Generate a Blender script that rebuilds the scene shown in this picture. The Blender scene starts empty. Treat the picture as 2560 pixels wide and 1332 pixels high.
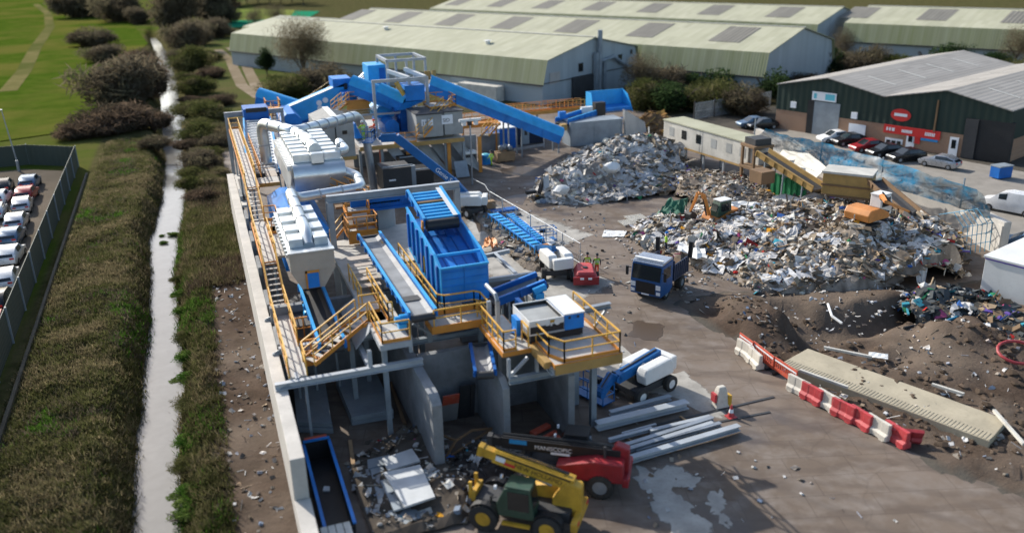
import bpy, bmesh, math, random
import numpy as np
from mathutils import Vector, Matrix
R = random.Random(7); NR = np.random.default_rng(7)
SC = bpy.context.scene; COL = SC.collection
rad = math.radians
# ---------------------------------------------------------------- camera (surveyed from the photograph)
FPX, YAW, PIT, ROL, HC = 2154.37, rad(19.5316), rad(20.3357), rad(-1.3532), 24.0
_fw = Vector((math.sin(YAW)*math.cos(PIT), math.cos(YAW)*math.cos(PIT), -math.sin(PIT)))
_r0 = Vector((math.cos(YAW), -math.sin(YAW), 0)); _u0 = _r0.cross(_fw)
_r = _r0*math.cos(ROL)+_u0*math.sin(ROL); _u = -_r0*math.sin(ROL)+_u0*math.cos(ROL)
CAMP = Vector((0, 0, HC))
def _ray(x, y): return (_fw*FPX+_r*(x-1280)-_u*(y-666)).normalized()
def V(x, y, z=0.0): d = _ray(x, y); return CAMP+d*((z-HC)/d.z)          # survey point on the level z
def VY(x, y, Y): d = _ray(x, y); return CAMP+d*(Y/d.y)                   # survey point on the plane Y
def VX(x, y, X): d = _ray(x, y); return CAMP+d*(X/d.x)
cam = bpy.data.cameras.new('camera'); camo = bpy.data.objects.new('camera', cam); COL.objects.link(camo)
camo.matrix_world = Matrix(((_r.x, _u.x, -_fw.x, 0), (_r.y, _u.y, -_fw.y, 0), (_r.z, _u.z, -_fw.z, HC), (0, 0, 0, 1)))
cam.sensor_width = 36; cam.lens = 36*FPX/2560; cam.clip_end = 5000; cam.clip_start = .5
cam.dof.use_dof = True; cam.dof.focus_distance = 62; cam.dof.aperture_fstop = .125
SC.camera = camo
# ---------------------------------------------------------------- light
EL, SDIR = rad(31), Vector((-4.0, 9.5, 0)).normalized()
to_sun = Vector((SDIR.x*math.cos(EL), SDIR.y*math.cos(EL), math.sin(EL)))
w = bpy.data.worlds.new('World'); SC.world = w; w.use_nodes = True
nt = w.node_tree; bg = nt.nodes['Background']; sky = nt.nodes.new('ShaderNodeTexSky')
sky.sky_type = 'NISHITA'; sky.sun_disc = False; sky.sun_elevation = EL; sky.sun_rotation = math.atan2(SDIR.x, SDIR.y)
sky.air_density = 1.0; sky.dust_density = 1.5; sky.ozone_density = 1.0
nt.links.new(sky.outputs[0], bg.inputs[0]); bg.inputs[1].default_value = .15
sl = bpy.data.lights.new('sun', 'SUN'); sl.energy = 4.5; sl.angle = rad(.55); sl.color = (1, .95, .87)
so = bpy.data.objects.new('sun', sl); COL.objects.link(so); so.rotation_euler = (-to_sun).to_track_quat('-Z', 'Y').to_euler(); so.location = (0, 0, 100)
SC.view_settings.view_transform = 'Standard'; SC.view_settings.look = 'None'; SC.view_settings.exposure = 0.42; SC.view_settings.gamma = 1
# ---------------------------------------------------------------- materials
M = {}
def base(name, rough=.5, metal=0.0):
    m = bpy.data.materials.new(name); m.use_nodes = True; n = m.node_tree
    p = n.nodes['Principled BSDF']; p.inputs['Roughness'].default_value = rough; p.inputs['Metallic'].default_value = metal
    M[name] = m; return m, n, p
def N(n, t, **k):
    o = n.nodes.new(t)
    for a, b in k.items():
        if a in o.inputs: o.inputs[a].default_value = b
        else: setattr(o, a, b)
    return o
def noise(n, scale, det=4, rough=.55, vec=None, sc=None):
    t = N(n, 'ShaderNodeTexNoise'); t.inputs['Scale'].default_value = scale; t.inputs['Detail'].default_value = det; t.inputs['Roughness'].default_value = rough
    if vec is None: vec = n.nodes.new('ShaderNodeTexCoord').outputs['Object']
    if sc:
        mp = N(n, 'ShaderNodeMapping'); mp.inputs['Scale'].default_value = sc; n.links.new(vec, mp.inputs[0]); vec = mp.outputs[0]
    n.links.new(vec, t.inputs['Vector']); return t.outputs[0]
def ramp(n, src, a, b, lo=(0, 0, 0, 1), hi=(1, 1, 1, 1)):
    r = N(n, 'ShaderNodeValToRGB'); e = r.color_ramp.elements; e[0].position = a; e[1].position = b; e[0].color = lo; e[1].color = hi
    n.links.new(src, r.inputs[0]); return r.outputs[0]
def mix(n, fac, a, b, mode='MIX'):
    x = N(n, 'ShaderNodeMix', data_type='RGBA', blend_type=mode)
    for s, v in ((0, fac), (6, a), (7, b)):
        if hasattr(v, 'is_linked'): n.links.new(v, x.inputs[s])
        else: x.inputs[s].default_value = v if s == 0 else (tuple(v)+(1,))[:4]
    return x.outputs[2]
def bump(n, p, src, st=.3, dist=.05):
    b = N(n, 'ShaderNodeBump'); b.inputs['Strength'].default_value = st; b.inputs['Distance'].default_value = dist
    n.links.new(src, b.inputs['Height']); n.links.new(b.outputs[0], p.inputs['Normal'])
def paint(name, c, rough=.45, metal=0.0, var=.18, dirt=.25, dc=(.16, .13, .10), sc=1.0, bmp=0.0):
    m, n, p = base(name, rough, metal)
    a = noise(n, .7*sc, 5); b = noise(n, 5*sc, 6, .65)
    lo = tuple(x*(1-var) for x in c); hi = tuple(min(1, x*(1+var*.6)) for x in c)
    col = mix(n, ramp(n, a, .35, .65), lo, hi)
    col = mix(n, ramp(n, b, .52, .85, (0, 0, 0, 1), (dirt,)*3+(1,)), col, dc)
    n.links.new(col, p.inputs['Base Color'])
    if name.startswith('blue'): p.inputs['Specular IOR Level'].default_value = .25
    rr = N(n, 'ShaderNodeMapRange'); rr.inputs['To Min'].default_value = max(.05, rough-.12); rr.inputs['To Max'].default_value = min(1, rough+.2)
    n.links.new(b, rr.inputs[0]); n.links.new(rr.outputs[0], p.inputs['Roughness'])
    if bmp: bump(n, p, b, bmp)
    return m
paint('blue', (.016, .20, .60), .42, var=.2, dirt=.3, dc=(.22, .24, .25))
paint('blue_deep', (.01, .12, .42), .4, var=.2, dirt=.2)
paint('blue_bright_lit', (.035, .36, .74), .4, var=.15, dirt=.22, dc=(.4, .45, .48))  # brighter blue; also puts sunlight into the colour of lit blue faces
paint('blue_lift', (.02, .14, .38), .35, dirt=.15)
paint('orange', (.62, .25, .035), .5, dirt=.25)
paint('yellow_rail', (.66, .36, .05), .5, dirt=.3)
paint('galv', (.36, .39, .42), .42, .55, var=.2, dirt=.12)
paint('silver', (.62, .66, .68), .33, .75, var=.12, dirt=.06)
paint('steel_grey', (.26, .30, .33), .5, .1, var=.18, dirt=.25)
paint('steel_pale', (.40, .43, .455), .5, .1, var=.12, dirt=.2)
paint('deck', (.47, .45, .41), .6, 0, var=.16, dirt=.3, sc=1.5)
paint('cream', (.43, .36, .29), .6, 0, var=.1, dirt=.18)
paint('white', (.72, .72, .69), .45, 0, var=.07, dirt=.15)
paint('white_dirty', (.55, .53, .47), .6, 0, var=.18, dirt=.45)
paint('belt', (.25, .255, .255), .55, 0, var=.25, dirt=.4, dc=(.3, .28, .24), sc=1.5)
paint('rubber', (.03, .028, .025), .8, dirt=.7, dc=(.14, .12, .10))
paint('black', (.012, .013, .015), .5, dirt=.2)
paint('dark', (.035, .037, .04), .6, dirt=.4)
paint('grey_box', (.33, .34, .33), .6, dirt=.2)
paint('conc', (.23, .24, .245), .8, 0, var=.25, dirt=.5, dc=(.12, .11, .10), bmp=.15)
paint('conc_wall', (.52, .49, .44), .85, 0, var=.13, dirt=.45, dc=(.30, .27, .23), bmp=.2)
paint('red', (.30, .016, .022), .45, var=.25, dirt=.4, sc=2)
paint('red_plastic', (.50, .05, .055), .55, var=.3, dirt=.6, dc=(.35, .25, .22))
paint('white_plastic', (.60, .56, .48), .6, var=.2, dirt=.75, dc=(.3, .25, .2))
paint('orange_plastic', (.60, .10, .05), .55, dirt=.6, dc=(.4, .3, .25))
paint('yellow', (.58, .33, .03), .5, var=.25, dirt=.6, dc=(.14, .10, .06), sc=2)
paint('excavator', (.60, .23, .05), .5, dirt=.4)
paint('ochre', (.42, .26, .08), .6, dirt=.5)
paint('rustbrown', (.20, .12, .06), .8, dirt=.5)
paint('green_cab', (.03, .07, .045), .4, dirt=.4)
paint('green_sheet', (.02, .22, .08), .55, dirt=.3)
paint('wood', (.36, .23, .12), .8, var=.3, dirt=.5)
paint('hivis', (.42, .75, .02), .7, dirt=.1)
paint('hivis_orange', (.8, .10, .03), .7, dirt=.1)
paint('navy', (.012, .018, .04), .7)
paint('skin', (.45, .25, .17), .6, dirt=0)
paint('asbestos', (.40, .38, .35), .9, 0, var=.1, dirt=.3, dc=(.25, .23, .2))
paint('panel_pale', (.56, .58, .58), .5, .2, dirt=.2); paint('slate', (.05, .062, .072), .6, dirt=.15); paint('trunk', (.09, .07, .05), .9, var=.3)
paint('car_silver', (.45, .47, .5), .25, .6, dirt=.1); paint('car_white', (.75, .75, .74), .25, 0, dirt=.08)
paint('car_black', (.015, .016, .018), .22, .2, dirt=.1); paint('car_red', (.28, .01, .015), .25, .1, dirt=.1); paint('car_blue', (.10, .16, .24), .25, .4, dirt=.1)
m, n, p = base('glass', .08, 0); p.inputs['Base Color'].default_value = (.015, .02, .022, 1); p.inputs['Specular IOR Level'].default_value = .7
m, n, p = base('lamp_glass', .15, 0); p.inputs['Base Color'].default_value = (.75, .78, .8, 1)
m, n, p = base('letter_white', .5); p.inputs['Base Color'].default_value = (.8, .82, .84, 1)
m, n, p = base('letter_black', .5); p.inputs['Base Color'].default_value = (.01, .01, .012, 1)
m, n, p = base('sign_blue', .4); p.inputs['Base Color'].default_value = (.03, .28, .6, 1)
m, n, p = base('sign_red', .4); p.inputs['Base Color'].default_value = (.62, .035, .03, 1)
m, n, p = base('turquoise', .5); p.inputs['Base Color'].default_value = (.12, .5, .6, 1)
def attr_mat(name, rough=.8, sub=0.0, nsc=3.0, amt=.3, dk=(.02, .018, .014)):
    m, n, p = base(name, rough)
    a = N(n, 'ShaderNodeVertexColor'); a.layer_name = 'Col'
    b = noise(n, nsc, 5)
    c = mix(n, ramp(n, b, .3, .7, (0, 0, 0, 1), (amt,)*3+(1,)), a.outputs[0], dk)
    n.links.new(c, p.inputs['Base Color']); return m
attr_mat('rubbish', .65, nsc=6, amt=.38, dk=(.12, .095, .07)); attr_mat('leaf', .7, amt=.15); attr_mat('mound', .95, nsc=2, amt=.5)
n = M['leaf'].node_tree; p = n.nodes['Principled BSDF']; p.inputs['Specular IOR Level'].default_value = .1
tl = n.nodes.new('ShaderNodeBsdfTranslucent'); mx_ = n.nodes.new('ShaderNodeMixShader'); mx_.inputs[0].default_value = .45; n.links.new(p.inputs['Base Color'].links[0].from_socket, tl.inputs[0]); n.links.new(p.outputs[0], mx_.inputs[1]); n.links.new(tl.outputs[0], mx_.inputs[2]); n.links.new(mx_.outputs[0], n.nodes['Material Output'].inputs[0])
M['rubbish'].node_tree.nodes['Principled BSDF'].inputs['Specular IOR Level'].default_value = .2
def matte(name):
    n = M[name].node_tree; p = n.nodes['Principled BSDF']; d = n.nodes.new('ShaderNodeBsdfDiffuse')
    for a, b in (('Base Color', 'Color'), ('Normal', 'Normal')):
        if p.inputs[a].is_linked: n.links.new(p.inputs[a].links[0].from_socket, d.inputs[b])
    for l in list(p.outputs[0].links): n.links.new(d.outputs[0], l.to_socket)
matte('rubbish'); matte('mound'); matte('leaf')
# corrugated cladding in the local x direction of a building, streaked down the slope
def clad(name, c, c2, period=.6, streak=.6, rough=.7, axis=0, st=.5):
    m, n, p = base(name, rough)
    tc = N(n, 'ShaderNodeTexCoord').outputs['Object']; sx = N(n, 'ShaderNodeSeparateXYZ'); n.links.new(tc, sx.inputs[0])
    mm = N(n, 'ShaderNodeMath', operation='MULTIPLY'); n.links.new(sx.outputs[axis], mm.inputs[0]); mm.inputs[1].default_value = 2*math.pi/period
    sn = N(n, 'ShaderNodeMath', operation='SINE'); n.links.new(mm.outputs[0], sn.inputs[0])
    bump(n, p, sn.outputs[0], st, .06); p.inputs['Specular IOR Level'].default_value = .15
    s = (3.0, .12, .12) if axis == 0 else (.12, 3.0, .12)
    a = noise(n, .55, 6, .6, tc, s); b = noise(n, .16, 4, .5, tc)
    col = mix(n, ramp(n, a, .35, .7, (0, 0, 0, 1), (streak,)*3+(1,)), c, c2)
    col = mix(n, ramp(n, b, .4, .7, (0, 0, 0, 1), (.5, .5, .5, 1)), col, tuple(x*.8 for x in c))
    sn2 = N(n, 'ShaderNodeVectorMath', operation='SNAP'); sn2.inputs[1].default_value = (1.1, 3.0, 50) if axis == 0 else (2.4, 1.1, 50); n.links.new(tc, sn2.inputs[0]); wn_ = N(n, 'ShaderNodeTexWhiteNoise'); n.links.new(sn2.outputs[0], wn_.inputs[0])
    col = mix(n, ramp(n, wn_.outputs[0], 0, 1, (0, 0, 0, 1), (.3, .3, .3, 1)), col, tuple(x*.62 for x in c2))
    n.links.new(col, p.inputs['Base Color']); return m
clad('roof_pale', (.47, .46, .34), (.36, .36, .23), .5, .5, .8, 1, .15)
clad('roof_steep', (.40, .40, .26), (.28, .30, .13), .5, .8, .8, 1, .22)
clad('wall_pale', (.40, .45, .47), (.30, .34, .36), .5, .3, .6, 0, .3)
clad('wall_side', (.46, .47, .44), (.34, .36, .34), .5, .3, .6, 1, .3)
clad('green_clad', (.028, .045, .036), (.06, .085, .075), .9, .35, .5, 0)
clad('roof_grey', (.40, .375, .34), (.30, .28, .25), .7, .5, .85, 0, .15)
clad('fence_clad', (.06, .075, .065), (.10, .11, .08), .4, .5, .6, 1)
clad('container', (.30, .33, .34), (.22, .24, .25), .5, .3, .5, 0)
def brick():
    m, n, p = base('brick', .85); b = N(n, 'ShaderNodeTexBrick')
    mp = N(n, 'ShaderNodeMapping'); mp.inputs['Rotation'].default_value = (rad(90), 0, 0); n.links.new(N(n, 'ShaderNodeTexCoord').outputs['Object'], mp.inputs[0]); n.links.new(mp.outputs[0], b.inputs['Vector'])
    b.inputs['Color1'].default_value = (.36, .20, .11, 1); b.inputs['Color2'].default_value = (.28, .15, .085, 1); b.inputs['Mortar'].default_value = (.35, .3, .25, 1)
    b.inputs['Scale'].default_value = 4; n.links.new(b.outputs[0], p.inputs['Base Color'])
brick()
# ---------------------------------------------------------------- mesh building
class MB:
    def __init__(s): s.v = []; s.f = []; s.m = []; s.c = []
    def add(s, vs, fs, m=0, c=None):
        k = len(s.v); s.v += [tuple(x) for x in vs]; s.f += [tuple(i+k for i in f) for f in fs]; s.m += [m]*len(fs)
        if c is not None: s.c += [c]*len(vs)
        return s
    def hexa(s, p, m=0, c=None): return s.add(p, ((0, 3, 2, 1), (4, 5, 6, 7), (0, 1, 5, 4), (1, 2, 6, 5), (2, 3, 7, 6), (3, 0, 4, 7)), m, c)
    def box(s, x0, y0, z0, x1, y1, z1, m=0):
        x0, x1 = sorted((x0, x1)); y0, y1 = sorted((y0, y1)); z0, z1 = sorted((z0, z1))
        return s.hexa(((x0, y0, z0), (x1, y0, z0), (x1, y1, z0), (x0, y1, z0), (x0, y0, z1), (x1, y0, z1), (x1, y1, z1), (x0, y1, z1)), m)
    def obox(s, c, a, b, d, m=0, col=None):                  # centre + three half vectors
        c, a, b, d = map(Vector, (c, a, b, d))
        return s.hexa([c+i*a+j*b+k*d for k in (-1, 1) for i, j in ((-1, -1), (1, -1), (1, 1), (-1, 1))], m, col)
    def beam(s, p, q, w=.2, h=.2, m=0, up=(0, 0, 1)):
        p, q = Vector(p), Vector(q); d = (q-p); L = d.length; d.normalize(); up = Vector(up)
        if abs(d.dot(up)) > .99: up = Vector((0, 1, 0))
        a = d.cross(up).normalized(); b = a.cross(d)
        return s.obox((p+q)/2, d*L/2, a*w/2, b*h/2, m)
    def ibeam(s, p, q, w=.25, h=.3, m=0):
        p, q = Vector(p), Vector(q); d = (q-p).normalized(); up = Vector((0, 0, 1))
        if abs(d.z) > .99: up = Vector((0, 1, 0))
        a = d.cross(up).normalized(); b = a.cross(d); t = max(.03, h*.1)
        s.beam(p+b*(h/2-t/2), q+b*(h/2-t/2), w, t, m, up); s.beam(p-b*(h/2-t/2), q-b*(h/2-t/2), w, t, m, up); s.beam(p, q, t, h-2*t-.004, m, up); return s
    def cyl(s, p, q, r, r2=None, n=10, m=0, cap=True, c=None):
        p, q = Vector(p), Vector(q); r2 = r if r2 is None else r2; d = (q-p).normalized()
        a = d.orthogonal().normalized(); b = d.cross(a); vs = []; fs = []
        for i in range(n):
            t = 2*math.pi*i/n; e = a*math.cos(t)+b*math.sin(t); vs += [p+e*r, q+e*r2]
        for i in range(n): j = (i+1) % n; fs.append((2*i, 2*j, 2*j+1, 2*i+1))
        if cap: fs += [tuple(2*i for i in range(n))[::-1], tuple(2*i+1 for i in range(n))]
        return s.add(vs, fs, m, c)
    def tube(s, pts, r, n=10, m=0, cap=True):
        pts = [Vector(p) for p in pts]; rs = r if isinstance(r, (list, tuple)) else [r]*len(pts); vs = []; fs = []; a = None
        for i, p in enumerate(pts):
            d = (pts[min(i+1, len(pts)-1)]-pts[max(i-1, 0)]).normalized()
            a = d.orthogonal().normalized() if a is None else (a-d*a.dot(d)).normalized(); b = d.cross(a)
            vs += [p+(a*math.cos(2*math.pi*k/n)+b*math.sin(2*math.pi*k/n))*rs[i] for k in range(n)]
        for i in range(len(pts)-1):
            for k in range(n): l = (k+1) % n; fs.append((i*n+k, i*n+l, (i+1)*n+l, (i+1)*n+k))
        if cap: fs += [tuple(range(n))[::-1], tuple(range((len(pts)-1)*n, len(pts)*n))]
        return s.add(vs, fs, m)
    def prism(s, poly, ext, m=0):
        poly = [Vector(p) for p in poly]; ext = Vector(ext); n = len(poly)
        return s.add(poly+[p+ext for p in poly], [tuple(range(n))[::-1], tuple(range(n, 2*n))]+[(i, (i+1) % n, n+(i+1) % n, n+i) for i in range(n)], m)
    def ring(s, rings, m=0, cap=True):                        # loft through rings of equal count
        n = len(rings[0]); vs = [p for r in rings for p in r]; fs = []
        for i in range(len(rings)-1):
            for k in range(n): l = (k+1) % n; fs.append((i*n+k, i*n+l, (i+1)*n+l, (i+1)*n+k))
        if cap: fs += [tuple(range(n))[::-1], tuple(range((len(rings)-1)*n, len(rings)*n))]
        return s.add(vs, fs, m)
    def ball(s, c, r, m=0, sub=1, j=0.0, col=None, sc=(1, 1, 1)):
        bm = bmesh.new(); bmesh.ops.create_icosphere(bm, subdivisions=sub, radius=1)
        vs = [Vector(c)+Vector((v.co.x*sc[0], v.co.y*sc[1], v.co.z*sc[2]))*r*(1+R.uniform(-j, j)) for v in bm.verts]
        fs = [tuple(v.index for v in f.verts) for f in bm.faces]; bm.free(); return s.add(vs, fs, m, col)
    def sheet(s, pts, m=0): return s.add(pts, [tuple(range(len(pts)))], m)
    def build(s, name, mats, parent=None, smooth=False, bevel=0.0, recalc=True):
        me = bpy.data.meshes.new(name); off = parent_off(parent) if parent else Vector((0, 0, 0))
        me.from_pydata([(v[0]-off.x, v[1]-off.y, v[2]-off.z) for v in s.v], [], s.f)
        for k in (mats if isinstance(mats, (list, tuple)) else [mats]): me.materials.append(M[k] if isinstance(k, str) else k)
        me.polygons.foreach_set('material_index', s.m)
        if recalc or bevel:
            bm = bmesh.new(); bm.from_mesh(me)
            if bevel: bmesh.ops.bevel(bm, geom=[e for e in bm.edges if len(e.link_faces) == 2 and e.calc_face_angle(0) > .6], offset=bevel, segments=2, affect='EDGES', profile=.6)
            bmesh.ops.recalc_face_normals(bm, faces=bm.faces[:]); bm.to_mesh(me); bm.free()
        if len(s.c) == len(s.v) and s.c and not bevel:
            ca = me.color_attributes.new('Col', 'FLOAT_COLOR', 'POINT'); ca.data.foreach_set('color', [x for c in s.c for x in (c[0], c[1], c[2], 1)])
        if smooth:
            me.polygons.foreach_set('use_smooth', [True]*len(me.polygons))
            try: me.set_sharp_from_angle(angle=rad(35))
            except Exception: pass
        me.update(); o = bpy.data.objects.new(name, me); COL.objects.link(o)
        if parent: o.parent = parent
        return o
def parent_off(p):
    o = Vector((0, 0, 0))
    while p: o = o+p.location; p = p.parent
    return o
def tag(o, label, cat, group=None, kind=None):
    o['label'] = label
    if kind: o['kind'] = kind
    if cat: o['category'] = cat
    if group: o['group'] = group
    return o
def thing(name, label, cat, loc=(0, 0, 0), group=None):
    o = bpy.data.objects.new(name, None); COL.objects.link(o); o.location = loc; o.empty_display_size = .3
    return tag(o, label, cat, group)
def struct(o): o['kind'] = 'structure'; return o
def kids(o): return [c for c in bpy.data.objects if c.parent == o]
def dup(root, loc, rz=0.0, sc=1.0, label=None, group=None, rec=None):
    def cp(o, par):
        c = o.copy(); COL.objects.link(c)
        if par: c.parent = par
        for ch in kids(o): cp(ch, c)
        return c
    c = cp(root, None); c.location = loc; c.rotation_euler = (0, 0, rz); c.scale = (sc, sc, sc) if not hasattr(sc, '__len__') else sc
    if label: c['label'] = label
    if group: c['group'] = group
    return c
def put(o, loc, rz=0.0, sc=1.0):
    o.location = loc; o.rotation_euler = (0, 0, rz); o.scale = (sc, sc, sc) if not hasattr(sc, '__len__') else sc; return o
_dg = None
def text(s, name, mat, parent, origin, xdir, ydir, size):
    """lettering as a thin mesh with its baseline start at origin, reading along xdir"""
    c = bpy.data.curves.new('tmp', 'FONT'); c.body = s; c.size = size; c.extrude = .004
    t = bpy.data.objects.new('tmp', c); COL.objects.link(t)
    me = bpy.data.meshes.new_from_object(t.evaluated_get(bpy.context.evaluated_depsgraph_get())); bpy.data.objects.remove(t); bpy.data.curves.remove(c)
    x = Vector(xdir).normalized(); y = Vector(ydir); y = (y-x*y.dot(x)).normalized(); z = x.cross(y); o0 = Vector(origin)-parent_off(parent)
    me.transform(Matrix(((x.x, y.x, z.x, o0.x), (x.y, y.y, z.y, o0.y), (x.z, y.z, z.z, o0.z), (0, 0, 0, 1))))
    me.materials.clear(); me.materials.append(M[mat]); o = bpy.data.objects.new(name, me); COL.objects.link(o); o.parent = parent; return o
def railing(par, pts, h=1.1, toe=True, mat='yellow_rail', name='railing', step=1.5, r=.032):
    b = MB(); up = Vector((0, 0, 1)); pts = [Vector(p) for p in pts]
    for p, q in zip(pts, pts[1:]):
        L = (q-p).length; n = max(1, round(L/step))
        for i in range(n+1):
            a = p.lerp(q, i/n); b.beam(a, a+up*h, r*2, r*2)
        b.beam(p+up*h, q+up*h, r*2.2, r*2.2); b.beam(p+up*h*.55, q+up*h*.55, r*1.7, r*1.7)
        if toe: b.beam(p+up*.09, q+up*.09, .03, .18, 1)
    return b.build(name, [mat, 'orange'], par)
def stairs(par, a, b_, width, n=9, rail=True, name='stair', side=None):
    """flight from a (bottom) up to b_ (top), treads of the given width across the run"""
    a, b_ = Vector(a), Vector(b_); run = Vector((b_.x-a.x, b_.y-a.y, 0)); d = run.normalized(); s = Vector((d.y, -d.x, 0))*width/2; m = MB()
    for i in range(n):
        c = a.lerp(b_, (i+.5)/n); m.obox(c, d*.13, s*.96, (0, 0, .02), 1)
    for k in (-1, 1): m.beam(a+s*k, b_+s*k, .05, .24)
    o = m.build(name, ['orange', 'deck'], par)
    if rail:
        m = MB(); up = Vector((0, 0, 1.0))
        for k in (-1, 1):
            m.beam(a+s*k+up, b_+s*k+up, .07, .07); m.beam(a+s*k+up*.55, b_+s*k+up*.55, .055, .055)
            for i in range(4): c = a.lerp(b_, i/3)+s*k; m.beam(c, c+up, .06, .06)
        m.build('handrail', 'yellow_rail', par)
    return o
def frame_of(p, q):
    d = (Vector(q)-Vector(p)).normalized(); s = d.cross(Vector((0, 0, 1))).normalized(); u = s.cross(d); return d, s, u
def conveyor(name, label, p, q, w, side=.45, belt='belt', col='blue', legs=0, ground=0.0, ribs=True, group=None, slat=None, hi=None):
    """open trough conveyor from p to q (centre line of the belt)"""
    p, q = Vector(p), Vector(q); d, s, u = frame_of(p, q); root = thing(name, label, 'conveyor', (p.x, p.y, ground), group); L = (q-p).length
    b = MB(); prof = [(-.5, .1), (-.28, 0), (.28, 0), (.5, .1)]
    b.add([c+s*x*w+u*z for c in (p, q) for x, z in prof], [(i, i+1, i+5, i+4) for i in range(3)])
    b.add([c+s*x*w+u*(z-.08) for c in (p, q) for x, z in prof], [(i, i+1, i+5, i+4) for i in range(3)])
    b.build('belt', belt, root)
    if slat:
        b = MB(); n = int(L/slat)
        for i in range(n): c = p.lerp(q, (i+.5)/n)+u*.14; b.obox(c, d*.10, s*w*.42, u*.05)
        b.build('slat', 'white' if belt != 'white' else 'steel_pale', root)
    for k in (-1, 1):
        b = MB(); o = s*k*(w/2+.06)
        b.beam(p+o+u*(side/2-.12), q+o+u*(side/2-.12), .06, side, 0, u)
        b.beam(p+o+u*(side-.12)+s*k*.03, q+o+u*(side-.12)+s*k*.03, .16, .06, 1, u)
        if ribs:
            n = max(2, int(L/1.1))
            for i in range(n+1): c = p.lerp(q, i/n)+o+s*k*.08; b.obox(c+u*(side/2-.14), d*.05, s*.05, u*side*.42)
        b.build('side_frame', [col, hi or col], root)
    for c in (p, q): MB().cyl(c-u*.08-s*w*.52, c-u*.08+s*w*.52, .2, n=12).build('drum', 'dark', root, smooth=True)
    for i in range(legs):
        c = p.lerp(q, (i+.5)/legs); b = MB()
        for k in (-1, 1): b.beam(c+s*k*w*.5-u*.1, Vector((c.x+s.x*k*w*.6, c.y+s.y*k*w*.6, ground)), .12, .12)
        b.beam(c+s*w*.5-u*.6, c-s*w*.5-u*.6, .1, .1); b.build('leg', 'steel_grey', root)
    return root
def tube_conveyor(name, label, p, q, w, h, cat='conveyor', col='blue', ground=None, legs=0, group=None, hood='blue_bright_lit'):
    """covered conveyor: box trough with a half round hood, dark inside of each end painted as a black sheet"""
    p, q = Vector(p), Vector(q); d, s, u = frame_of(p, q); root = thing(name, label, cat, (p.x, p.y, ground if ground is not None else min(p.z, q.z)), group)
    b = MB(); b.beam(p-u*h*.25, q-u*h*.25, w, h*.5, 0, u); b.beam(p-u*h*.02+s*(w/2+.03), q-u*h*.02+s*(w/2+.03), .08, .1, 0, u); b.beam(p-u*h*.02-s*(w/2+.03), q-u*h*.02-s*(w/2+.03), .08, .1, 0, u)
    n = max(2, int((q-p).length/2.2))
    for i in range(n+1): c = p.lerp(q, i/n); b.obox(c-u*h*.25, d*.05, s*(w/2+.05), u*h*.26)
    b.build('trough', col, root)
    pr = [(math.cos(t)*w/2, math.sin(t)*h*.55) for t in [math.pi*i/8 for i in range(9)]]
    b = MB(); k = len(pr); d2 = d*.004
    b.add([c+s*x+u*(z+.004) for c in (p-d*.15, q+d*.15) for x, z in pr], [(i, i+1, k+i+1, k+i) for i in range(k-1)]); b.build('hood', hood, root, smooth=True)
    for c, e in ((p, -1), (q, 1)): MB().sheet([c+d*e*.03+s*x*.9+u*z*.9 for x, z in pr]+[c+d*e*.03-s*w*.4-u*h*.3, c+d*e*.03+s*w*.4-u*h*.3]).build('mouth', 'black', root)  # black sheet stands for the unlit inside at each end
    if legs:
        for i in range(legs):
            c = p.lerp(q, (i+.6)/legs); b = MB()
            for kk in (-1, 1): b.beam(c+s*kk*w*.45-u*h*.5, Vector((c.x+s.x*kk*w*.6, c.y+s.y*kk*w*.6, ground or 0)), .16, .16)
            b.build('leg', 'steel_grey', root)
    return root
# ================================================================ GROUND
RL = [(1332, 345, 440), (1200, 352, 438), (1100, 358, 437), (1000, 368, 445), (900, 378, 447), (800, 386, 438), (700, 385, 425), (650, 383, 430), (600, 380, 440), (560, 398, 448), (500, 412, 465), (450, 415, 462), (400, 417, 455), (330, 413, 460), (300, 412, 458), (250, 405, 443), (200, 402, 437), (150, 398, 425), (110, 383, 400), (97, 377, 387)]
ZW = -2.0
rl = [V(l, y, ZW) for y, l, r_ in RL]; rr = [V(r_, y, ZW) for y, l, r_ in RL]
rl = [Vector((rl[0].x-.1, 10, ZW))]+rl; rr = [Vector((rr[0].x-.1, 10, ZW))]+rr
RY = np.array([p.y for p in rl]); RXL = np.array([p.x for p in rl]); RXR = np.interp(RY, [p.y for p in rr], [p.x for p in rr])
def vnoise(x, y, s, seed=0):
    x = x/s; y = y/s; xi = np.floor(x).astype(int); yi = np.floor(y).astype(int); fx = x-xi; fy = y-yi
    h = lambda a, b: (np.sin(a*127.1+b*311.7+seed*74.7)*43758.5453) % 1.0
    fx = fx*fx*(3-2*fx); fy = fy*fy*(3-2*fy)
    return (h(xi, yi)*(1-fx)+h(xi+1, yi)*fx)*(1-fy)+(h(xi, yi+1)*(1-fx)+h(xi+1, yi+1)*fx)*fy
def fbm(x, y, s, seed=0): return vnoise(x, y, s, seed)*.55+vnoise(x, y, s/2.1, seed+1)*.28+vnoise(x, y, s/4.3, seed+2)*.17
def smooth(a, b, x): t = np.clip((x-a)/(b-a), 0, 1); return t*t*(3-2*t)
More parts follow.
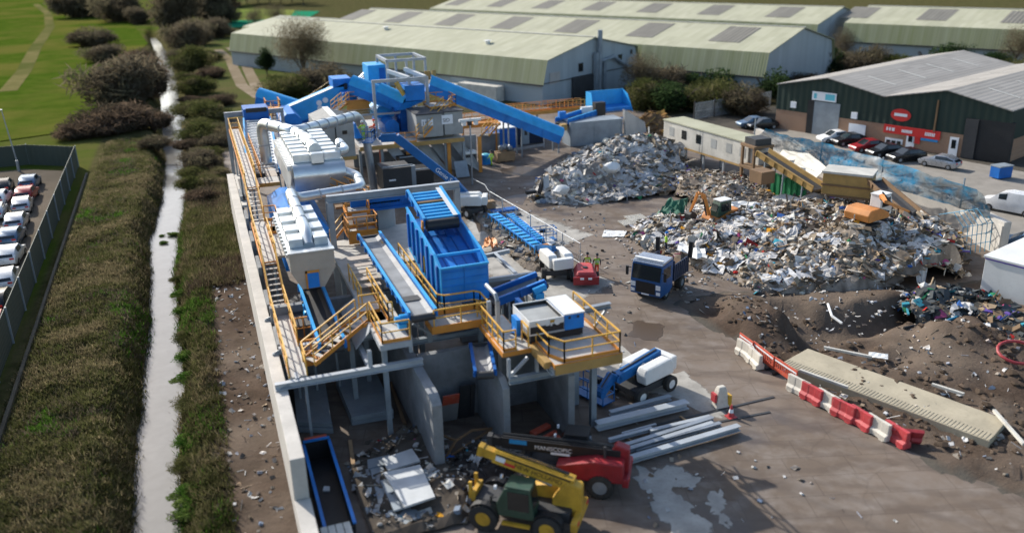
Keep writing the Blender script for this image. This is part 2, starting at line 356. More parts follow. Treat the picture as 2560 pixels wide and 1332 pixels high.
# excavated soil: (pixel, level, radius x, radius y, height)
def gx(px, py, r, h, ry=None): p = V(px, py); return (p.x, p.y, r, ry or r, h)
MOUND = [gx(1840, 790, 3.2, .9), gx(1930, 800, 2.5, .9), gx(2080, 745, 4.5, .8, 2.0), gx(2200, 755, 4.5, .9, 2.0), gx(2330, 715, 4, 1.0, 2), gx(2400, 840, 4.2, 1.3), gx(2480, 845, 4, 1.2), gx(2060, 820, 3.2, -1.0), gx(2150, 800, 3, -1.1, 1.5), gx(2010, 810, 2.5, -.8), gx(2200, 800, 3, -.8, 1.3), gx(2560, 870, 5, .8), gx(2100, 900, 5, .25), gx(2330, 920, 5, .5), gx(2560, 960, 6, .6), gx(2330, 1080, 3, .5, 1.3), gx(2180, 1010, 2.5, -.5, .8), gx(2060, 960, 2, -.55, .7)]
BAR = [V(1780, 790), V(1850, 850), V(1990, 965), V(2100, 1045), V(2260, 1120), V(2420, 1190), V(2560, 1240), V(2900, 1340)]
SOILPOLY = [V(1690, 760), V(1760, 800)]+BAR[1:]+[V(2900, 800), V(2600, 640), V(2380, 730), V(2060, 730), V(1800, 735)]
def inside(px, py, poly):
    c = np.zeros(px.shape, bool); n = len(poly)
    for i in range(n):
        a, b = poly[i], poly[(i+1) % n]
        t = ((a.y > py) != (b.y > py)) & (px < (b.x-a.x)*(py-a.y)/((b.y-a.y) or 1e-9)+a.x); c ^= t
    return c
xs = np.concatenate([[-1500, -700, -350, -200, -120, -80, -60, -45, -36, -30, -26], np.arange(-23, 2.1, .5), np.arange(3, 22, 2.0), np.arange(22, 75, .6), np.arange(76, 130, 6), [140, 160, 200, 260, 350, 500, 800, 1600]])
ys = np.concatenate([[-60, -20, 0, 8, 14], np.arange(18, 110, .6), np.arange(110, 180, 1.5), np.arange(180, 330, 5), [340, 370, 420, 500, 650, 900, 1400, 2500]])
gxx, gyy = np.meshgrid(xs, ys); XL = np.interp(gyy, RY, RXL); XR = np.interp(gyy, RY, RXR)
wob = (fbm(gxx, gyy, 3, 5)-.5)*.9
gz = np.zeros_like(gxx)
dl = XL-gxx+wob*.5+.18; dr = gxx-XR+wob*.5+.18
chan = np.where(gyy < 330, 1.0, 0.0)
bank = np.where(dl > 0, smooth(0, 2.2, dl)**.8, np.where(dr > 0, smooth(0, 2.0, dr)**.8, 0)); inr = (dl <= 0) & (dr <= 0)
gz = (-2.6+2.6*bank)*chan; gz = np.where(inr & (gyy < 330), -2.7, gz)
left = gxx < 1.3
gz += np.where(left & (bank > .3), (fbm(gxx, gyy, 4, 9)-.5)*.6*smooth(1.3, -.6, gxx)*smooth(330, 200, gyy)*smooth(-13.0, -11.5, gxx), 0)
gz += np.where(left & (bank > .3), (fbm(gxx, gyy, 1.2, 11)-.5)*.45*smooth(1.3, .3, gxx)*smooth(140, 90, gyy)*smooth(-12, -11, gxx), 0)
soil = inside(gxx, gyy, SOILPOLY) & (gxx > 20)
soilw = soil.astype(float)
for _ in range(2): soilw[1:-1, 1:-1] = (soilw[1:-1, 1:-1]*2+soilw[:-2, 1:-1]+soilw[2:, 1:-1]+soilw[1:-1, :-2]+soilw[1:-1, 2:])/6
gz_flat = gz.copy()
for (x, y, ra, rb, h) in MOUND:
    h *= .3
    q = np.exp(-(((gxx-x)/ra)**2+((gyy-y)/rb)**2)*1.2); gz += q*h*np.clip(soilw*1.5, 0, 1)*(.7+.6*fbm(gxx, gyy, 1.5, 3))
def pit(px, dz, it=1):
    global gz
    k = inside(gxx, gyy, [V(*q) for q in px]).astype(float)
    for _ in range(it): k[1:-1, 1:-1] = (k[1:-1, 1:-1]*3+k[:-2, 1:-1]+k[2:, 1:-1]+k[1:-1, :-2]+k[1:-1, 2:])/7
    gz += k*dz*np.clip(soilw*1.5, 0, 1)
pit([(1890, 748), (2060, 778), (2210, 775), (2350, 733), (2400, 742), (2300, 800), (2160, 835), (2020, 870), (1965, 835), (2000, 805), (1900, 790)], -1.0)
pit([(1790, 770), (1880, 760), (1990, 822), (1960, 872), (1860, 845)], .55); pit([(2240, 765), (2480, 750), (2650, 830), (2650, 905), (2450, 865), (2300, 822)], -.7); pit([(2300, 840), (2420, 800), (2520, 835), (2480, 880), (2340, 870)], .7)
pit([(1985, 940), (2060, 965), (2300, 1075), (2290, 1100), (2100, 1020)], -.6)
gz += soilw*((fbm(gxx, gyy, 2.6, 21)-.5)*.9+(fbm(gxx, gyy, 1.1, 23)-.5)*.6)
yardz = (gxx > 1.6) & (~soil) & (gyy < 130) & (gxx < 130); gz = np.where(yardz & (soilw < .15), -.06, gz)
zone = np.zeros(gxx.shape+(3,))                      # R grass / G soil / B scrub
zone[..., 1] = np.where(soil, 1, 0); zone[..., 1] = np.maximum(zone[..., 1], np.where((gxx > -1.7+wob*1.2) & (gxx < 1.6) & (gyy < 74), .95, 0))
zone[..., 0] = np.where(gxx < -2, 1, 0)*np.where(zone[..., 1] > .5, 0, 1); zone[..., 0] = np.maximum(zone[..., 0], np.where(gyy > 140, .8, 0))
zone[..., 2] = np.where((gxx < 1.6) & (gxx > -14) & (zone[..., 1] < .5) & (gyy < 330), .9, 0); zone[..., 2] = np.maximum(zone[..., 2], np.where((gyy > 112) & (gxx > 30), .8, 0))
ny, nx = gxx.shape; me = bpy.data.meshes.new('ground')
idx = np.arange(nx*ny).reshape(ny, nx); fa = np.stack([idx[:-1, :-1], idx[:-1, 1:], idx[1:, 1:], idx[1:, :-1]], -1).reshape(-1, 4)
me.from_pydata(np.stack([gxx, gyy, gz], -1).reshape(-1, 3).tolist(), [], fa.tolist())
ca = me.color_attributes.new('Zone', 'FLOAT_COLOR', 'POINT'); ca.data.foreach_set('color', np.concatenate([zone.reshape(-1, 3), np.ones((nx*ny, 1))], 1).ravel())
me.polygons.foreach_set('use_smooth', [True]*len(me.polygons))
ground = bpy.data.objects.new('ground', me); COL.objects.link(ground); struct(ground)
m, n, p = base('ground', .95)
za = N(n, 'ShaderNodeVertexColor'); za.layer_name = 'Zone'; sp = N(n, 'ShaderNodeSeparateColor'); n.links.new(za.outputs[0], sp.inputs[0])
a = noise(n, .5, 8, .65); b = noise(n, 3, 8, .7); c = noise(n, .09, 5)
grass = mix(n, a, (.035, .075, .012), (.10, .12, .02)); grass = mix(n, ramp(n, c, .4, .65), grass, (.11, .10, .035))
soilc = mix(n, ramp(n, a, .3, .7), (.05, .036, .026), (.125, .09, .068)); soilc = mix(n, ramp(n, c, .45, .6, (0, 0, 0, 1), (.7, .7, .7, 1)), soilc, (.17, .135, .105)); soilc = mix(n, ramp(n, b, .60, .75), soilc, (.24, .20, .165))
scr = mix(n, ramp(n, a, .35, .65), (.045, .04, .02), (.12, .10, .05)); scr = mix(n, ramp(n, b, .45, .8), scr, (.06, .075, .02))
col = mix(n, sp.outputs[0], (.10, .09, .075), grass); col = mix(n, sp.outputs[2], col, scr); col = mix(n, sp.outputs[1], col, soilc)
n.links.new(col, p.inputs['Base Color']); p.inputs['Specular IOR Level'].default_value = .08; bump(n, p, b, .6, .15); matte('ground'); me.materials.append(m)
# ---- the yard: dusty stained concrete
m, n, p = base('yard', .7); p.inputs['Specular IOR Level'].default_value = .3
tc = N(n, 'ShaderNodeTexCoord').outputs['Object']
a = noise(n, .12, 6, .6, tc); b = noise(n, .6, 8, .65, tc); c = noise(n, 6, 6, .7, tc)
mpr = N(n, 'ShaderNodeMapping'); mpr.inputs['Rotation'].default_value = (0, 0, rad(-28)); n.links.new(tc, mpr.inputs[0]); st = noise(n, .5, 6, .6, mpr.outputs[0], (1.6, .1, 1))
col = mix(n, ramp(n, a, .35, .65), (.125, .092, .066), (.20, .156, .121)); col = mix(n, ramp(n, b, .45, .75), col, (.24, .205, .175)); col = mix(n, ramp(n, st, .5, .7, (0, 0, 0, 1), (.55, .55, .55, 1)), col, (.11, .088, .072))
col = mix(n, ramp(n, c, .62, .8, (0, 0, 0, 1), (.35, .35, .35, 1)), col, (.30, .27, .24))
wet = ramp(n, noise(n, .17, 5, .55, tc, (1, 1, 1)), .56, .68); col = mix(n, wet, col, mix(n, .5, col, (.05, .035, .025)))
vo = N(n, 'ShaderNodeTexVoronoi', feature='DISTANCE_TO_EDGE'); vo.inputs['Scale'].default_value = .16; dn = N(n, 'ShaderNodeVectorMath', operation='ADD'); n.links.new(tc, dn.inputs[0]); nz_ = N(n, 'ShaderNodeTexNoise'); nz_.inputs['Scale'].default_value = .8; n.links.new(tc, nz_.inputs[0]); n.links.new(nz_.outputs[1], dn.inputs[1]); n.links.new(dn.outputs[0], vo.inputs[0])
col = mix(n, ramp(n, vo.outputs[0], .003, .012, (.2, .2, .2, 1), (0, 0, 0, 1)), col, (.06, .045, .035))
br = N(n, 'ShaderNodeTexBrick'); br.offset = .3; br.inputs['Scale'].default_value = .16; br.inputs['Mortar Size'].default_value = .004; br.inputs['Mortar Smooth'].default_value = .3; mpb = N(n, 'ShaderNodeMapping'); mpb.inputs['Rotation'].default_value = (0, 0, rad(17)); n.links.new(tc, mpb.inputs[0]); n.links.new(mpb.outputs[0], br.inputs['Vector']); br.inputs['Color1'].default_value = (0, 0, 0, 1); br.inputs['Color2'].default_value = (.12, .12, .12, 1); br.inputs['Mortar'].default_value = (.55, .55, .55, 1)
col = mix(n, br.outputs[0], col, (.075, .055, .042))
for rz_, ph in ((-62, 0), (-48, 3.1), (-75, 1.7)):
    mw = N(n, 'ShaderNodeMapping'); mw.inputs['Rotation'].default_value = (0, 0, rad(rz_)); mw.inputs['Location'].default_value = (ph, 0, 0); n.links.new(dn.outputs[0], mw.inputs[0]); wv = N(n, 'ShaderNodeTexWave'); wv.inputs['Scale'].default_value = .09; wv.inputs['Distortion'].default_value = 2.2; wv.inputs['Detail'].default_value = 3; wv.inputs['Detail Scale'].default_value = .6; n.links.new(mw.outputs[0], wv.inputs[0])
    col = mix(n, ramp(n, wv.outputs[0], .93, .985, (0, 0, 0, 1), (.3, .3, .3, 1)), col, (.085, .062, .048))
n.links.new(col, p.inputs['Base Color'])
rr_ = N(n, 'ShaderNodeMapRange'); rr_.inputs['To Min'].default_value = .8; rr_.inputs['To Max'].default_value = .28; n.links.new(wet, rr_.inputs[0]); n.links.new(rr_.outputs[0], p.inputs['Roughness']); bump(n, p, c, .25, .02)
def flat(name, pts, z, mat): return MB().sheet([(q[0], q[1], z) for q in pts]).build(name, mat, recalc=False)
yp = [(1.7, -30), (1.7, 128), (60, 128), (66, 104), V(1940, 335)[:2], V(2540, 440)[:2], (140, 60), V(2700, 560)[:2], V(2600, 640)[:2]]+[(q.x, q.y) for q in ([V(2380, 730), V(2060, 732), V(1800, 737), V(1690, 760), V(1760, 800)]+BAR[1:])]+[(60, -30)]
struct(flat('yard', yp, 0, 'yard'))
paint('spill', (.36, .34, .30), .85, 0, var=.25, dirt=.6, dc=(.16, .14, .12)); paint('tarmac_pale', (.26, .235, .20), .85, 0, var=.15, dirt=.4)
struct(flat('road', [V(1880, 330)[:2], V(1945, 318)[:2], V(2560, 430)[:2], V(2900, 480)[:2], V(2900, 640)[:2], V(2540, 620)[:2], V(2430, 480)[:2], V(2050, 405)[:2]], .004, 'tarmac_pale'))
def blob(name, pts, z, mat, label, cat):
    P = [V(*q) for q in pts]; out = []; cen = sum(P, Vector())/len(P)
    for i, q in enumerate(P):
        r2 = P[(i+1) % len(P)]
        for k in range(5): t = q.lerp(r2, k/5); out.append((t.x+R.uniform(-.18, .18), t.y+R.uniform(-.18, .18)))
    k = len(out); b = MB(); r1 = [cen.lerp(Vector((x, y, 0)), .82) for x, y in out]; r2 = [cen.lerp(Vector((x, y, 0)), 1.22) for x, y in out]
    b.add([(q.x, q.y, z) for q in r1], [tuple(range(k))], 0, (1, 1, 1)); b.add([(q.x, q.y, z-.002) for q in r1]+[(q.x, q.y, z-.005) for q in r2], [(i, (i+1) % k, k+(i+1) % k, k+i) for i in range(k)]); b.c = [(1, 1, 1)]*(2*k)+[(0, 0, 0)]*k
    o = b.build(name, mat, None, recalc=False); o['kind'] = 'stuff'; o['label'] = label; o['category'] = cat; return o
blob('cement_spill', [(1600, 1165), (1640, 1180), (1690, 1165), (1745, 1195), (1735, 1215), (1690, 1210), (1670, 1225), (1720, 1255), (1735, 1280), (1780, 1310), (1760, 1345), (1680, 1340), (1670, 1300), (1640, 1270), (1635, 1235), (1595, 1205)], .010, 'spill', 'pale dried cement spill on the dark yard floor', 'spill')
blob('cement_spill', [(1775, 1235), (1800, 1230), (1815, 1250), (1800, 1275), (1830, 1310), (1815, 1320), (1790, 1285), (1770, 1265)], .010, 'spill', 'small pale spill beside the large cement spill', 'spill')
blob('cement_spill', [(1490, 905), (1560, 870), (1640, 940), (1700, 930), (1810, 1020), (1790, 1040), (1680, 990), (1640, 985), (1560, 960), (1500, 950)], .010, 'spill', 'pale dusty patch under the blue boom lift', 'spill')
blob('cement_spill', [(1480, 590), (1320, 640), (1420, 690), (1520, 700), (1390, 760), (1250, 720), (1180, 560), (1250, 520), (1330, 540)], .010, 'spill', 'pale scuffed patch of yard beside the blue hopper', 'spill')
m, n, p = base('puddle', .3); p.inputs['Base Color'].default_value = (.09, .065, .045, 1); p.inputs['Specular IOR Level'].default_value = .25
def worn(name, sc):
    n = M[name].node_tree; p = n.nodes['Principled BSDF']; a = N(n, 'ShaderNodeVertexColor'); a.layer_name = 'Col'; q = noise(n, sc, 6, .7); s_ = N(n, 'ShaderNodeMath', operation='ADD'); n.links.new(a.outputs[0], s_.inputs[0]); n.links.new(q, s_.inputs[1]); n.links.new(ramp(n, s_.outputs[0], .78, .98), p.inputs['Alpha'])
worn('spill', 1.3); worn('puddle', .6); paint('slab_beige', (.40, .35, .25), .85, 0, var=.15, dirt=.5, dc=(.2, .17, .12))
for q, l in (([(1300, 415), (1370, 425), (1360, 440), (1270, 440), (1255, 425)], 'brown puddle near the far corner of the yard'), ([(1590, 800), (1660, 815), (1640, 850), (1570, 838)], 'shallow brown puddle in front of the tipper truck'), ([(1180, 535), (1235, 545), (1250, 570), (1195, 580)], 'wet patch beside the upper end of the blue hopper'), ([(1240, 500), (1330, 480), (1300, 510)], 'thin wet patch left of the white rubbish heap')): blob('puddle', q, .014, 'puddle', l, 'puddle')
for q in (((1600, 1072), (1935, 992)), ((1770, 1060), (1925, 1030))):
    a, b = V(*q[0]), V(*q[1]); o = MB().beam(a+Vector((0, 0, .02)), b+Vector((0, 0, .02)), .16, .04).build('drain_channel', 'dark'); tag(o, ('longer' if q[0][0] == 1600 else 'shorter')+' dark drain slot crossing the yard beside the steel beams', 'drain', 'drain slots')
# ---- river
m, n, p = base('river', .14)
a = noise(n, .8, 6, .6); b = noise(n, 5, 5); n.links.new(mix(n, a, (.15, .145, .13), (.25, .245, .23)), p.inputs['Base Color']); bump(n, p, b, .12, .015)
b = MB(); k = len(rl); b.add([(q.x-.4, q.y, ZW) for q in rl]+[(np.interp(q.y, RY, RXR)+.4, q.y, ZW) for q in rl], [(i, i+1, k+i+1, k+i) for i in range(k-1)]); struct(b.build('river', 'river', recalc=False))
# ---- field, track, car park
def gmat(name, c0, c1, c2):
    m, n, p = base(name, .95); p.inputs['Specular IOR Level'].default_value = .05; a = noise(n, .25, 8, .65); b = noise(n, .035, 5); c = noise(n, 4, 6, .7)
    x = mix(n, ramp(n, a, .35, .65), c0, c1); x = mix(n, ramp(n, b, .45, .62), x, c2); x = mix(n, ramp(n, c, .5, .8, (0, 0, 0, 1), (.4, .4, .4, 1)), x, tuple(v*.5 for v in c0)); n.links.new(x, p.inputs['Base Color']); bump(n, p, c, .5, .1); matte(name)
gmat('field', (.042, .078, .008), (.075, .11, .014), (.115, .115, .025)); gmat('track', (.25, .20, .14), (.34, .28, .21), (.20, .16, .10)); gmat('trail', (.13, .12, .045), (.19, .165, .07), (.09, .10, .03)); gmat('lot', (.15, .125, .095), (.19, .16, .13), (.11, .095, .075)); gmat('court', (.02, .20, .10), (.03, .25, .13), (.02, .22, .12)); gmat('lawn', (.16, .20, .05), (.2, .22, .06), (.14, .19, .04))
fp = [V(*q) for q in ((-60, 352), (0, 355), (120, 338), (230, 312), (290, 285), (330, 250), (345, 200), (330, 150), (370, 110), (330, 60), (200, 20), (140, -5), (60, -18), (-400, -18), (-600, 352))]
struct(flat('field', [(q.x, q.y) for q in fp], .12, 'field'))
def strip(name, pts, wd, z, mat):
    P = [V(*q) for q in pts]; k = len(P); b = MB(); vs = [[], []]
    for i, q in enumerate(P):
        d = (P[min(i+1, k-1)]-P[max(0, i-1)]); s = Vector((d.y, -d.x, 0)).normalized()*wd/2; vs[0].append((q.x+s.x, q.y+s.y, z)); vs[1].append((q.x-s.x, q.y-s.y, z))
    return struct(b.add(vs[0]+vs[1], [(i, i+1, k+i+1, k+i) for i in range(k-1)]).build(name, mat, recalc=False))
strip('path', [(20, 230), (60, 180), (90, 120), (125, 70), (120, 35), (90, 12)], 3.2, .16, 'trail')
strip('track', [(545, 125), (575, 150), (588, 180), (605, 215), (650, 245)], 2.2, .05, 'track'); strip('track', [(575, 120), (608, 145), (622, 180), (640, 215), (665, 235)], 2.2, .05, 'track')
struct(flat('car_park', [(-13.3, 20), (-15.2, 112), (-21, 116), (-60, 116), (-60, 20)], .10, 'lot'))
struct(flat('sports_court', [V(560, 72)[:2], V(740, 66)[:2], V(800, 30)[:2], V(600, 28)[:2]], .2, 'court')); struct(flat('lawn', [V(560, 54)[:2], V(720, 50)[:2], V(740, 27)[:2], V(575, 24)[:2]], .24, 'lawn'))
# ================================================================ VEGETATION
def leafmesh(name, n, shape, size, pal, clumps=14, flat_=.0, seed=1):
    """many small leaf or twig faces gathered in clumps through a crown volume; shape = half extents"""
    g = np.random.default_rng(seed); sh = np.array(shape); th = .32 if flat_ > 1.1 else .8
    cc = g.normal(size=(clumps, 3)); cc /= np.linalg.norm(cc, axis=1)[:, None]; cc *= (g.random((clumps, 1))**.45)*.78; cr = .3+.35*g.random(clumps); ct = g.random(clumps)
    k = g.integers(0, clumps, n); d = g.normal(size=(n, 3)); d /= np.linalg.norm(d, axis=1)[:, None]
    c = cc[k]+d*(cr[k]*(g.random(n)**.4))[:, None]; c = c*sh; c[:, 2] = np.maximum(c[:, 2]+sh[2]*.8, .02)
    a = g.normal(size=(n, 3)); a /= np.linalg.norm(a, axis=1)[:, None]; b = np.cross(a, g.normal(size=(n, 3))); b /= np.linalg.norm(b, axis=1)[:, None]
    s = size*(.5+g.random(n))[:, None]; el = 1+flat_*g.random((n, 1))
    b = b*th; v = np.stack([c-a*s*el-b*s*.4, c+a*s*el-b*s*.3, c+b*s*.7], 1).reshape(-1, 3)
    pal = np.array(pal); cl = pal[(ct[k]*len(pal)).astype(int).clip(0, len(pal)-1)]*(.65+.7*g.random((n, 1)))
    return v, np.repeat(cl, 3, 0)
def tri_mesh(name, v, c, mat='leaf'):
    me = bpy.data.meshes.new(name); n = len(v)//3; me.vertices.add(len(v)); me.vertices.foreach_set('co', np.asarray(v, float).ravel())
    me.loops.add(len(v)); me.loops.foreach_set('vertex_index', np.arange(len(v))); me.polygons.add(n); me.polygons.foreach_set('loop_start', np.arange(0, len(v), 3)); me.polygons.foreach_set('loop_total', np.full(n, 3))
    me.update(calc_edges=True); ca = me.color_attributes.new('Col', 'FLOAT_COLOR', 'POINT'); ca.data.foreach_set('color', np.concatenate([c, np.ones((len(c), 1))], 1).ravel()); me.materials.append(M[mat]); me.validate(); return me
def limbs(seed, h, spread, levels=3, r0=.25):
    g = random.Random(seed); b = MB(); tips = []
    def br(p, d, L, r, lv):
        q = p+d*L; m_ = p.lerp(q, .5)+Vector((g.uniform(-1, 1), g.uniform(-1, 1), 0))*L*.08; b.tube([p, m_, q], [r, r*.82, r*.62], n=5 if lv else 7)
        if lv == levels: tips.append(q); return
        for _ in range(3 if lv else 6):
            t = g.uniform(.45, 1.0); e = (d+Vector((g.uniform(-1, 1), g.uniform(-1, 1), g.uniform(-.1, .6)))*spread).normalized(); br(p.lerp(q, t), e, L*g.uniform(.55, .8), r*.5, lv+1)
    br(Vector((0, 0, -.3)), Vector((g.uniform(-.1, .1), g.uniform(-.1, .1), 1)), h*.36, r0, 0); return b, tips
BROWN = [(.14, .115, .08), (.18, .15, .10), (.11, .09, .06), (.15, .13, .08)]; OLIVE = [(.10, .11, .035), (.14, .14, .055), (.17, .15, .075), (.08, .09, .03)]; DARKG = [(.03, .055, .02), (.045, .075, .028), (.025, .042, .018)]; GREEN = [(.09, .19, .025), (.12, .23, .04), (.07, .15, .025), (.14, .20, .05)]; KHAKI = [(.22, .18, .10), (.28, .23, .13), (.16, .15, .07)]; BRAMBLE = [(.13, .095, .065), (.16, .115, .08), (.10, .08, .055)]
def shrub_proto(seed, pal, sh, n, size, cl, fl=1.2):
    r = bpy.data.objects.new('shrub', None); COL.objects.link(r)
    v, c = leafmesh('f', n, sh, size, pal, cl, fl, seed); o = bpy.data.objects.new('foliage', tri_mesh('foliage', v, c)); COL.objects.link(o); o.parent = r
    b = MB(); g = random.Random(seed)
    for _ in range(7): t = g.uniform(0, 6.28); b.tube([(0, 0, -.3), (math.cos(t)*sh[0]*.25, math.sin(t)*sh[1]*.25, sh[2]*.7), (math.cos(t)*sh[0]*.6, math.sin(t)*sh[1]*.6, sh[2]*1.3)], [.06, .04, .015], n=5)
    b.build('stem', 'trunk', r); return r
PRO = {'brown': [shrub_proto(i, BROWN, (1, 1, .62), 7500, .085, 26) for i in (1, 2)], 'olive': [shrub_proto(i, OLIVE, (1, 1, .6), 7000, .07, 26) for i in (3, 4)], 'dark': [shrub_proto(i, DARKG, (1, 1, .8), 4500, .06, 14, .3) for i in (5,)], 'green': [shrub_proto(i, GREEN, (1, 1, .5), 3000, .06, 12, .6) for i in (6,)], 'bramble': [shrub_proto(i, BRAMBLE, (1, 1, .55), 7500, .08, 24) for i in (8,)], 'khaki': [shrub_proto(i, KHAKI, (1, 1, .6), 5500, .07, 20, 1.6) for i in (9,)]}
used = set()
def shrub(kind, px, py, wpx, label, hs=1.0, group=None, z=0.0, dep=1.0):
    p = V(px, py, z); dist = (p-CAMP).length; s = wpx/2*dist/FPX; q = R.choice(PRO[kind]); rz = R.uniform(0, 6.28)
    if q.name in used: o = dup(q, p, rz, (s, s*dep, s*hs))
    else: used.add(q.name); o = put(q, p, rz, (s, s*dep, s*hs))
    return tag(o, label, 'shrub', group)
# scrub beside the river and field
S = shrub
S('brown', 305, 268, 190, 'large dark bare thicket at the field edge beside the river', 1.0); S('bramble', 360, 245, 120, 'tall dark bush rising behind the large riverside thicket', 1.5)
S('brown', 260, 155, 90, 'low dark bush standing alone on the green field', .7); S('brown', 240, 115, 110, 'flat brown bush towards the far end of the field', .6); S('bramble', 340, 165, 90, 'dark bush on the left bank below the river bend', .8); S('brown', 200, 45, 120, 'wide grey thicket at the far left corner of the field', 1); S('brown', 300, 55, 110, 'grey scrub at the far end of the field near the path', 1); S('brown', 350, 60, 60, 'small grey bush where the river fades out', 1)
S('bramble', 290, 330, 170, 'dense brown brambles along the near edge of the field', .7); S('bramble', 385, 320, 90, 'brown bush overhanging the left river bank', .8); S('bramble', 200, 345, 110, 'low brambles behind the corner of the green fence', .7); S('brown', 395, 370, 80, 'dark low scrub on the left river bank', .6)
for i, (x, y, wd, k, h, l) in enumerate([(450, 75, 110, 'brown', 1.6, 'tall grey thicket beside the far river bend'), (510, 60, 130, 'brown', 1.8, 'highest bare thicket at the head of the track'), (470, 130, 100, 'brown', 1.2, 'bare grey bush right of the narrow river'), (505, 112, 70, 'brown', 1.2, 'rounded bare bush beside the start of the track'), (480, 180, 110, 'olive', 1, 'olive scrub on the right bank below the bare thickets'), (525, 195, 70, 'bramble', .7, 'reddish brambles left of the track'), (490, 235, 95, 'olive', .8, 'dull green scrub halfway down the right bank'), (548, 262, 80, 'bramble', .6, 'reddish scrub at the lower end of the track'), (470, 290, 90, 'olive', .7, 'green scrub touching the right river edge'), (530, 300, 110, 'olive', .7, 'mossy scrub left of the white slatted conveyor'), (490, 350, 110, 'olive', .7, 'dark green scrub on the right bank level with the walkway'), (545, 370, 80, 'brown', .7, 'brown scrub beside the far end of the concrete wall'), (500, 420, 100, 'brown', .7, 'brown scrub on the bank by the wall end'), (555, 440, 60, 'khaki', .6, 'dry grass clump against the wall end'), (470, 470, 70, 'olive', .7, 'olive scrub on the right bank below the scrub belt')]): S(k, x, y, wd, l, h)
G2 = 'green plants along the river edge'
for i, (x, y, wd) in enumerate([(425, 20, 100), (470, 10, 120), (540, 20, 110), (440, 50, 90), (490, 45, 110), (545, 60, 100), (450, 105, 70), (490, 95, 90), (535, 95, 80), (455, 150, 70), (500, 155, 90), (530, 150, 60), (465, 200, 70), (500, 195, 80), (480, 255, 70), (515, 270, 90), (495, 320, 90), (540, 335, 90), (470, 370, 70), (520, 390, 90), (480, 440, 80), (530, 465, 70), (500, 500, 70)]):
    S(('brown', 'brown', 'bramble', 'olive')[i % 4] if y < 190 else ('olive', 'khaki', 'bramble', 'olive')[i % 4], x, y, wd*R.uniform(.8, 1.1), 'scrub packed along the right bank between river and track', R.uniform(.7, 1.2) if y < 130 else R.uniform(.4, .7), 'scrub belt on the right bank')
for i, (x, y, wd) in enumerate([(440, 700, 50), (447, 745, 60), (452, 790, 60), (455, 850, 70), (460, 905, 80), (470, 960, 85), (485, 1010, 95), (470, 1060, 90), (462, 1110, 90), (455, 1175, 95), (470, 1235, 90), (460, 1300, 110), (455, 640, 40), (460, 590, 40)]):
    S('green' if i % 3 else 'olive', x+R.uniform(-4, 14), y+R.uniform(-14, 14), wd*R.uniform(.7, 1.15), 'leafy plants overhanging the right river edge', .5, G2, -1.3)
for i, (x, y, wd, l) in enumerate([(430, 590, 34, 'green tuft'), (412, 608, 26, 'small tuft'), (405, 590, 18, 'tiny tuft')]): S('green', x, y, wd, l+' growing out of the river shallows', .5, None, ZW)
G3 = 'rough clumps on the left bank'
for i in range(0):
    y = 470+ (i*0.0133*60)/60*0+ R.random()**.8*840; xr = np.interp(y, [470, 1332], [400, 345]); xl = np.interp(y, [470, 700, 850, 1332], [230, 150, 60, -60]); x = R.uniform(xl, xr)
    S(R.choice(['khaki', 'olive', 'khaki']), x, y, R.uniform(60, 120)*(.6+.5*(y/1332)), 'rough clump of dead grass and bramble on the left bank', R.uniform(.22, .42), G3)
# rough grass blades over both banks
def tufts(name, n, region, pal, h, label, seed):
    g = np.random.default_rng(seed); x, y = region(g, n); xl = np.interp(y, RY, RXL); xr = np.interp(y, RY, RXR); keep = (x < xl-.1) | (x > xr+.1); x, y = x[keep], y[keep]; n = len(x)
    z = np.array([_gz(a, b) for a, b in zip(x, y)]); K = 7; t = g.random((n, K))*6.28; L = h*(.5+g.random((n, K))); lean = .3+.9*g.random((n, K))
    pv = np.array(pal)[((fbm(x, y, 3.2, seed)-.2)/.6*len(pal)+g.normal(size=n)*1.3).astype(int).clip(0, len(pal)-1)]*(.6+.7*g.random((n, 1)))
    bx = x[:, None]+g.normal(size=(n, K))*.12; by = y[:, None]+g.normal(size=(n, K))*.12; bz = np.repeat(z[:, None], K, 1)-.05
    dx, dy = np.cos(t), np.sin(t); wd = .035
    P0 = np.stack([bx-dy*wd, by+dx*wd, bz], -1); P1 = np.stack([bx+dy*wd, by-dx*wd, bz], -1); P2 = np.stack([bx+dx*L*lean, by+dy*L*lean-.15, bz+L], -1)
    v = np.stack([P0, P1, P2], 2).reshape(-1, 3); c = np.repeat(np.repeat(pv, K, 0), 3, 0)
    o = bpy.data.objects.new(name, tri_mesh(name, v, c)); COL.objects.link(o); tag(o, label, 'grass', None, 'stuff')
def _gz(x, y):
    i = min(max(np.searchsorted(xs, x)-1, 0), nx-2); j = min(max(np.searchsorted(ys, y)-1, 0), ny-2); fx = (x-xs[i])/(xs[i+1]-xs[i]); fy = (y-ys[j])/(ys[j+1]-ys[j])
    return (gz[j, i]*(1-fx)+gz[j, i+1]*fx)*(1-fy)+(gz[j+1, i]*(1-fx)+gz[j+1, i+1]*fx)*fy
tufts('rough_grass', 30000, lambda g, n: (g.uniform(-12.8, -5, n), 20+110*g.random(n)**1.4), [tuple(v*1.1 for v in c) for c in KHAKI+KHAKI+OLIVE+BROWN[:2]+GREEN[:1]], .28, 'rough tussocky grass covering the left river bank', 3)
tufts('bank_scrub', 9000, lambda g, n: (g.uniform(-3, 1.2, n), 66+70*g.random(n)), OLIVE+KHAKI+BRAMBLE, .55, 'low olive scrub between the river and the far end of the wall', 5)
tufts('bank_grass', 9000, lambda g, n: (g.uniform(-4.4, -1.2, n), 20+120*g.random(n)**1.4), [tuple(v*.8 for v in c) for c in KHAKI+OLIVE+GREEN], .34, 'dry grass on the right river bank', 4)
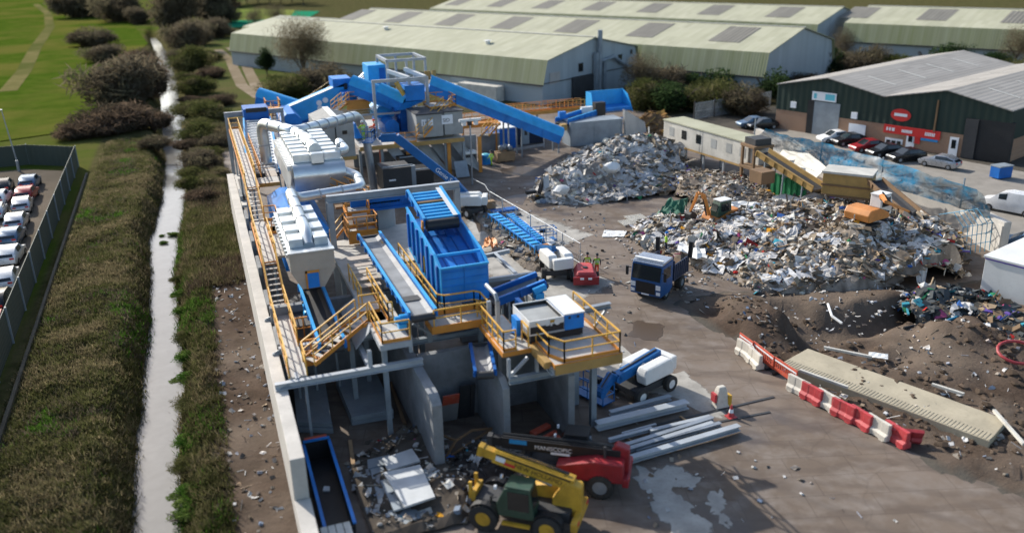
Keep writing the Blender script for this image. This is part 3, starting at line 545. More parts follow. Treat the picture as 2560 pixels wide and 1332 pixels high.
# trees
def tree(name, px, py, h, wd, label, seed, pal, n, size, dark=False, z=0):
    p = V(px, py, z); r = thing(name, label, 'tree'); b, tips = limbs(seed, h, .75, 3, h*.022); b.build('trunk', 'trunk', r, recalc=False); b = None
    v, c = leafmesh('c', n, (wd/2, wd/2, h*.40), size, pal, 40, 2.5 if not dark else .4, seed); v[:, 2] += h*.22
    o = bpy.data.objects.new('crown', tri_mesh('crown', v, c)); COL.objects.link(o); o.parent = r; r.location = p; return r
TW = [(.17, .14, .09), (.20, .165, .10), (.14, .115, .075), (.12, .10, .065)]
tree('bare_tree', 762, 208, 14, 11.5, 'big bare brown tree in front of the long pale warehouse', 11, TW, 20000, .13)
tree('evergreen_tree', 668, 190, 6, 4, 'dark rounded evergreen beside the big bare tree', 12, DARKG, 9000, .12, True)
tree('bare_tree', 1600, 245, 8, 7, 'brown bare tree at the corner between the two pale warehouses', 13, TW, 9000, .11)
tree('bare_tree', 1985, 200, 9, 7, 'bare grey tree before the gable of the second warehouse', 14, BROWN, 6000, .1)
tree('bare_tree', 2100, 175, 9, 6, 'thin bare tree in the gap between warehouses', 15, TW, 6000, .1)
tree('bare_tree', 2535, 175, 9, 8, 'bare brown tree at the right edge behind the green unit', 16, TW, 7000, .11)
tree('bare_tree', 2190, 190, 6, 7, 'low brown tree under the far right warehouse eaves', 17, TW, 7000, .11)
tree('evergreen_tree', 2375, 185, 6, 7, 'dark evergreen behind the grey roof of the green unit', 18, DARKG, 9000, .13, True)
tree('evergreen_tree', 2480, 195, 5, 6, 'second dark evergreen right behind the grey roof', 19, DARKG, 7000, .13, True)
tree('bare_tree', 690, 70, 9, 9, 'bare tree standing by the green sports court', 20, BROWN, 5000, .14)
tree('bare_tree', 640, 75, 8, 8, 'thinner bare tree left of the court tree', 25, BROWN, 4000, .14)
HB = [(820, 235, 130, 'brown', .9, 'dark hedge below the big bare tree'), (720, 240, 120, 'olive', .8, 'low olive bush beside the track foot'), (900, 190, 130, 'bramble', .7, 'dark scrub along the foot of the long warehouse'), (1620, 270, 130, 'olive', 1, 'dark olive bush behind the blue feed hopper'), (1700, 275, 150, 'dark', .7, 'dark evergreen hedge behind the mesh fence'), (1780, 275, 150, 'olive', .9, 'rounded olive bush below the second warehouse'), (1860, 285, 130, 'brown', .9, 'brown scrub left of the green unit'), (1660, 240, 130, 'brown', .9, 'brown scrub under the warehouse eaves'), (1760, 235, 130, 'dark', .7, 'dark shrub under the eaves of the second warehouse'), (1920, 255, 110, 'dark', 1, 'dark bush at the left corner of the green unit'), (2060, 190, 120, 'dark', .9, 'dark bush behind the left end of the grey roof'), (2140, 190, 130, 'brown', .8, 'brown scrub behind the grey roof'), (2250, 195, 120, 'olive', .8, 'olive scrub behind the middle of the grey roof'), (2330, 190, 120, 'dark', .8, 'dark scrub behind the ridge of the grey roof'), (2430, 210, 120, 'brown', .7, 'brown bush near the far right roof edge'), (2540, 210, 120, 'olive', .8, 'olive bush at the right picture edge'), (1580, 200, 80, 'brown', 1, 'small brown bush at the warehouse corner'), (2010, 225, 90, 'bramble', .8, 'bramble below the second warehouse gable')]
for x, y, wd, k, h, l in HB: S(k, x, y, wd, l, h)
FT = 'far belt of dark trees'
b_ = [tree('dark_tree', 590+i*28, 14-(i % 3)*3, 13, 15, 'dark tree in the far belt behind the sports court', 30+i, DARKG+BROWN[:1], 2600, .35, True) for i in range(7)]
for o in b_: o['group'] = FT
for i in range(26):
    q = b_[i % 7]; x = (80+i*30) if i < 15 else (1000+(i-15)*150); p = V(x, -8-(i % 4)*4); o = dup(q, p, R.uniform(0, 6), R.uniform(.8, 1.4)*(1 if i < 15 else 1.3), 'dark tree in the long belt closing the top of the view', 'trees closing the view')
# ================================================================ WAREHOUSES
E2 = Vector((.884, .467, 0)); D2 = Vector((-.467, .884, 0)); A0 = Vector((51.94, 130.36, 0)); ANG = math.atan2(E2.y, E2.x)
def warehouse(name, label, e0, e1, d0, d1, ze, zr, lights, low=3.2, steep=1.1, doors=True):
    """mansard shed in its own frame: x across (e), y along the ridge (d)"""
    r = thing(name, label, 'warehouse'); w_ = e1-e0; L = d1-d0; xm = w_/2
    prof = [(-steep, low), (0, ze), (xm, zr), (w_, ze), (w_+steep, low)]
    b = MB(); i0 = -steep+.25
    b.prism([(i0, 0, 0), (i0, 0, low+.1), (.2, 0, ze-.15), (xm, 0, zr-.18), (w_-.2, 0, ze-.15), (w_+steep-.25, 0, low+.1), (w_+steep-.25, 0, 0)], (0, L, 0)); b.build('wall', 'wall_pale', r)
    def slab(p, q, mat, nm, t=.12):
        b = MB(); b.add([(p[0], -.4, p[1]), (q[0], -.4, q[1]), (q[0], L+.4, q[1]), (p[0], L+.4, p[1]), (p[0], -.4, p[1]-t), (q[0], -.4, q[1]-t), (q[0], L+.4, q[1]-t), (p[0], L+.4, p[1]-t)], ((0, 1, 2, 3), (7, 6, 5, 4), (0, 4, 5, 1), (1, 5, 6, 2), (2, 6, 7, 3), (3, 7, 4, 0))); return b.build(nm, mat, r)
    slab(prof[0], prof[1], 'roof_steep', 'lower_roof'); slab(prof[4], prof[3], 'roof_steep', 'lower_roof')
    ro = slab(prof[1], (xm, zr), 'roof_pale', 'roof'); slab(prof[3], (xm, zr), 'roof_pale', 'roof')
    b = MB(); b.beam((xm, -.4, zr+.04), (xm, L+.4, zr+.04), .5, .1); b.build('ridge_cap', 'white_dirty', r)
    b = MB(); b.beam((-steep-.1, -.4, low-.05), (-steep-.1, L+.4, low-.05), .22, .2); b.beam((w_+steep+.1, -.4, low-.05), (w_+steep+.1, L+.4, low-.05), .22, .2); b.build('gutter', 'dark', r)
    for s, t in lights:                                         # darker translucent sheets set on the near slope
        b = MB(); f = lambda u: (u*xm, ze+(zr-ze)*u)
        (x0, z0), (x1, z1) = f(.28), f(.9); b.add([(x0, s, z0+.05), (x1, s, z1+.05), (x1, s+t, z1+.05), (x0, s+t, z0+.05)], [(0, 1, 2, 3)]); b.build('rooflight', 'asbestos_dark', r, recalc=False)
    q = A0+E2*e0+D2*d0; r.location = (q.x, q.y, 0); r.rotation_euler = (0, 0, ANG); return r
clad('asbestos_dark', (.22, .21, .18), (.17, .16, .14), .8, .4, .8, 1)
w1 = warehouse('warehouse', 'long pale mansard warehouse right behind the blue plant', 0, 25, -1, 92, 7, 9.5, [])
w2 = warehouse('warehouse', 'mossy pale warehouse with three rooflights and a grey gable, second from the plant', 26.6, 52, -25.5, 90, 7, 10, [(7+i*17.5, 6) for i in range(7)])
w2b = warehouse('warehouse', 'pale warehouse row behind the second warehouse with a shadowed roof valley', 78, 104, -11, 110, 7, 9.8, [(8+i*17.5, 6) for i in range(7)])
w3 = warehouse('warehouse', 'pale warehouse at the right top corner above the grey roofed unit', 84, 110, -75, -15, 7, 9.8, [(9+i*16, 6) for i in range(4)])
w4 = warehouse('warehouse', 'farthest low pale roof left of the long warehouses', 26, 50, 94, 130, 5, 7, [])
# gable of the near warehouse: windows, louvres, duct and chimney
def onw(r, b, nm, mat): return b.build(nm, mat, r)
GB = -.06
for x, z, ww, hh, mt in ((10.2-1.2, 4.9, 1.2, 1.4, 'glass'), (20.2, 5.2, 1.1, 1.4, 'glass'), (23.6, 6.0, .5, .8, 'glass'), (2.2, 4.0, 2.6, 1.7, 'asbestos'), (23.6, 4.2, 2.6, 1.8, 'asbestos')):
    b = MB(); b.box(x-ww/2, GB-.06, z-hh/2, x+ww/2, GB, z+hh/2); o = b.build('window' if mt == 'glass' else 'louvre', mt, None); o.parent = w1
    b = MB(); b.box(x-ww/2-.1, GB-.03, z-hh/2-.1, x+ww/2+.1, GB+.02, z-hh/2); o2 = b.build('sill', 'steel_pale', None); o2.parent = o
b = MB(); b.tube([(13.4, -.7, .5), (13.4, -.7, 10.6)], .42, 12); b.tube([(14, -.6, 5.4), (17.5, -.6, 5.8), (23, -.6, 3.2)], .3, 8); b.box(12.2, -1.0, 0, 12.7, -.3, 7); b.box(14.3, -1.0, 0, 15, -.3, 5.2); o = b.build('flue', 'steel_grey', None, smooth=True); o.parent = w1
b = MB(); b.box(6.5, -.5, .02, 12, -.08, 3.4); o = b.build('loading_door', 'dark', None); o.parent = w1
b = MB(); b.box(-.7, -.16, 3.3, 6.5, -.06, 3.42); b.box(6.5, -.16, 3.42, 25.5, -.06, 3.54); o = b.build('trim', 'dark', None); o.parent = w1
for y, u in ((18, .45), (50, .75)):
    b = MB(); x = 12.5*u; z = 7+2.5*u; b.cyl((x, y, z-.1), (x, y, z+.5), .45, .45, 10); b.cyl((x, y, z+.5), (x, y, z+.62), .75, .3, 10); o = b.build('roof_vent', 'white', None); o.parent = w1
b = MB(); b.box(-3.2, 8, .02, -1.3, 17, 2.5); b.box(-4.2, 18, .02, -1.3, 21, 2.0); o = tag(b.build('store_unit', 'white_dirty'), 'pale plant room with a black pipe against the long warehouse wall', 'plant room'); o.location = w1.location; o.rotation_euler = w1.rotation_euler
# green clad unit with the grey twin gabled roof
gp = Vector((73.25, 97.9, 0)); gd = Vector((83.66-73.25, 69.63-97.9, 0)).normalized(); gb = Vector((-gd.y, gd.x, 0)); GA = math.atan2(gd.y, gd.x)
gu = thing('industrial_unit', 'dark green clad trade unit with brick base and grey twin gabled roof', 'building')
def GP(px, py):                                                # survey onto the front wall: local (x, z)
    d = _ray(px, py); nrm = gb; t = (gp-CAMP).dot(nrm)/d.dot(nrm); q = CAMP+d*t; return (q-gp).dot(gd), q.z
xa, za_ = GP(2070, 216); xv, zv = GP(2212, 254); xb, zb = GP(2365, 266); xe = xb+(xb-xv); gl = 38
ze_ = 6.0
roofp = [(0, ze_), (xa, ze_+1.5), (xv, ze_), (xb, ze_+1.5), (xe, ze_)]
b = MB(); b.prism([(0, 0, 2.6)]+[(x, 0, z-.14) for x, z in roofp]+[(xe, 0, 2.6)], (0, gl, 0)); b.build('cladding', 'green_clad', gu)
b = MB(); b.prism([(.05, .04, 0), (.05, .04, 2.6), (xe-.05, .04, 2.6), (xe-.05, .04, 0)], (0, gl-.1, 0)); b.build('base_wall', 'brick', gu)
b = MB()
for (x0, z0), (x1, z1) in zip(roofp, roofp[1:]): b.add([(x0, -.3, z0), (x1, -.3, z1), (x1, gl+.3, z1), (x0, gl+.3, z0), (x0, -.3, z0-.12), (x1, -.3, z1-.12), (x1, gl+.3, z1-.12), (x0, gl+.3, z0-.12)], ((0, 1, 2, 3), (7, 6, 5, 4), (0, 4, 5, 1), (1, 5, 6, 2), (2, 6, 7, 3), (3, 7, 4, 0)))
b.build('roof', 'roof_grey', gu)
for (x0, z0), (x1, z1) in zip(roofp, roofp[1:]):
    for i in range(4):
        y = 6+i*8; b = MB(); f = lambda u, yy: (x0+(x1-x0)*u, yy, z0+(z1-z0)*u+.03); b.add([f(.25, y), f(.75, y), f(.75, y+.5), f(.25, y+.5)], [(0, 1, 2, 3)]); b.build('rooflight', 'white_dirty', gu, recalc=False)
def gq(nm, px0, py0, px1, py1, mat, dep=.08, z0=None, off=-.02, sub=None):
    (xa_, zt), (xb_, zb_) = GP(px0, py0), GP(px1, py1); zb_ = zb_ if z0 is None else z0; b = MB(); b.box(xa_, off-dep, zb_, xb_, off, zt); return b.build(nm, mat, gu)
gq('roller_door', 2030, 252, 2094, 330, 'steel_grey', .05, .02); gq('door_frame', 2022, 250, 2030, 325, 'black', .08, .02)
def sign(nm, px0, py0, px1, py1, mat, marks, mm='letter_white'):
    (x0, zt), (x1, _) = GP(px0, py0), GP(px1, py1); _, zb0 = GP(px0, py1-(py1-py0)*0); 
    zt0 = GP(px0, py0)[1]; h = marks['h']; b = MB(); b.box(x0, -.14, zt0-h, x1, -.05, zt0); o = b.build(nm, mat, gu); b = MB()
    for u0, u1, v0, v1 in marks['m']: b.box(x0+(x1-x0)*u0, -.15, zt0-h*v1, x0+(x1-x0)*u1, -.141, zt0-h*v0)
    b2 = b.build('lettering', mm, o); return o
sign('sign', 2033, 228, 2093, 236, 'letter_white', {'h': 1.1, 'm': [(.08, .2, .2, .8), (.55, .95, .15, .85)]}, 'turquoise')
sign('sign', 2212, 310, 2350, 350, 'sign_red', {'h': 1.0, 'm': [(.05, .08, .3, .7), (.1, .13, .3, .7), (.15, .2, .3, .7)]+[(.33+i*.024, .348+i*.024, .35, .7) for i in range(8)]+[(.74+i*.03, .76+i*.03, .3, .7) for i in range(6)]})
(x0, z0) = GP(2253, 288); b = MB(); b.add([(x0+1.25*math.cos(t), -.1, z0+.75*math.sin(t)) for t in [i*math.pi/10 for i in range(20)]]+[(x0+1.25*math.cos(t), -.05, z0+.75*math.sin(t)) for t in [i*math.pi/10 for i in range(20)]], [tuple(range(20))]+[(i, (i+1) % 20, 20+(i+1) % 20, 20+i) for i in range(20)]); o = b.build('oval_sign', 'sign_red', gu); b = MB(); b.box(x0-.8, -.115, z0-.15, x0+.8, -.101, z0+.2); b.build('lettering', 'letter_white', o)
gq('window', 2214, 343, 2256, 362, 'letter_white', .06)
(x0, z0), (x1, z1) = GP(2216, 345), GP(2254, 360); zt = max(z0, z1)
b = MB()
for i in range(3): b.box(x0+(x1-x0)*(i/3+.04), -.12, z0-.95, x0+(x1-x0)*(i/3+.29), -.081, z0-.15)
b.build('pane', 'glass', gu)
for px, py in ((2267, 345), (2372, 372)): 
    x0, _ = GP(px, py); b = MB(); b.box(x0, -.1, .02, x0+1.0, -.02, 2.2); o = b.build('door', 'letter_white', gu); b = MB(); b.box(x0+.25, -.13, .9, x0+.75, -.101, 1.9); b.build('glazing', 'glass', o)
x0, _ = GP(2284, 350); b = MB(); b.box(x0, -.1, .8, x0+.8, -.02, 2.1); b.build('notice', 'sign_red', gu)
x0, _ = GP(2322, 360); b = MB(); b.box(x0-1, -.1, 1.3, x0+1, -.02, 2.1); b.build('notice', 'sign_blue', gu)
gq('shutter', 2124, 308, 2163, 335, 'letter_white', .1, .8)
for px, py in ((1985, 262), (2137, 289)): x0, z0 = GP(px, py); b = MB(); b.box(x0-.4, -.2, z0-.4, x0+.4, -.02, z0+.4); b.build('floodlight', 'letter_white', gu)
x0 = GP(2412, 330)[0]; x1 = GP(2528, 360)[0]; b = MB(); b.box(x0, -.03, .02, x1, .5, 4.6); b.build('doorway', 'black', gu); b = MB(); b.box(x0+.02, -.25, .02, x0+(x1-x0)*.28, -.04, 4.5); b.build('door_leaf', 'steel_dark' if 'steel_dark' in M else 'dark', gu)
x0 = GP(2338, 300)[0]; b = MB(); b.box(x0, -.16, 2.5, x0+.2, -.03, 6.2); b.build('downpipe', 'rustbrown', gu)
gu.location = gp; gu.rotation_euler = (0, 0, GA)
# ================================================================ PLANT, NEAR HALF (axis aligned, X across, Y away)
ZD = 5.5
def mesh_thing(b, name, mat, label, cat, group=None, **k): return tag(b.build(name, mat, None, **k), label, cat, group)
# long retaining wall beside the ditch
t = thing('retaining_wall', 'long pale concrete retaining wall between the ditch and the plant', 'wall', (1.75, 32, 0)); RW = t
b = MB(); b.box(1.44, 32.6, 0, 2.07, 86, 4); b.build('upper_wall', 'conc_wall', t, bevel=.03)
b = MB(); b.box(1.42, 8, -.3, 2.10, 32.57, 2.0); b.build('lower_wall', 'conc_wall', t, bevel=.03)
for y in (39.1, 43.2, 48):
    b = MB(); b.box(1.75, y-.1, 4.004, 2.3, y+.1, 4.1); b.prism([(1.75, y-.02, 4.1), (2.2, y-.02, 4.1), (2.2, y-.02, 4.3)], (0, .04, 0)); b.build('bracket', 'steel_grey', t)
for y in (44, 50, 56, 62, 68, 75):
    b = MB(); b.box(2.075, y, 0, 2.3, y+2.6, 4.5 if y > 50 else 4.2); b.build('wall_panel', 'conc', t)
# bay divider walls
for (x0, x1, y0, y1, z, l) in ((8.32, 8.82, 35.3, 47.5, 4.0, 'long grey concrete bay wall right of the slab stacks'), (12.0, 12.36, 35.6, 40.0, 4.0, 'grey concrete bay wall under the lower compactor deck'), (15.5, 15.86, 35.6, 40.0, 4.0, 'rightmost grey concrete bay wall below the compactor platform')):
    b = MB(); b.prism([(x0, y0, 0), (x0, y1, 0), (x0, y1, z), (x0, y0+.6, z), (x0, y0, z-.35)], (x1-x0, 0, 0)); mesh_thing(b, 'bay_wall', 'conc', l, 'wall', 'concrete bay walls', bevel=.02)
b = MB(); b.box(8.85, 40.05, 0, 17.6, 40.45, 4.0); mesh_thing(b, 'bay_wall', 'conc', 'grey back wall of the two bays under the plant', 'wall', 'concrete bay walls')
b = MB(); b.box(2.1, 47.55, 0, 9.6, 47.95, 4.9); mesh_thing(b, 'bay_wall', 'conc', 'dark back wall of the left slab bay', 'wall', 'concrete bay walls')
b = MB(); b.box(17.2, 40.5, 0, 17.6, 49, 4.0); b.box(13.8, 49, 0, 17.6, 49.4, 4.0); mesh_thing(b, 'bay_wall', 'conc', 'grey corner walls right of the blue hopper', 'wall', 'concrete bay walls')
# bay debris: doors leaning on the wall
b = MB(); b.obox((10.3, 39.5, .95), (.45, 0, 0), (0, .35, -.95), (0, .04, .01)); o = mesh_thing(b, 'board', 'grey_box', 'grey board with an orange top leaning on the bay back wall', 'board'); b = MB(); b.obox((10.3, 39.22, 1.6), (.452, 0, 0), (0, .12, -.32), (0, .04, .01)); b.build('top_panel', 'orange_plastic', o)
for dx, l in ((1.35, 'wide'), (1.8, 'narrow')):
    b = MB(); b.obox((9.2+dx+.6, 39.6, 1.1), (.12 if l == 'narrow' else .3, 0, 0), (0, .25, -1.1), (0, .05, .01)); mesh_thing(b, 'board', 'dark', l+' dark board leaning on the bay back wall beside the orange topped board', 'board')
# steel frame above the left bay
t = thing('steel_beams', 'pale grey steel beams spanning the left bay at the wall head', 'steel frame', (5, 39.2, 4))
def ib(par, p, q, w=.3, h=.34, mat='steel_pale', nm='beam'): return MB().ibeam(p, q, w, h).build(nm, mat, par)
ib(t, (1.5, 39.1, 4.2), (8.9, 39.1, 4.2)); ib(t, (2.1, 43.2, 4.2), (8.3, 43.2, 4.2)); ib(t, (6.2, 39.3, 4.2), (6.2, 46, 4.2), .24, .28); ib(t, (6.2, 39.1, 4.4), (6.2, 39.1, 5.3), .2, .2, nm='post'); ib(t, (2.6, 39.2, 4.3), (2.6, 39.9, 4.3), .2, .24); ib(t, (8.5, 40, 4.4), (8.5, 40, 5.3), .2, .2, nm='post')
for a, b2 in (((5.9, 43.2, 0), (5.9, 43.2, 5.3)), ((9.9, 41.6, 4), (9.9, 41.6, 5.3)), ((12.8, 41.3, 4), (12.8, 41.3, 5.3))): ib(t, a, b2, .26, .26, 'steel_grey', 'post')
b = MB(); b.beam((9.9, 41.4, 4.6), (9.0, 41.4, 5.3), .12, .12); b.beam((5.9, 43.0, 4.5), (6.9, 43, 5.3), .14, .14); b.build('brace', 'steel_grey', t)
ib(t, (8.9, 41.6, 4.16), (13.6, 41.6, 4.16), .3, .3, 'steel_grey')
# ---------------- low walkway along the wall, stairs and mid platform
t = thing('walkway', 'long grey walkway with yellow rails stepping up along the concrete wall', 'walkway', (2.7, 39, 4.3))
def deckplate(par, x0, y0, x1, y1, z, th=.16, edge=True, name='floor'):
    b = MB(); b.box(x0, y0, z-th, x1, y1, z); o = b.build(name, 'deck', par)
    if edge:
        b = MB(); e = .05
        for p, q in (((x0-e, y0-e), (x1+e, y0)), ((x0-e, y1), (x1+e, y1+e)), ((x0-e, y0), (x0, y1)), ((x1, y0), (x1+e, y1))): b.box(p[0], p[1], z-.24, q[0], q[1], z-.003)
        b.build('edge_beam', 'orange', par)
    return o
z1, z2, z3 = 4.4, 5.9, 7.1
ya = V(722, 945, z1).y; yb = V(690, 758, z1).y; deckplate(t, 2.22, ya, 3.12, yb, z1, edge=False)
yc = V(675, 653, z2).y; stairs(t, (2.68, yb-.1, z1), (2.68, yc+.1, z2), .85, 8)
yd = V(640, 555, z2).y; deckplate(t, 2.25, yc, 3.15, yd, z2); deckplate(t, 3.2, yc+.8, 4.0, yd, z2, edge=False)
ye = V(625, 468, z3).y; stairs(t, (2.75, yd-.1, z2), (2.75, ye+.1, z3), .85, 8)
yf = V(578, 323, z3).y; deckplate(t, 2.4, ye, 3.35, yf, z3)
railing(t, [(2.24, yb, z1), (2.24, ya, z1)]); railing(t, [(3.1, yb, z1), (3.1, ya+3.6, z1)]); railing(t, [(3.1, ya+1.6, z1), (3.1, ya, z1)], toe=False)
railing(t, [(2.27, yd, z2), (2.27, yc, z2)]); railing(t, [(4.0, yd-1.4, z2), (4.0, yd-.1, z2), (3.2, yd, z2)], mat='orange'); railing(t, [(3.15, yc+.05, z2), (3.15, yd-3, z2)])
railing(t, [(2.42, ye, z3), (2.42, yf, z3)]); railing(t, [(3.33, ye+2.5, z3), (3.33, yf, z3), (2.42, yf, z3)])
for y in (ya+.4, ya+5, yb-.5, yc+1, yd-1, ye+1, ye+9, ye+17, yf-1):
    zz = z1 if y < yb else z2 if y < yd else z3
    for x in (2.4, 3.0): b = MB(); b.beam((x, y, 0 if x > 2.5 else 4.1), (x, y, zz-.17), .14, .14); b.build('leg', 'steel_grey', t)
t = thing('cage_landing', 'small orange caged landing beside the low walkway end', 'landing', V(745, 850, z1))
p = V(745, 850, z1); b = MB(); b.box(3.25, p.y-1.5, z1-.9, 4.1, p.y+1.6, z1-.8); b.build('floor', 'orange', t)
railing(t, [(3.25, p.y-1.5, z1-.8), (4.1, p.y-1.5, z1-.8), (4.1, p.y+1.6, z1-.8), (3.25, p.y+1.6, z1-.8)], mat='orange', step=.5, h=1.4)
b = MB(); b.box(3.3, p.y+1.7, z1, 4.15, p.y+6.6, z1+.06); b.build('cover_plate', 'dark', t)
# orange stair up to the main deck
sb = V(772, 905, z1); stt = V(905, 797, ZD); t = thing('stairway', 'orange stairway rising from the low walkway to the main deck', 'stairs', sb)
stairs(t, sb, stt, .95, 9); deckplate(t, stt.x, stt.y-.6, stt.x+1.2, stt.y+.6, ZD); railing(t, [(stt.x, stt.y+.6, ZD), (stt.x+1.1, stt.y+.6, ZD)]); b = MB(); b.beam((stt.x-.9, stt.y-.45, 4), (stt.x-.9, stt.y-.45, ZD-.4), .14, .14); b.beam((stt.x-.9, stt.y+.45, 4), (stt.x-.9, stt.y+.45, ZD-.4), .14, .14); b.build('leg', 'orange', t)
# ---------------- main deck
cl = V(955, 868, ZD); cr = V(1024, 845, ZD); fr = V(1222, 798, ZD); fl = V(1087, 822, ZD); yD = (cl.y+cr.y)/2; yF = (fr.y+fl.y)/2; XL0 = cl.x; XR0 = fr.x; xg = fl.x
ZH = ZD+.25; hp = V(1102, 764, ZH); YH = hp.y; hx0 = VY(1100.5, 675, YH).x; hx1 = VY(1220.4, 657, YH).x; hz = VY(1100.5, 675, YH).z
hbk = VX(1015.5, 521, hx0); YB = min(hbk.y, 53); hzb = VY(1015.5, 521, YB).z
yE = 56.5; xp0, xp1 = hx0-.35, hx1+.1
t = thing('main_deck', 'pale grey main deck with yellow railings around the flat conveyor and blue hopper', 'platform', (xg, yD, ZD))
deckplate(t, XL0, yD, cr.x, yD+2.6, ZD, edge=False); deckplate(t, XL0, yD+2.6, XL0+.95, yE, ZD, edge=False, name='floor'); deckplate(t, XL0+.95, yD+8.6, xg-.1, yE, ZD, edge=False); deckplate(t, xg-.1, yF, xp0-.1, yE+2, ZD, edge=False); deckplate(t, xp0-.1, yF, XR0, yF+1.6, ZD, edge=False); deckplate(t, xp0-.1, YB+1, XR0, yE+2, ZD, edge=False); deckplate(t, cr.x-.25, yD+2.6, cr.x+.1, yD+8.6, ZD, edge=False)
b = MB(); b.box(XL0-.06, yD-.06, ZD-.3, cr.x+.02, yD-.003, ZD-.003); b.box(XL0-.06, yD, ZD-.3, XL0-.004, yE, ZD-.003); b.build('edge_beam', 'steel_pale', t)
b = MB(); b.box(xg-.1, yF-.06, ZD-.3, XR0, yF-.003, ZD+.12); b.box(xp0-.1, yF+1.604, ZD-.2, XR0, yF+1.66, ZD+.3); b.box(xg-.16, yF-.06, ZD-.3, xg-.104, yF+1.4, ZD+.1); b.build('edge_beam', 'orange', t)
b = MB(); b.box(xp0-.1, yF+1.7, ZD-1.1, XR0, YB+.9, ZD-1.05); b.box(XL0+.95, yD+2.7, ZD-1.1, cr.x-.3, yD+8.5, ZD-1.05); b.build('pit_sheet', 'black', t)  # thin black sheet hung below the deck openings
railing(t, [(XL0+.1, yD+3.2, ZD), (XL0+.1, yD+.1, ZD), (cr.x, yD+.1, ZD)]); railing(t, [(xg, yF+.05, ZD), (XR0-.05, yF+.05, ZD)], h=1.0, toe=False)
railing(t, [(xp0, YB+1.5, ZD), (xp0, yF+1.9, ZD), (xp0+.3, yF+1.6, ZD), (XR0-.3, yF+1.6, ZD), (XR0-.05, yF+1.3, ZD), (XR0-.05, yF+.05, ZD)])
railing(t, [(xp0+.9, YB+1.0, ZD), (XR0-1, YB+1.0, ZD)], mat='orange'); railing(t, [(XL0+1.0, yD+8.4, ZD), (XL0+1.0, yD+2.7, ZD), (cr.x-.3, yD+2.7, ZD)]); railing(t, [(XL0+.1, yD+9.5, ZD), (XL0+.1, yD+5.4, ZD)], toe=False)
railing(t, [(xg-1.0, 53.2, ZD), (xg-.2, 53.0, ZD), (xg-.2, 51.4, ZD)])
for x, y in ((XL0+.2, yD+.4), (XL0+.2, yD+6), (XR0-.2, yF+1), (xg+.2, yF+4), (xp0, 48), (XL0+.2, 52), (xg, 54)): b = MB(); b.ibeam((x, y, .02), (x, y, ZD-.2), .26, .26); b.build('leg', 'steel_grey', t)
# cover plates stepping beside the conveyor
b = MB()
for i in range(5): y = yD+7.2+i*.75; x = cr.x-1.15-.0*i; b.box(x+i*-.05, y, ZD+.35+i*.16, cr.x+.05, y+.7, ZD+.40+i*.16)
mesh_thing(b, 'cover_plates', 'cream', 'stepped cream cover plates left of the flat conveyor', 'cover')
p = V(930, 690, ZD)
b = MB(); b.prism([(XL0-.9, 41.5, 4.3), (XL0-.06, 41.2, ZD-.1), (XL0-.06, 46, ZD-.1), (XL0-.9, 46.6, 4.6)], (0, 0, .06)); mesh_thing(b, 'side_plate', 'steel_pale', 'pale steel plate sloping down left of the main deck', 'plate')
# flat conveyor
zc = ZD+.75; ca = V(1057, 790, zc); cb = V(925, 592, zc+.35)
conveyor('belt_conveyor', 'long flat grey belt conveyor with blue sides along the main deck', (ca.x, ca.y, zc), (cb.x-.05, cb.y, zc+.35), 1.22, .42, hi='blue_bright_lit', ground=ZD)
b = MB(); q = V(1030, 745, zc+.1); b.box(q.x-.6, q.y-.35, zc+.09, q.x+.5, q.y+.35, zc+.11); mesh_thing(b, 'rubber_mat', 'dark', 'dark rubber mat lying on the flat belt', 'mat')
b = MB(); b.cyl((ca.x-1.1, ca.y+.6, ZD+.5), (ca.x-.7, ca.y+.6, ZD+.5), .26, n=14); b.cyl((ca.x-1.35, ca.y+.6, ZD+.5), (ca.x-1.1, ca.y+.6, ZD+.5), .19, n=14); b.box(ca.x-1.2, ca.y+.35, ZD+.02, ca.x-.8, ca.y+.85, ZD+.3); mesh_thing(b, 'gear_motor', 'blue_bright_lit', 'round blue gear motor at the lower end of the flat conveyor', 'motor')
# orange caged access cabin behind the flat conveyor
t = thing('access_cage', 'orange caged landing with steps above the head of the flat conveyor', 'landing', (8.6, 54.5, ZD))
deckplate(t, 8.0, 54.8, 10.0, 56.2, ZD+.9); deckplate(t, 8.3, 56.4, 9.8, 58, ZD+1.9)
railing(t, [(7.9, 53.6, ZD+.9), (7.9, 56.1, ZD+.9), (10, 56.1, ZD+.9), (10, 54.8, ZD+.9), (7.9, 54.8, ZD+.9)], mat='orange', step=.7); railing(t, [(8.3, 56.4, ZD+1.9), (8.3, 58, ZD+1.9), (9.8, 58, ZD+1.9), (9.8, 56.4, ZD+1.9)], mat='orange', step=.7)
b = MB(); b.prism([(8.5, 55.3, ZD+1.6), (9.5, 55.3, ZD+1.6), (9.2, 56.0, ZD+1.0), (8.8, 56, ZD+1.0)], (0, .5, .35)); b.build('chute', 'cream', t); b = MB(); b.box(8.0, 54.74, ZD+.2, 10.0, 54.796, ZD+.85); b.build('kick_panel', 'orange', t)
railing(t, [(6.9, 55.6, ZD), (8.0, 56.2, ZD+.9)], mat='yellow_rail'); railing(t, [(9.3, 58.2, ZD+1.9), (7.6, 64, ZD+1.9)], mat='orange'); railing(t, [(10.2, 58.2, ZD+1.9), (8.6, 64, ZD+1.9)], mat='orange'); b = MB(); b.box(7.8, 58.1, ZD+1.75, 9.9, 64, ZD+1.9); b.build('floor', 'rustbrown', t)
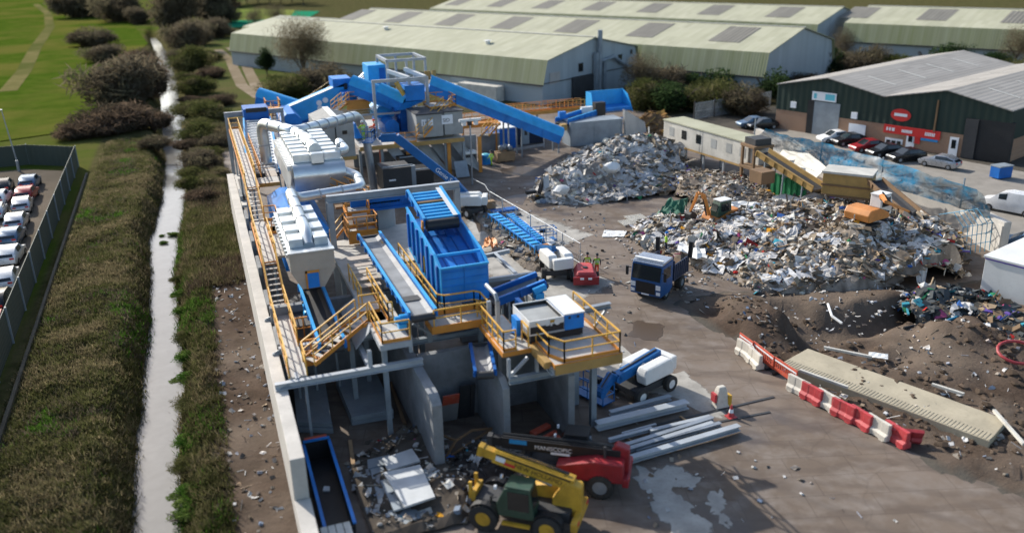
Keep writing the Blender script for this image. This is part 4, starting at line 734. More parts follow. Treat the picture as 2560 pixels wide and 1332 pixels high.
# ---------------- big blue hopper feeder
t = thing('feed_hopper', 'big open blue feed hopper with sloping plates and lit cyan side', 'hopper', (hx0, YH, ZD))
YM = VX(1085, 639, hx0).y; zm = VX(1085, 639, hx0).z
def wall_(x, dx, mat):
    b = MB(); pl = [(x, YH, ZH), (x, YH, hz), (x, YM, zm), (x, YB, hzb), (x, YB, hzb-2.6), (x, YH+2, ZH)]; b.prism(pl, (dx, 0, 0)); s = -1 if dx > 0 else 1
    return b.build('side_wall', mat, t)
wall_(hx0, .06, 'blue_bright_lit'); wall_(hx1-.06, .06, 'blue')  # left wall gets the brighter blue, its sunlit look painted in
b = MB(); b.box(hx0+.064, YH, ZH, hx1-.064, YH+.06, hz); b.build('front_wall', 'blue', t)
b = MB()
for i in range(5): f = (i+.5)/5; b.box(hx0+.064, YH-.05, ZH+(hz-ZH)*f-.012, hx1-.064, YH-.003, ZH+(hz-ZH)*f+.012)
b.box((hx0+hx1)/2-.02, YH-.056, ZH, (hx0+hx1)/2+.02, YH-.003, hz); b.build('front_rib', 'blue', t)
b = MB(); b.beam((hx0-.02, YH-.02, hz+.05), (hx1+.02, YH-.02, hz+.05), .14, .1); b.beam((hx0+.03, YH, hz+.05), (hx0+.03, YM, zm+.05), .13, .1); b.beam((hx0+.03, YM, zm+.05), (hx0+.03, YB, hzb+.05), .13, .1); b.beam((hx1-.03, YH, hz+.05), (hx1-.03, YM, zm+.05), .13, .1); b.beam((hx1-.03, YM, zm+.05), (hx1-.03, YB, hzb+.05), .13, .1); b.build('rim', 'blue_bright_lit', t)
for i in range(7):
    y = YH+.5+i*(YB-YH-1)/6; zt = np.interp(y, [YH, YM, YB], [hz, zm, hzb])-.12; b = MB(); b.box(hx0-.12, y-.12, max(ZH+.1, zt-2.1), hx0-.003, y+.12, zt); b.build('rib', 'blue_deep', t)
b = MB(); b.box(hx0-.05, YH+3.4, ZH+.75, hx0-.003, YH+4.2, ZH+1.7); b.build('guard_plate', 'yellow', t)
b = MB(); zf0, zf1 = ZH+1.35, hzb-.75; b.add([(hx0+.07, YH+.3, zf0), (hx1-.07, YH+.3, zf0), (hx1-.07, YB, zf1), (hx0+.07, YB, zf1)], [(0, 1, 2, 3)])
b.build('bed', 'blue_deep', t, recalc=False)
zf = lambda y: zf0+(zf1-zf0)*(y-YH-.3)/(YB-YH-.3)
b = MB()
for i in range(4):
    x0 = hx0+.25+i*(hx1-hx0-.4)/4
    for k in range(3): y0 = YH+.6+k*(YB-YH)/3.3; y1 = y0+(YB-YH)/3.9; b.add([(x0, y0, zf(y0)+.03), (x0+.5, y0, zf(y0)+.03), (x0+.5, y1, zf(y1)+.03), (x0, y1, zf(y1)+.03)], [(0, 1, 2, 3)])
b.build('wear_plate', 'blue', t, recalc=False)
b = MB(); b.beam((hx0+.06, YM, zm-.05), (hx1-.06, YM, zm-.05), .12, .14); b.build('crossbar', 'blue_bright_lit', t)
b = MB(); b.beam((hx0+.5, YB-1.5, zf(YB-1.5)+.08), (hx1-.5, YB-1.5, zf(YB-1.5)+.08), .08, .06); b.beam((hx0+.5, YH+1.2, zf(YH+1.2)+.08), (hx1-.4, YH+1.2, zf(YH+1.2)+.08), .08, .06); b.obox((hx1-.7, YB-2.4, zf(YB-2.4)+.1), (.25, 0, 0), (0, .3, .1), (0, 0, .03)); b.build('bed_bar', 'blue_deep', t)
# ladder like slatted conveyor dropping into the hopper
xs0 = hx0+.35; xs1 = hx1-.25; sa = VX(1105, 556, (xs0+xs1)/2); sb_ = VX(1060, 484, (xs0+xs1)/2)
t = conveyor('slat_conveyor', 'steep blue ladder conveyor dropping into the big blue hopper', sa, sb_, xs1-xs0-.2, .5, belt='blue_deep', hi='blue_bright_lit', ground=ZD)
d, s, u = frame_of(sa, sb_)
for i in range(9):
    c = sa.lerp(sb_, (i+.7)/9.6)+u*.22; b = MB(); b.obox(c, d*.1, s*(xs1-xs0-.25)/2, u*.05); b.build('rung', 'blue_bright_lit' if i != 5 else 'rustbrown', t)
b = MB(); c = sa.lerp(sb_, .5)+s*((xs1-xs0)/2-.2)+u*.34; b.obox(c, d*(sb_-sa).length*.48, s*.14, u*.02); b.build('edge_plate', 'white', t)
b = MB(); b.cyl(sa-s*.95-u*.05-d*.1, sa+s*.95-u*.05-d*.1, .33, n=14); b.build('head_drum', 'black', t, smooth=True)
b = MB(); b.obox(sa-s*1.18-u*.1, d*.12, s*.05, u*.35); b.build('guard', 'orange', t)
# cross conveyor feeding it from the left, behind the gantry beam
b = MB(); y = 57.5; qa, qb = VY(875, 492, y), VY(1040, 474, y); zq = (qa.z+qb.z)/2; b.box(qa.x, y, zq-1.0, qb.x, y+.2, zq); b.box(qa.x, y-.35, zq-1.1, qb.x+.2, y-.003, zq-.96)
for i in range(16): b.box(qa.x+1.2+i*.2, y-.05, zq-.85, qa.x+1.28+i*.2, y-.003, zq-.65)
mesh_thing(b, 'cross_conveyor', 'blue_deep', 'deep blue cross conveyor casing behind the grey gantry beam', 'conveyor')
t = thing('round_tank', 'grey curved guard housing behind the yellow rail of the main deck', 'housing', (10.3, 59, ZD)); b = MB(); b.cyl((10.6, 59.2, ZD-1), (10.6, 59.2, ZD+1.9), 1.5, n=24); b.build('shell', 'steel_grey', t, smooth=True); b = MB(); b.box(10.0, 57.5, ZD+1.95, 12.2, 57.65, ZD+2.1); b.build('rim', 'white', t)
# grey gantry
YG = 55.0; ga = VY(815, 489, YG); gb_ = VY(1148, 454, YG); t = thing('gantry', 'grey steel portal gantry standing over the blue hopper conveyor', 'gantry', (ga.x, YG, 0)); zg = (ga.z+gb_.z)/2
ib(t, (ga.x, YG, zg-.25), (gb_.x, YG, zg-.25), .4, .5, 'galv', 'beam'); ib(t, (ga.x+.2, YG, .02), (ga.x+.2, YG, zg-.5), .36, .36, 'galv', 'post'); ib(t, (gb_.x-.2, YG, .02), (gb_.x-.2, YG, zg-.5), .36, .36, 'galv', 'post')
xh = VY(1053, 475, YG).x; b = MB(); b.cyl((xh, YG-.3, zg-.5), (xh, YG-.3, zg-1.5), .02, n=6); b.tube([(xh, YG-.3, zg-1.5), (xh+.1, YG-.3, zg-1.7), (xh, YG-.3, zg-1.85), (xh-.15, YG-.3, zg-1.75)], .04, 6); b.build('hook', 'dark', t)
# ---------------- right side of hopper: wall frame and inclined conveyor
t = thing('bay_girders', 'white steel roof frame beside the blue hopper', 'steel frame', (14, 46, 4.2))
for a, c in (((1210, 641), (1274, 627)), ((1222, 700), (1338, 684)), ((1238, 636), (1290, 687))): ib(t, V(*a, 4.3), V(*c, 4.3), .24, .26, 'steel_pale')
p0, p1 = VY(1232, 752, 43.6), VY(1354, 704, 43.6); conveyor('incline_conveyor', 'inclined blue conveyor rising to the right between hopper and compactor', p0, p1, 1.15, .5, col='blue_deep', hi='blue', ground=0, legs=2)
c = p1-Vector((.9, .95, .15)); b = MB(); b.cyl(c, c+Vector((.75, 0, .2)), .22, n=14); b.box(c.x+.1, c.y-.2, c.z-.45, c.x+.6, c.y+.25, c.z-.1); mesh_thing(b, 'gear_motor', 'blue_bright_lit', 'blue gear motor on the side of the inclined conveyor', 'motor')
# ---------------- compactor platform
zp = 5.3; kf = V(1405, 918, zp); kr = V(1545, 873, zp); yP = (kf.y+kr.y)/2; xk0, xk1 = kf.x-.2, kr.x; yPb = V(1455, 742, zp+1.1).y+.3
sl_ = V(1258, 887, zp-.1); xs_ = sl_.x
t = thing('compactor_platform', 'raised pale platform with yellow railings carrying the blue and white compactor', 'platform', (xk0, yP, zp))
deckplate(t, xk0, yP, xk1, yPb, zp, .2); deckplate(t, xs_, sl_.y, xk0-.35, sl_.y+4.4, zp+.02, .14); b = MB(); b.box(xk0, yP-.06, zp-.55, xk1+.05, yP-.004, zp-.05); b.box(xk0-.4, yP+.3, zp-.3, xk0-.06, sl_.y+.3, zp+.05); b.build('fascia', 'ochre', t)
railing(t, [(xk0+.05, sl_.y+.5, zp), (xk0+.05, yP+.9, zp), (xk0+.5, yP+.06, zp), (xk1-.06, yP+.06, zp)]); railing(t, [(xk1-.06, yP+.06, zp), (xk1-.06, yPb+.6, zp)]); railing(t, [(xs_+.06, sl_.y+4.3, zp), (xs_+.06, sl_.y+.06, zp), (xs_+.7, sl_.y+.06, zp)], mat='yellow_rail', step=.8); railing(t, [(xk0-.5, sl_.y+.1, zp), (xk0-.5, sl_.y+1.0, zp)], toe=False)
ib(t, (xs_+.05, sl_.y-.6, 4.05), (15.9, sl_.y-.6, 4.05), .28, .34, 'steel_grey'); 
for x, y in ((xs_+.1, sl_.y-.5), (xk0-.3, sl_.y-.5)): ib(t, (x, y, 4.2), (x, y, zp-.1), .16, .16, 'steel_pale', 'post')
b = MB(); b.beam((xs_+.2, sl_.y-.5, 4.3), (xs_+1.1, sl_.y-.5, zp-.2), .14, .14); b.build('brace', 'steel_pale', t); ib(t, (xk0, yP+.1, zp-.4), (xk0, yPb, zp-.4), .3, .4, 'steel_pale')
ib(t, (xk1-.3, yPb-.3, .02), (xk1-.3, yPb-.3, zp-.22), .3, .3, 'steel_grey', 'leg'); ib(t, (xk1-.4, 36.4, .02), (xk1-.4, 36.4, zp-.22), .3, .3, 'steel_grey', 'leg')
pa, pb = VY(1462, 775, 37.9), VY(1526, 762, 37.9); ib(t, pa, pb, .3, .3, 'galv', 'arm'); b = MB(); b.beam(pb-Vector((.15, 0, .1)), pb+Vector((-1.25, 0, -1.5)), .12, .12); b.beam(pb+Vector((-1.0, 0, -.2)), pb+Vector((-.1, 0, -1.2)), .08, .08); b.build('arm_brace', 'galv', t)
b = MB()
for px in (1224, 1246): q = V(px, 840 if px > 1230 else 820, zp); top = VY(px, 752, q.y); b.beam((q.x, q.y, .02), (q.x, q.y, top.z), .2, .2)
b.build('frame_post', 'galv', t); q = V(1246, 840, zp); b = MB(); zz = VY(1246, 752, q.y).z; b.tube([(q.x, q.y, zz-.02), (q.x, q.y+.25, zz+.25), (q.x-.05, q.y+1.6, zz+.3)], .11, 8); b.build('frame_top', 'galv', t, smooth=True)
# compactor
kb = V(1323, 857, zp+.05); k2 = V(1460, 838, zp+.05); KY = (kb.y+k2.y)/2; KX0 = VY(1323, 830, KY).x; KX1 = VY(1460, 800, KY).x; KZ = VY(1461, 776.6, KY).z; KD = V(1417, 735.6, KZ).y-KY
xm = VY(1411, 800, KY).x; z0 = zp+.06; zl = VY(1323, 805, KY).z
t = thing('compactor', 'white and blue baling compactor with an open black feed hopper', 'compactor', (KX0, KY, zp))
b = MB(); b.box(KX0+.1, KY+.1, z0, KX1-.02, KY+KD, z0+.38); b.build('plinth', 'black', t)
b = MB(); b.box(xm, KY, z0+.40, KX1, KY+KD, KZ-.07); b.build('power_cabinet', 'blue', t); b = MB(); b.box(xm-.02, KY-.04, KZ-.066, KX1+.03, KY+KD+.03, KZ); b.build('lid', 'white', t)
b = MB()
for x in (xm+.22, KX1-.4): b.box(x, KY-.03, z0+1.0, x+.12, KY-.003, z0+1.12)
b.build('latch', 'black', t)
hz0 = zl
b = MB(); e = .05; xc = xm-.02
b.box(KX0, KY, z0+.40, xc, KY+e, hz0); b.box(KX0, KY+KD-e, z0+.40, xc, KY+KD, hz0+.05); b.box(KX0, KY+e, z0+.40, KX0+e, KY+KD-e, hz0); b.box(xc-e, KY+e, z0+.40, xc, KY+KD-e, hz0); b.build('hopper_wall', 'white', t)
b = MB(); b.box(KX0+e+.003, KY+e+.003, z0+.9, KX0+e+.02, KY+KD-e-.003, hz0-.02); b.box(KX0+e+.02, KY+KD-e-.02, z0+.9, xc-e-.02, KY+KD-e-.003, hz0); b.box(xc-e-.02, KY+e+.003, z0+.9, xc-e-.003, KY+KD-e-.003, hz0-.02); b.build('liner', 'black', t)
b = MB(); b.box(KX0+e+.03, KY+e+.01, z0+.8, xc-e-.03, KY+KD-e-.03, z0+1.0); b.build('ram_plate', 'grey_box', t)
b = MB(); b.box(KX0+.06, KY-.03, z0+.5, xc-.02, KY-.003, hz0-.32); b.build('front_panel', 'black', t)
b = MB(); b.cyl((xc-.38, KY-.05, z0+.98), (xc-.38, KY-.031, z0+.98), .17, n=20); b.build('dial', 'white', t); b = MB(); b.box(xc-1.0, KY-.05, z0+.84, xc-.82, KY-.031, z0+.92); b.box(xc-.75, KY-.05, z0+.8, xc-.66, KY-.031, z0+.92); b.build('label_plate', 'white', t)
b = MB(); b.box(xc-.75, KY-.02, hz0-.22, xc-.42, KY-.003, hz0-.08); b.build('sticker', 'yellow', t); b = MB(); b.box(KX0+.9, KY-.08, z0+.42, xc, KY-.004, z0+.52); b.build('sill', 'grey_box', t)
text('CHP', 'lettering', 'blue_deep', t, (xm+.45, KY-.008, KZ-.3), (1, 0, 0), (0, 0, 1), .2)
for i, (px, py) in enumerate(((1300, 790), (1292, 835))):
    q = V(px, py, zp); b = MB(); b.cyl((q.x, q.y, zp+.02), (q.x+.25, q.y+.2, zp+.55), .34, .2, n=12); b.box(q.x-.1, q.y-.3, zp+.02, q.x+.12, q.y+.5, zp+.9); mesh_thing(b, 'drive_unit', 'blue', ('upper' if i == 0 else 'lower')+' dark blue drive unit left of the compactor', 'drive')
p = V(1255, 905, 4.3); conveyor('under_conveyor', 'small dark blue conveyor below the lower compactor deck', (xs_-.9, sl_.y+.2, 4.25), (xs_-.2, sl_.y+3.2, 4.35), .8, .3, col='blue_deep', ground=4)
# ---------------- near filter unit
FY = 46.6; fa, fb = VY(722, 637, FY), VY(830, 623, FY); ka = VY(731, 681, FY); kb_ = VY(836, 668, FY); ba = VY(757, 722, FY); bb = VY(813, 718, FY); FT_ = (fa.z+fb.z)/2; FK = (ka.z+kb_.z)/2; FB = (ba.z+bb.z)/2; fx0 = fa.x; fx1 = fb.x+.1; FBY = V(692, 530, FT_).y
def filter_unit(label, x0, x1, y0, y1, zt, zk, zb, rows, side_in=.5, front='cream'):
    t = thing('filter_unit', label, 'filter unit', (x0, y0, zb)); xm_ = (x0+x1)/2
    b = MB(); b.box(x0, y0, zk, x1, y1, zt); b.build('housing', 'silver', t)
    b = MB(); b.prism([(x0+.02, y0-.03, zk), (x1-.02, y0-.03, zk), (x1-.02, y0-.03, zt-.03), (x0+.02, y0-.03, zt-.03)], (0, .026, 0)); b.build('front_panel', front, t)
    b = MB(); xa, xb = ba.x if front == 'cream' else x0+side_in, bb.x if front == 'cream' else x1-side_in; b.ring([[(x0, y0, zk-.004), (x1, y0, zk-.004), (x1, y1, zk-.004), (x0, y1, zk-.004)], [(xa, y0+.05, zb), (xb, y0+.05, zb), (xb, y1-.3, zb), (xa, y1-.3, zb)]]); b.build('funnel', front, t)
    n = rows; L = (y1-y0-1.2)/n
    for i in range(n):
        for k in (0, 1):
            xx0, xx1 = (x0+.15, xm_-.32) if k == 0 else (xm_+.32, x1-.15); y = y0+1.0+i*L; b = MB(); b.box(xx0, y, zt+.004, xx1, y+L*.62, zt+.5); b.prism([(xx1 if k == 0 else xx0, y+L*.1, zt+.1), (xm_, y+L*.75, zt+.3), (xm_, y+L*1.0, zt+.3), (xx1 if k == 0 else xx0, y+L*.5, zt+.1)], (0, 0, .3)); b.build('valve_box', 'silver', t, bevel=.03)
    for i in range(n*3): y = y0+.3+i*(y1-y0-.5)/(n*3); MB().box(x0-.14, y, zt-.28, x0-.005, y+.22, zt-.08).build('clip', 'silver', t)
    b = MB(); b.box(x0-.04, y0-.05, zt+.005, x1+.04, y0+.45, zt+.06); b.build('cap_strip', 'silver', t)
    return t
tf = filter_unit('near silver filter unit with a cream funnel front and twin rows of valve boxes', fx0, fx1, FY, FBY, FT_, FK, FB, 4)
q0, q1 = VY(768, 684, FY-.06), VY(800, 716, FY-.06); b = MB(); b.box(q0.x, FY-.09, q1.z, q1.x, FY-.04, q0.z); b.build('hatch', 'blue', tf); b = MB(); b.box(q0.x-.1, FY-.06, q1.z-.05, q0.x-.003, FY-.036, q0.z+.15); b.box(q0.x-.1, FY-.06, q0.z+.004, q1.x+.05, FY-.036, q0.z+.15); b.build('hatch_frame', 'orange', tf)
def duct(name, label, pts, r, joints=True):
    t = thing(name, label, 'duct', pts[0]); P = [Vector(p) for p in pts]; out = [P[0]]
    for i in range(1, len(P)-1):
        a, b_, c = P[i-1], P[i], P[i+1]; ra = min(r*2.2, (a-b_).length*.45, (c-b_).length*.45); s0 = b_+(a-b_).normalized()*ra; s1 = b_+(c-b_).normalized()*ra
        for k in range(6): u = k/5; out.append(s0*(1-u)**2+b_*2*u*(1-u)+s1*u*u)
    out.append(P[-1]); MB().tube(out, r, 16).build('pipe', 'silver', t, smooth=True); b = MB()
    for i in range(len(P)-1):
        n = int((P[i+1]-P[i]).length/2.0); d = (P[i+1]-P[i]).normalized()
        for k in range(1, n+1): c = P[i].lerp(P[i+1], k/(n+1)); MB().cyl(c-d*.05, c+d*.05, r*1.1, n=16).build('flange', 'steel_pale', t, smooth=True)
    return t
xm_ = (fx0+fx1)/2; zpn = FT_+.55; pe = VY(745, 497, FBY+1.2); pr = VY(905, 468, FBY+3.0); pt = VY(876, 427, FBY+7)
duct('air_duct', 'bent silver duct running from the near filter unit to the big one', [(xm_, FY+1.1, zpn-.55), (xm_, FY+2.0, zpn+.05), (xm_, FBY+.6, zpn+.5), (pe.x-.1, FBY+1.4, pe.z), (pr.x, FBY+3.0, pr.z), (pt.x+.3, pt.y-.8, pt.z-.2), (pt.x-.4, pt.y, pt.z)], .34)
conveyor('outfeed_conveyor', 'dark blue outfeed conveyor below the near filter funnel', (ba.x*.5+bb.x*.5+.1, FY-5.2, FB-1.45), (ba.x*.5+bb.x*.5, FY+2, FB-.75), 1.1, .5, belt='black', col='blue', hi='blue_bright_lit', ground=0, legs=1)
b = MB(); q = V(768, 770, 4.6); b.box(q.x-.25, q.y-.35, 4.2, q.x+.25, q.y+.3, 4.9); b.cyl((q.x-.1, q.y-.5, 4.55), (q.x-.1, q.y-.9, 4.55), .2, n=12); mesh_thing(b, 'gear_motor', 'blue_bright_lit', 'light blue motor at the foot of the outfeed conveyor', 'motor')
# things on the bay floor: slabs, trough, panels
def stack(px, label, z0, n, grp, mat='container'):
    c = [V(*p, z0) for p in px]; out = []
    for i in range(n):
        b = MB(); s = Vector((R.uniform(-.12, .12), R.uniform(-.12, .12), 0)); h = .26; z = .02+i*(h+.03); b.hexa([(q.x+s.x, q.y+s.y, z) for q in c]+[(q.x+s.x, q.y+s.y, z+h) for q in c]); mesh_thing(b, 'steel_slab', 'steel_grey', ('topmost' if i == n-1 else 'lower')+' grey slab of the '+label, 'panel', grp, bevel=.015)
stack([(745, 1055), (832, 1058), (812, 940), (735, 955)], 'left stack against the concrete wall', .6, 2, 'slab stacks')
stack([(880, 1040), (985, 1022), (940, 925), (840, 945)], 'middle stack in the left bay', .6, 2, 'slab stacks')
pan = [([(1000, 1318), (1110, 1285), (1080, 1215), (950, 1250)], .25, 'lowest wide grey panel on the litter heap'), ([(985, 1275), (1092, 1240), (1065, 1170), (950, 1200)], .5, 'second grey panel from the bottom of the panel heap'), ([(1012, 1265), (1088, 1240), (1050, 1160), (958, 1180)], .8, 'large pale panel lying on top of the panel heap'), ([(970, 1175), (1050, 1150), (1030, 1120), (955, 1145)], .7, 'small pale panel behind the top panel of the heap'), ([(920, 1170), (985, 1155), (975, 1135), (918, 1148)], .35, 'narrow grey panel at the back of the panel heap'), ([(945, 1250), (985, 1245), (955, 1160), (925, 1170)], .3, 'dark grey panel slid out on the left of the panel heap')]
for px, z, l in pan:
    c = [V(*p, z) for p in px]; b = MB(); b.hexa([(q.x, q.y, z-.1) for q in c]+[(q.x, q.y, z) for q in c]); mesh_thing(b, 'loose_slab', 'panel_pale' if z > .6 else 'steel_grey', l, 'panel', 'panels on the litter heap')
t = thing('skip_trough', 'long open blue trough skip lying beside the concrete wall', 'skip', (3.1, 34, 0)); x0, x1, y0, y1 = 2.45, 3.75, 31.4, 38.6
b = MB(); b.box(x0, y0, .02, x1, y1, .1); b.box(x0, y0, .1, x0+.06, y1, 1.0); b.box(x1-.06, y0, .1, x1, y1, 1.0); b.box(x0+.06, y0, .1, x1-.06, y0+.06, .9); b.box(x0+.06, y1-.06, .1, x1-.06, y1, 1.15); b.build('body', 'black', t); b = MB(); b.box(x0-.05, y0, 1.003, x0+.1, y1, 1.08); b.box(x1-.1, y0, 1.003, x1+.05, y1, 1.08); b.box(x0, y1-.1, 1.153, x1, y1+.04, 1.24); b.build('rim', 'blue', t); b = MB(); b.box(x0+.1, y1+.05, .6, x1-.1, y1+.3, 1.22); b.build('end_flap', 'orange_plastic', t)
b = MB(); b.hexa([(2.9, 35.6, .104), (3.2, 35.5, .104), (3.25, 35.8, .104), (3.0, 35.9, .104), (2.9, 35.6, .2), (3.2, 35.5, .16), (3.25, 35.8, .2), (3.0, 35.9, .22)]); mesh_thing(b, 'paper_scrap', 'white', 'white scrap lying inside the long trough skip', 'scrap')
for i in range(4): b = MB(); x = 2.25+i*.32; b.box(x, 26.5, 2.02 if x < 2.1 else 1.2, x+.28, 31.2, 1.35); mesh_thing(b, 'long_profile', 'white_dirty', 'pale long profile lying beside the low wall in the near corner', 'profile', 'pale profiles beside the wall')
b = MB(); b.beam((7.9, 40.0, .2), (8.2, 45, .2), .18, .1); mesh_thing(b, 'scrap_beam', 'rustbrown', 'brown scrap beam lying along the long bay wall', 'beam')
b = MB(); b.beam(V(885, 1175, .1), V(875, 1100, .1), .2, .08); mesh_thing(b, 'wood_plank', 'wood', 'yellowish plank lying on the bay floor behind the litter', 'plank')
# twisted dark lattice beside the first bay wall and orange bars in the second
t = thing('lattice_girder', 'dark folded lattice frame lying between the first two bays', 'lattice', V(1130, 1120)); b = MB(); p = [V(1070, 1075, 1.2), V(1140, 1100, 1.0), V(1180, 1075, 1.1), V(1110, 1150, .2), V(1230, 1070, .8)]
for a, c in ((0, 1), (1, 2), (1, 3), (0, 3), (2, 4), (3, 4)): b.beam(p[a], p[c], .1, .1)
b.build('frame', 'rustbrown', t)
for i, (a, c) in enumerate((((1330, 1083), (1372, 1062)), ((1348, 1100), (1390, 1078)), ((1355, 1106), (1398, 1090)))):
    b = MB(); b.beam(V(*a, .2+.0*i), V(*c, .2), .35 if i == 0 else .16, .16); mesh_thing(b, 'orange_bar', 'orange_plastic', ('broad orange bar' if i == 0 else ['', 'thin orange bar nearest the broad one', 'outer thin orange bar'][i])+' on the floor of the second bay', 'bar')
# ================================================================ PLANT, FAR HALF
def bx(b, px0, py0, px1, py1, Y, dep, m=0):
    """box whose front face fills the surveyed rectangle on the plane Y"""
    a, c = VY(px0, py0, Y), VY(px1, py1, Y); a2, c2 = VY(px0, py1, Y), VY(px1, py0, Y); b.box((a.x+a2.x)/2, Y, (a2.z+c.z)/2, (c.x+c2.x)/2, Y+dep, (a.z+c2.z)/2, m); return b
# big filter unit
Y2 = 62.0; g0, g1 = VY(731, 418, Y2), VY(865, 405, Y2); zt2 = (g0.z+g1.z)/2; yb2 = V(705, 342, zt2).y
t = thing('filter_unit', 'big silver filter unit with a curved hopper and long rows of valve boxes', 'filter unit', (g0.x, Y2, zt2-2)); X0, X1 = g0.x, g1.x; xm2 = (X0+X1)/2
b = MB(); b.box(X0, Y2+.6, zt2-1.0, X1, yb2, zt2); b.build('housing', 'silver', t)
b = MB(); pr = [(Y2+.6, zt2)]+[(Y2+.65-.65*math.sin(a), zt2-.9+.9*math.cos(a)) for a in [i*math.pi/14 for i in range(0, 8)]]+[(Y2+.6, zt2-2.3), (Y2+2.2, zt2-2.6), (yb2, zt2-1.6), (yb2, zt2-1.0)]
b.prism([(X0+.05, y, z-.004) for y, z in pr], (X1-X0-.1, 0, 0)); b.build('curved_hopper', 'silver', t, smooth=True)
n = 7; L = (yb2-Y2-1.4)/n
for i in range(n):
    for k in (0, 1):
        x0, x1 = (X0+.2, xm2-.5) if k == 0 else (xm2+.5, X1-.2); y = Y2+1.0+i*L; b = MB(); b.box(x0, y, zt2+.004, x1, y+L*.6, zt2+.6)
        b.prism([(x1 if k == 0 else x0, y+L*.1, zt2+.15), (xm2, y+L*.6, zt2+.35), (xm2, y+L*.9, zt2+.35), (x1 if k == 0 else x0, y+L*.45, zt2+.15)], (0, 0, .3)); b.build('valve_box', 'silver', t, bevel=.03)
for i in range(18): y = Y2+.8+i*(yb2-Y2-1)/18; MB().box(X0-.3, y, zt2-.45, X0-.01, y+.35, zt2-.1).build('clip', 'white', t)
b = MB(); b.prism([(X0-.35, Y2+.4, zt2-2.2), (X0-.02, Y2+.4, zt2-.2), (X0-.02, yb2, zt2-.2), (X0-.35, yb2, zt2-1.2)], (.02, 0, 0)); b.build('side_skirt', 'galv', t)
b = MB(); b.box(xm2-.5, Y2+.35, zt2+.01, xm2+.4, Y2+.95, zt2+.75); b.build('front_box', 'silver', t, bevel=.03)
for x, y in ((X0+.3, Y2+1.5), (X1-.3, Y2+1.5), (X0+.3, yb2-.5), (X1-.3, yb2-.5)): b = MB(); b.ibeam((x, y, .02), (x, y, zt2-1.7), .25, .25); b.build('leg', 'steel_grey', t)
zd = zt2+.6; dA = V(652, 307, zd); dB = V(738, 330, zd); dC = V(893, 289, 9.2); dE = VY(916, 338, dC.y+1.5)
duct('air_duct', 'long silver duct rising over the big filter unit with an elbow above the worker', [(dA.x+.1, dA.y, 6.3), (dA.x, dA.y, zd), (dB.x, dB.y, zd), (dC.x, dC.y, dC.z), (dE.x, dE.y, dE.z)], .48)
duct('branch_duct', 'straight silver branch duct lying along the top of the big filter unit', [(dB.x, dB.y-.2, zd), (xm2, Y2+5.5, zt2+.75), (xm2, Y2+1.8, zt2+.75)], .45)
duct('elbow_duct', 'short silver elbow duct on the right of the big filter unit', [VY(850, 365, Y2+3), VY(846, 352, Y2+4.4), VY(866, 375, Y2+2.0), VY(845, 380, Y2+1.2)], .3, False)
q = V(920, 470, 1); b = MB(); b.cyl((16.0, 88, .02), (15.6, 88, 5.6), .42, n=16); mesh_thing(b, 'column', 'galv', 'thick grey steel column standing under the lift basket', 'column', smooth=True)
# deck strip between walkway and big unit
t = thing('link_deck', 'brown link deck between the wall walkway and the big filter unit', 'platform', V(680, 455, 6.6)); a = V(645, 463, 6.6); c = V(722, 437, 6.6); deckplate(t, 3.4, a.y, X0-.4, c.y, 6.6, edge=False); b = MB(); b.box(3.4, a.y-.06, 6.4, X0-.4, a.y-.004, 6.7); b.build('edge_beam', 'orange', t); railing(t, [(3.9, c.y, 6.6), (3.9, c.y+14, 6.6)], mat='orange'); b = MB(); b.box(4.3, c.y+.1, 6.45, 5.2, c.y+16, 6.6); b.build('floor', 'cream', t)
b = MB(); x = V(608, 440, 4).x; b.box(2.1, 73.5, 3.9, 3.0, 85, 4.1); b.box(2.3, 75, 4.104, 2.7, 83, 4.12, 1); o = b.build('wall_cap', ['conc_wall', 'black']); o.parent = RW; o.data.transform(Matrix.Translation(-RW.location))
# blue hipped casing behind the near filter
b = MB(); a = V(655, 480, 6.5); x0, x1, y0, y1 = 4.0, 7.4, 58.2, 70; b.box(x0, y0, 3.2, x1, y1, 5.6); b.ring([[(x0, y0, 5.604), (x1, y0, 5.604), (x1, y1, 5.604), (x0, y1, 5.604)], [(x0+.9, y0+2.5, 6.7), (x1-.9, y0+2.5, 6.7), (x1-.9, y1-2, 6.7), (x0+.9, y1-2, 6.7)]]); o = mesh_thing(b, 'screen_casing', 'blue', 'blue hipped screen casing between the two silver filter units', 'machine'); b = MB(); b.cyl((x0-.35, y0+1, 5.0), (x0+.2, y0+1, 5.0), .35, n=14); b.build('motor', 'blue_bright_lit', o)
t = thing('casing_landing', 'small brown boxed landing beside the blue hipped casing', 'landing', (3.6, 60, 5.9)); b = MB(); b.box(3.35, 58.6, 5.0, 4.0, 60.4, 5.9); b.build('box', 'rustbrown', t); railing(t, [(3.4, 58.6, 5.9), (4.0, 58.6, 5.9), (4.0, 60.3, 5.9)], mat='orange', step=.6)
# white slatted conveyor
pn, pf = V(659, 436, 6.4), V(643, 302, 7.4); conveyor('slatted_conveyor', 'wide white slatted conveyor rising away beside the far walkway', pn, pf, 2.5, .5, belt='steel_pale', col='blue', hi='blue_bright_lit', slat=1.1, ground=2, legs=3)
b = MB(); a = VY(610, 300, pf.y+.4); bx(b, 609, 272, 672, 300, pf.y+.4, 3); o = mesh_thing(b, 'intake_box', 'blue_deep', 'deep blue intake box with a black mouth at the head of the slatted conveyor', 'intake'); b = MB(); bx(b, 614, 270, 667, 281, pf.y+.32, .06); b.build('mouth', 'black', o)
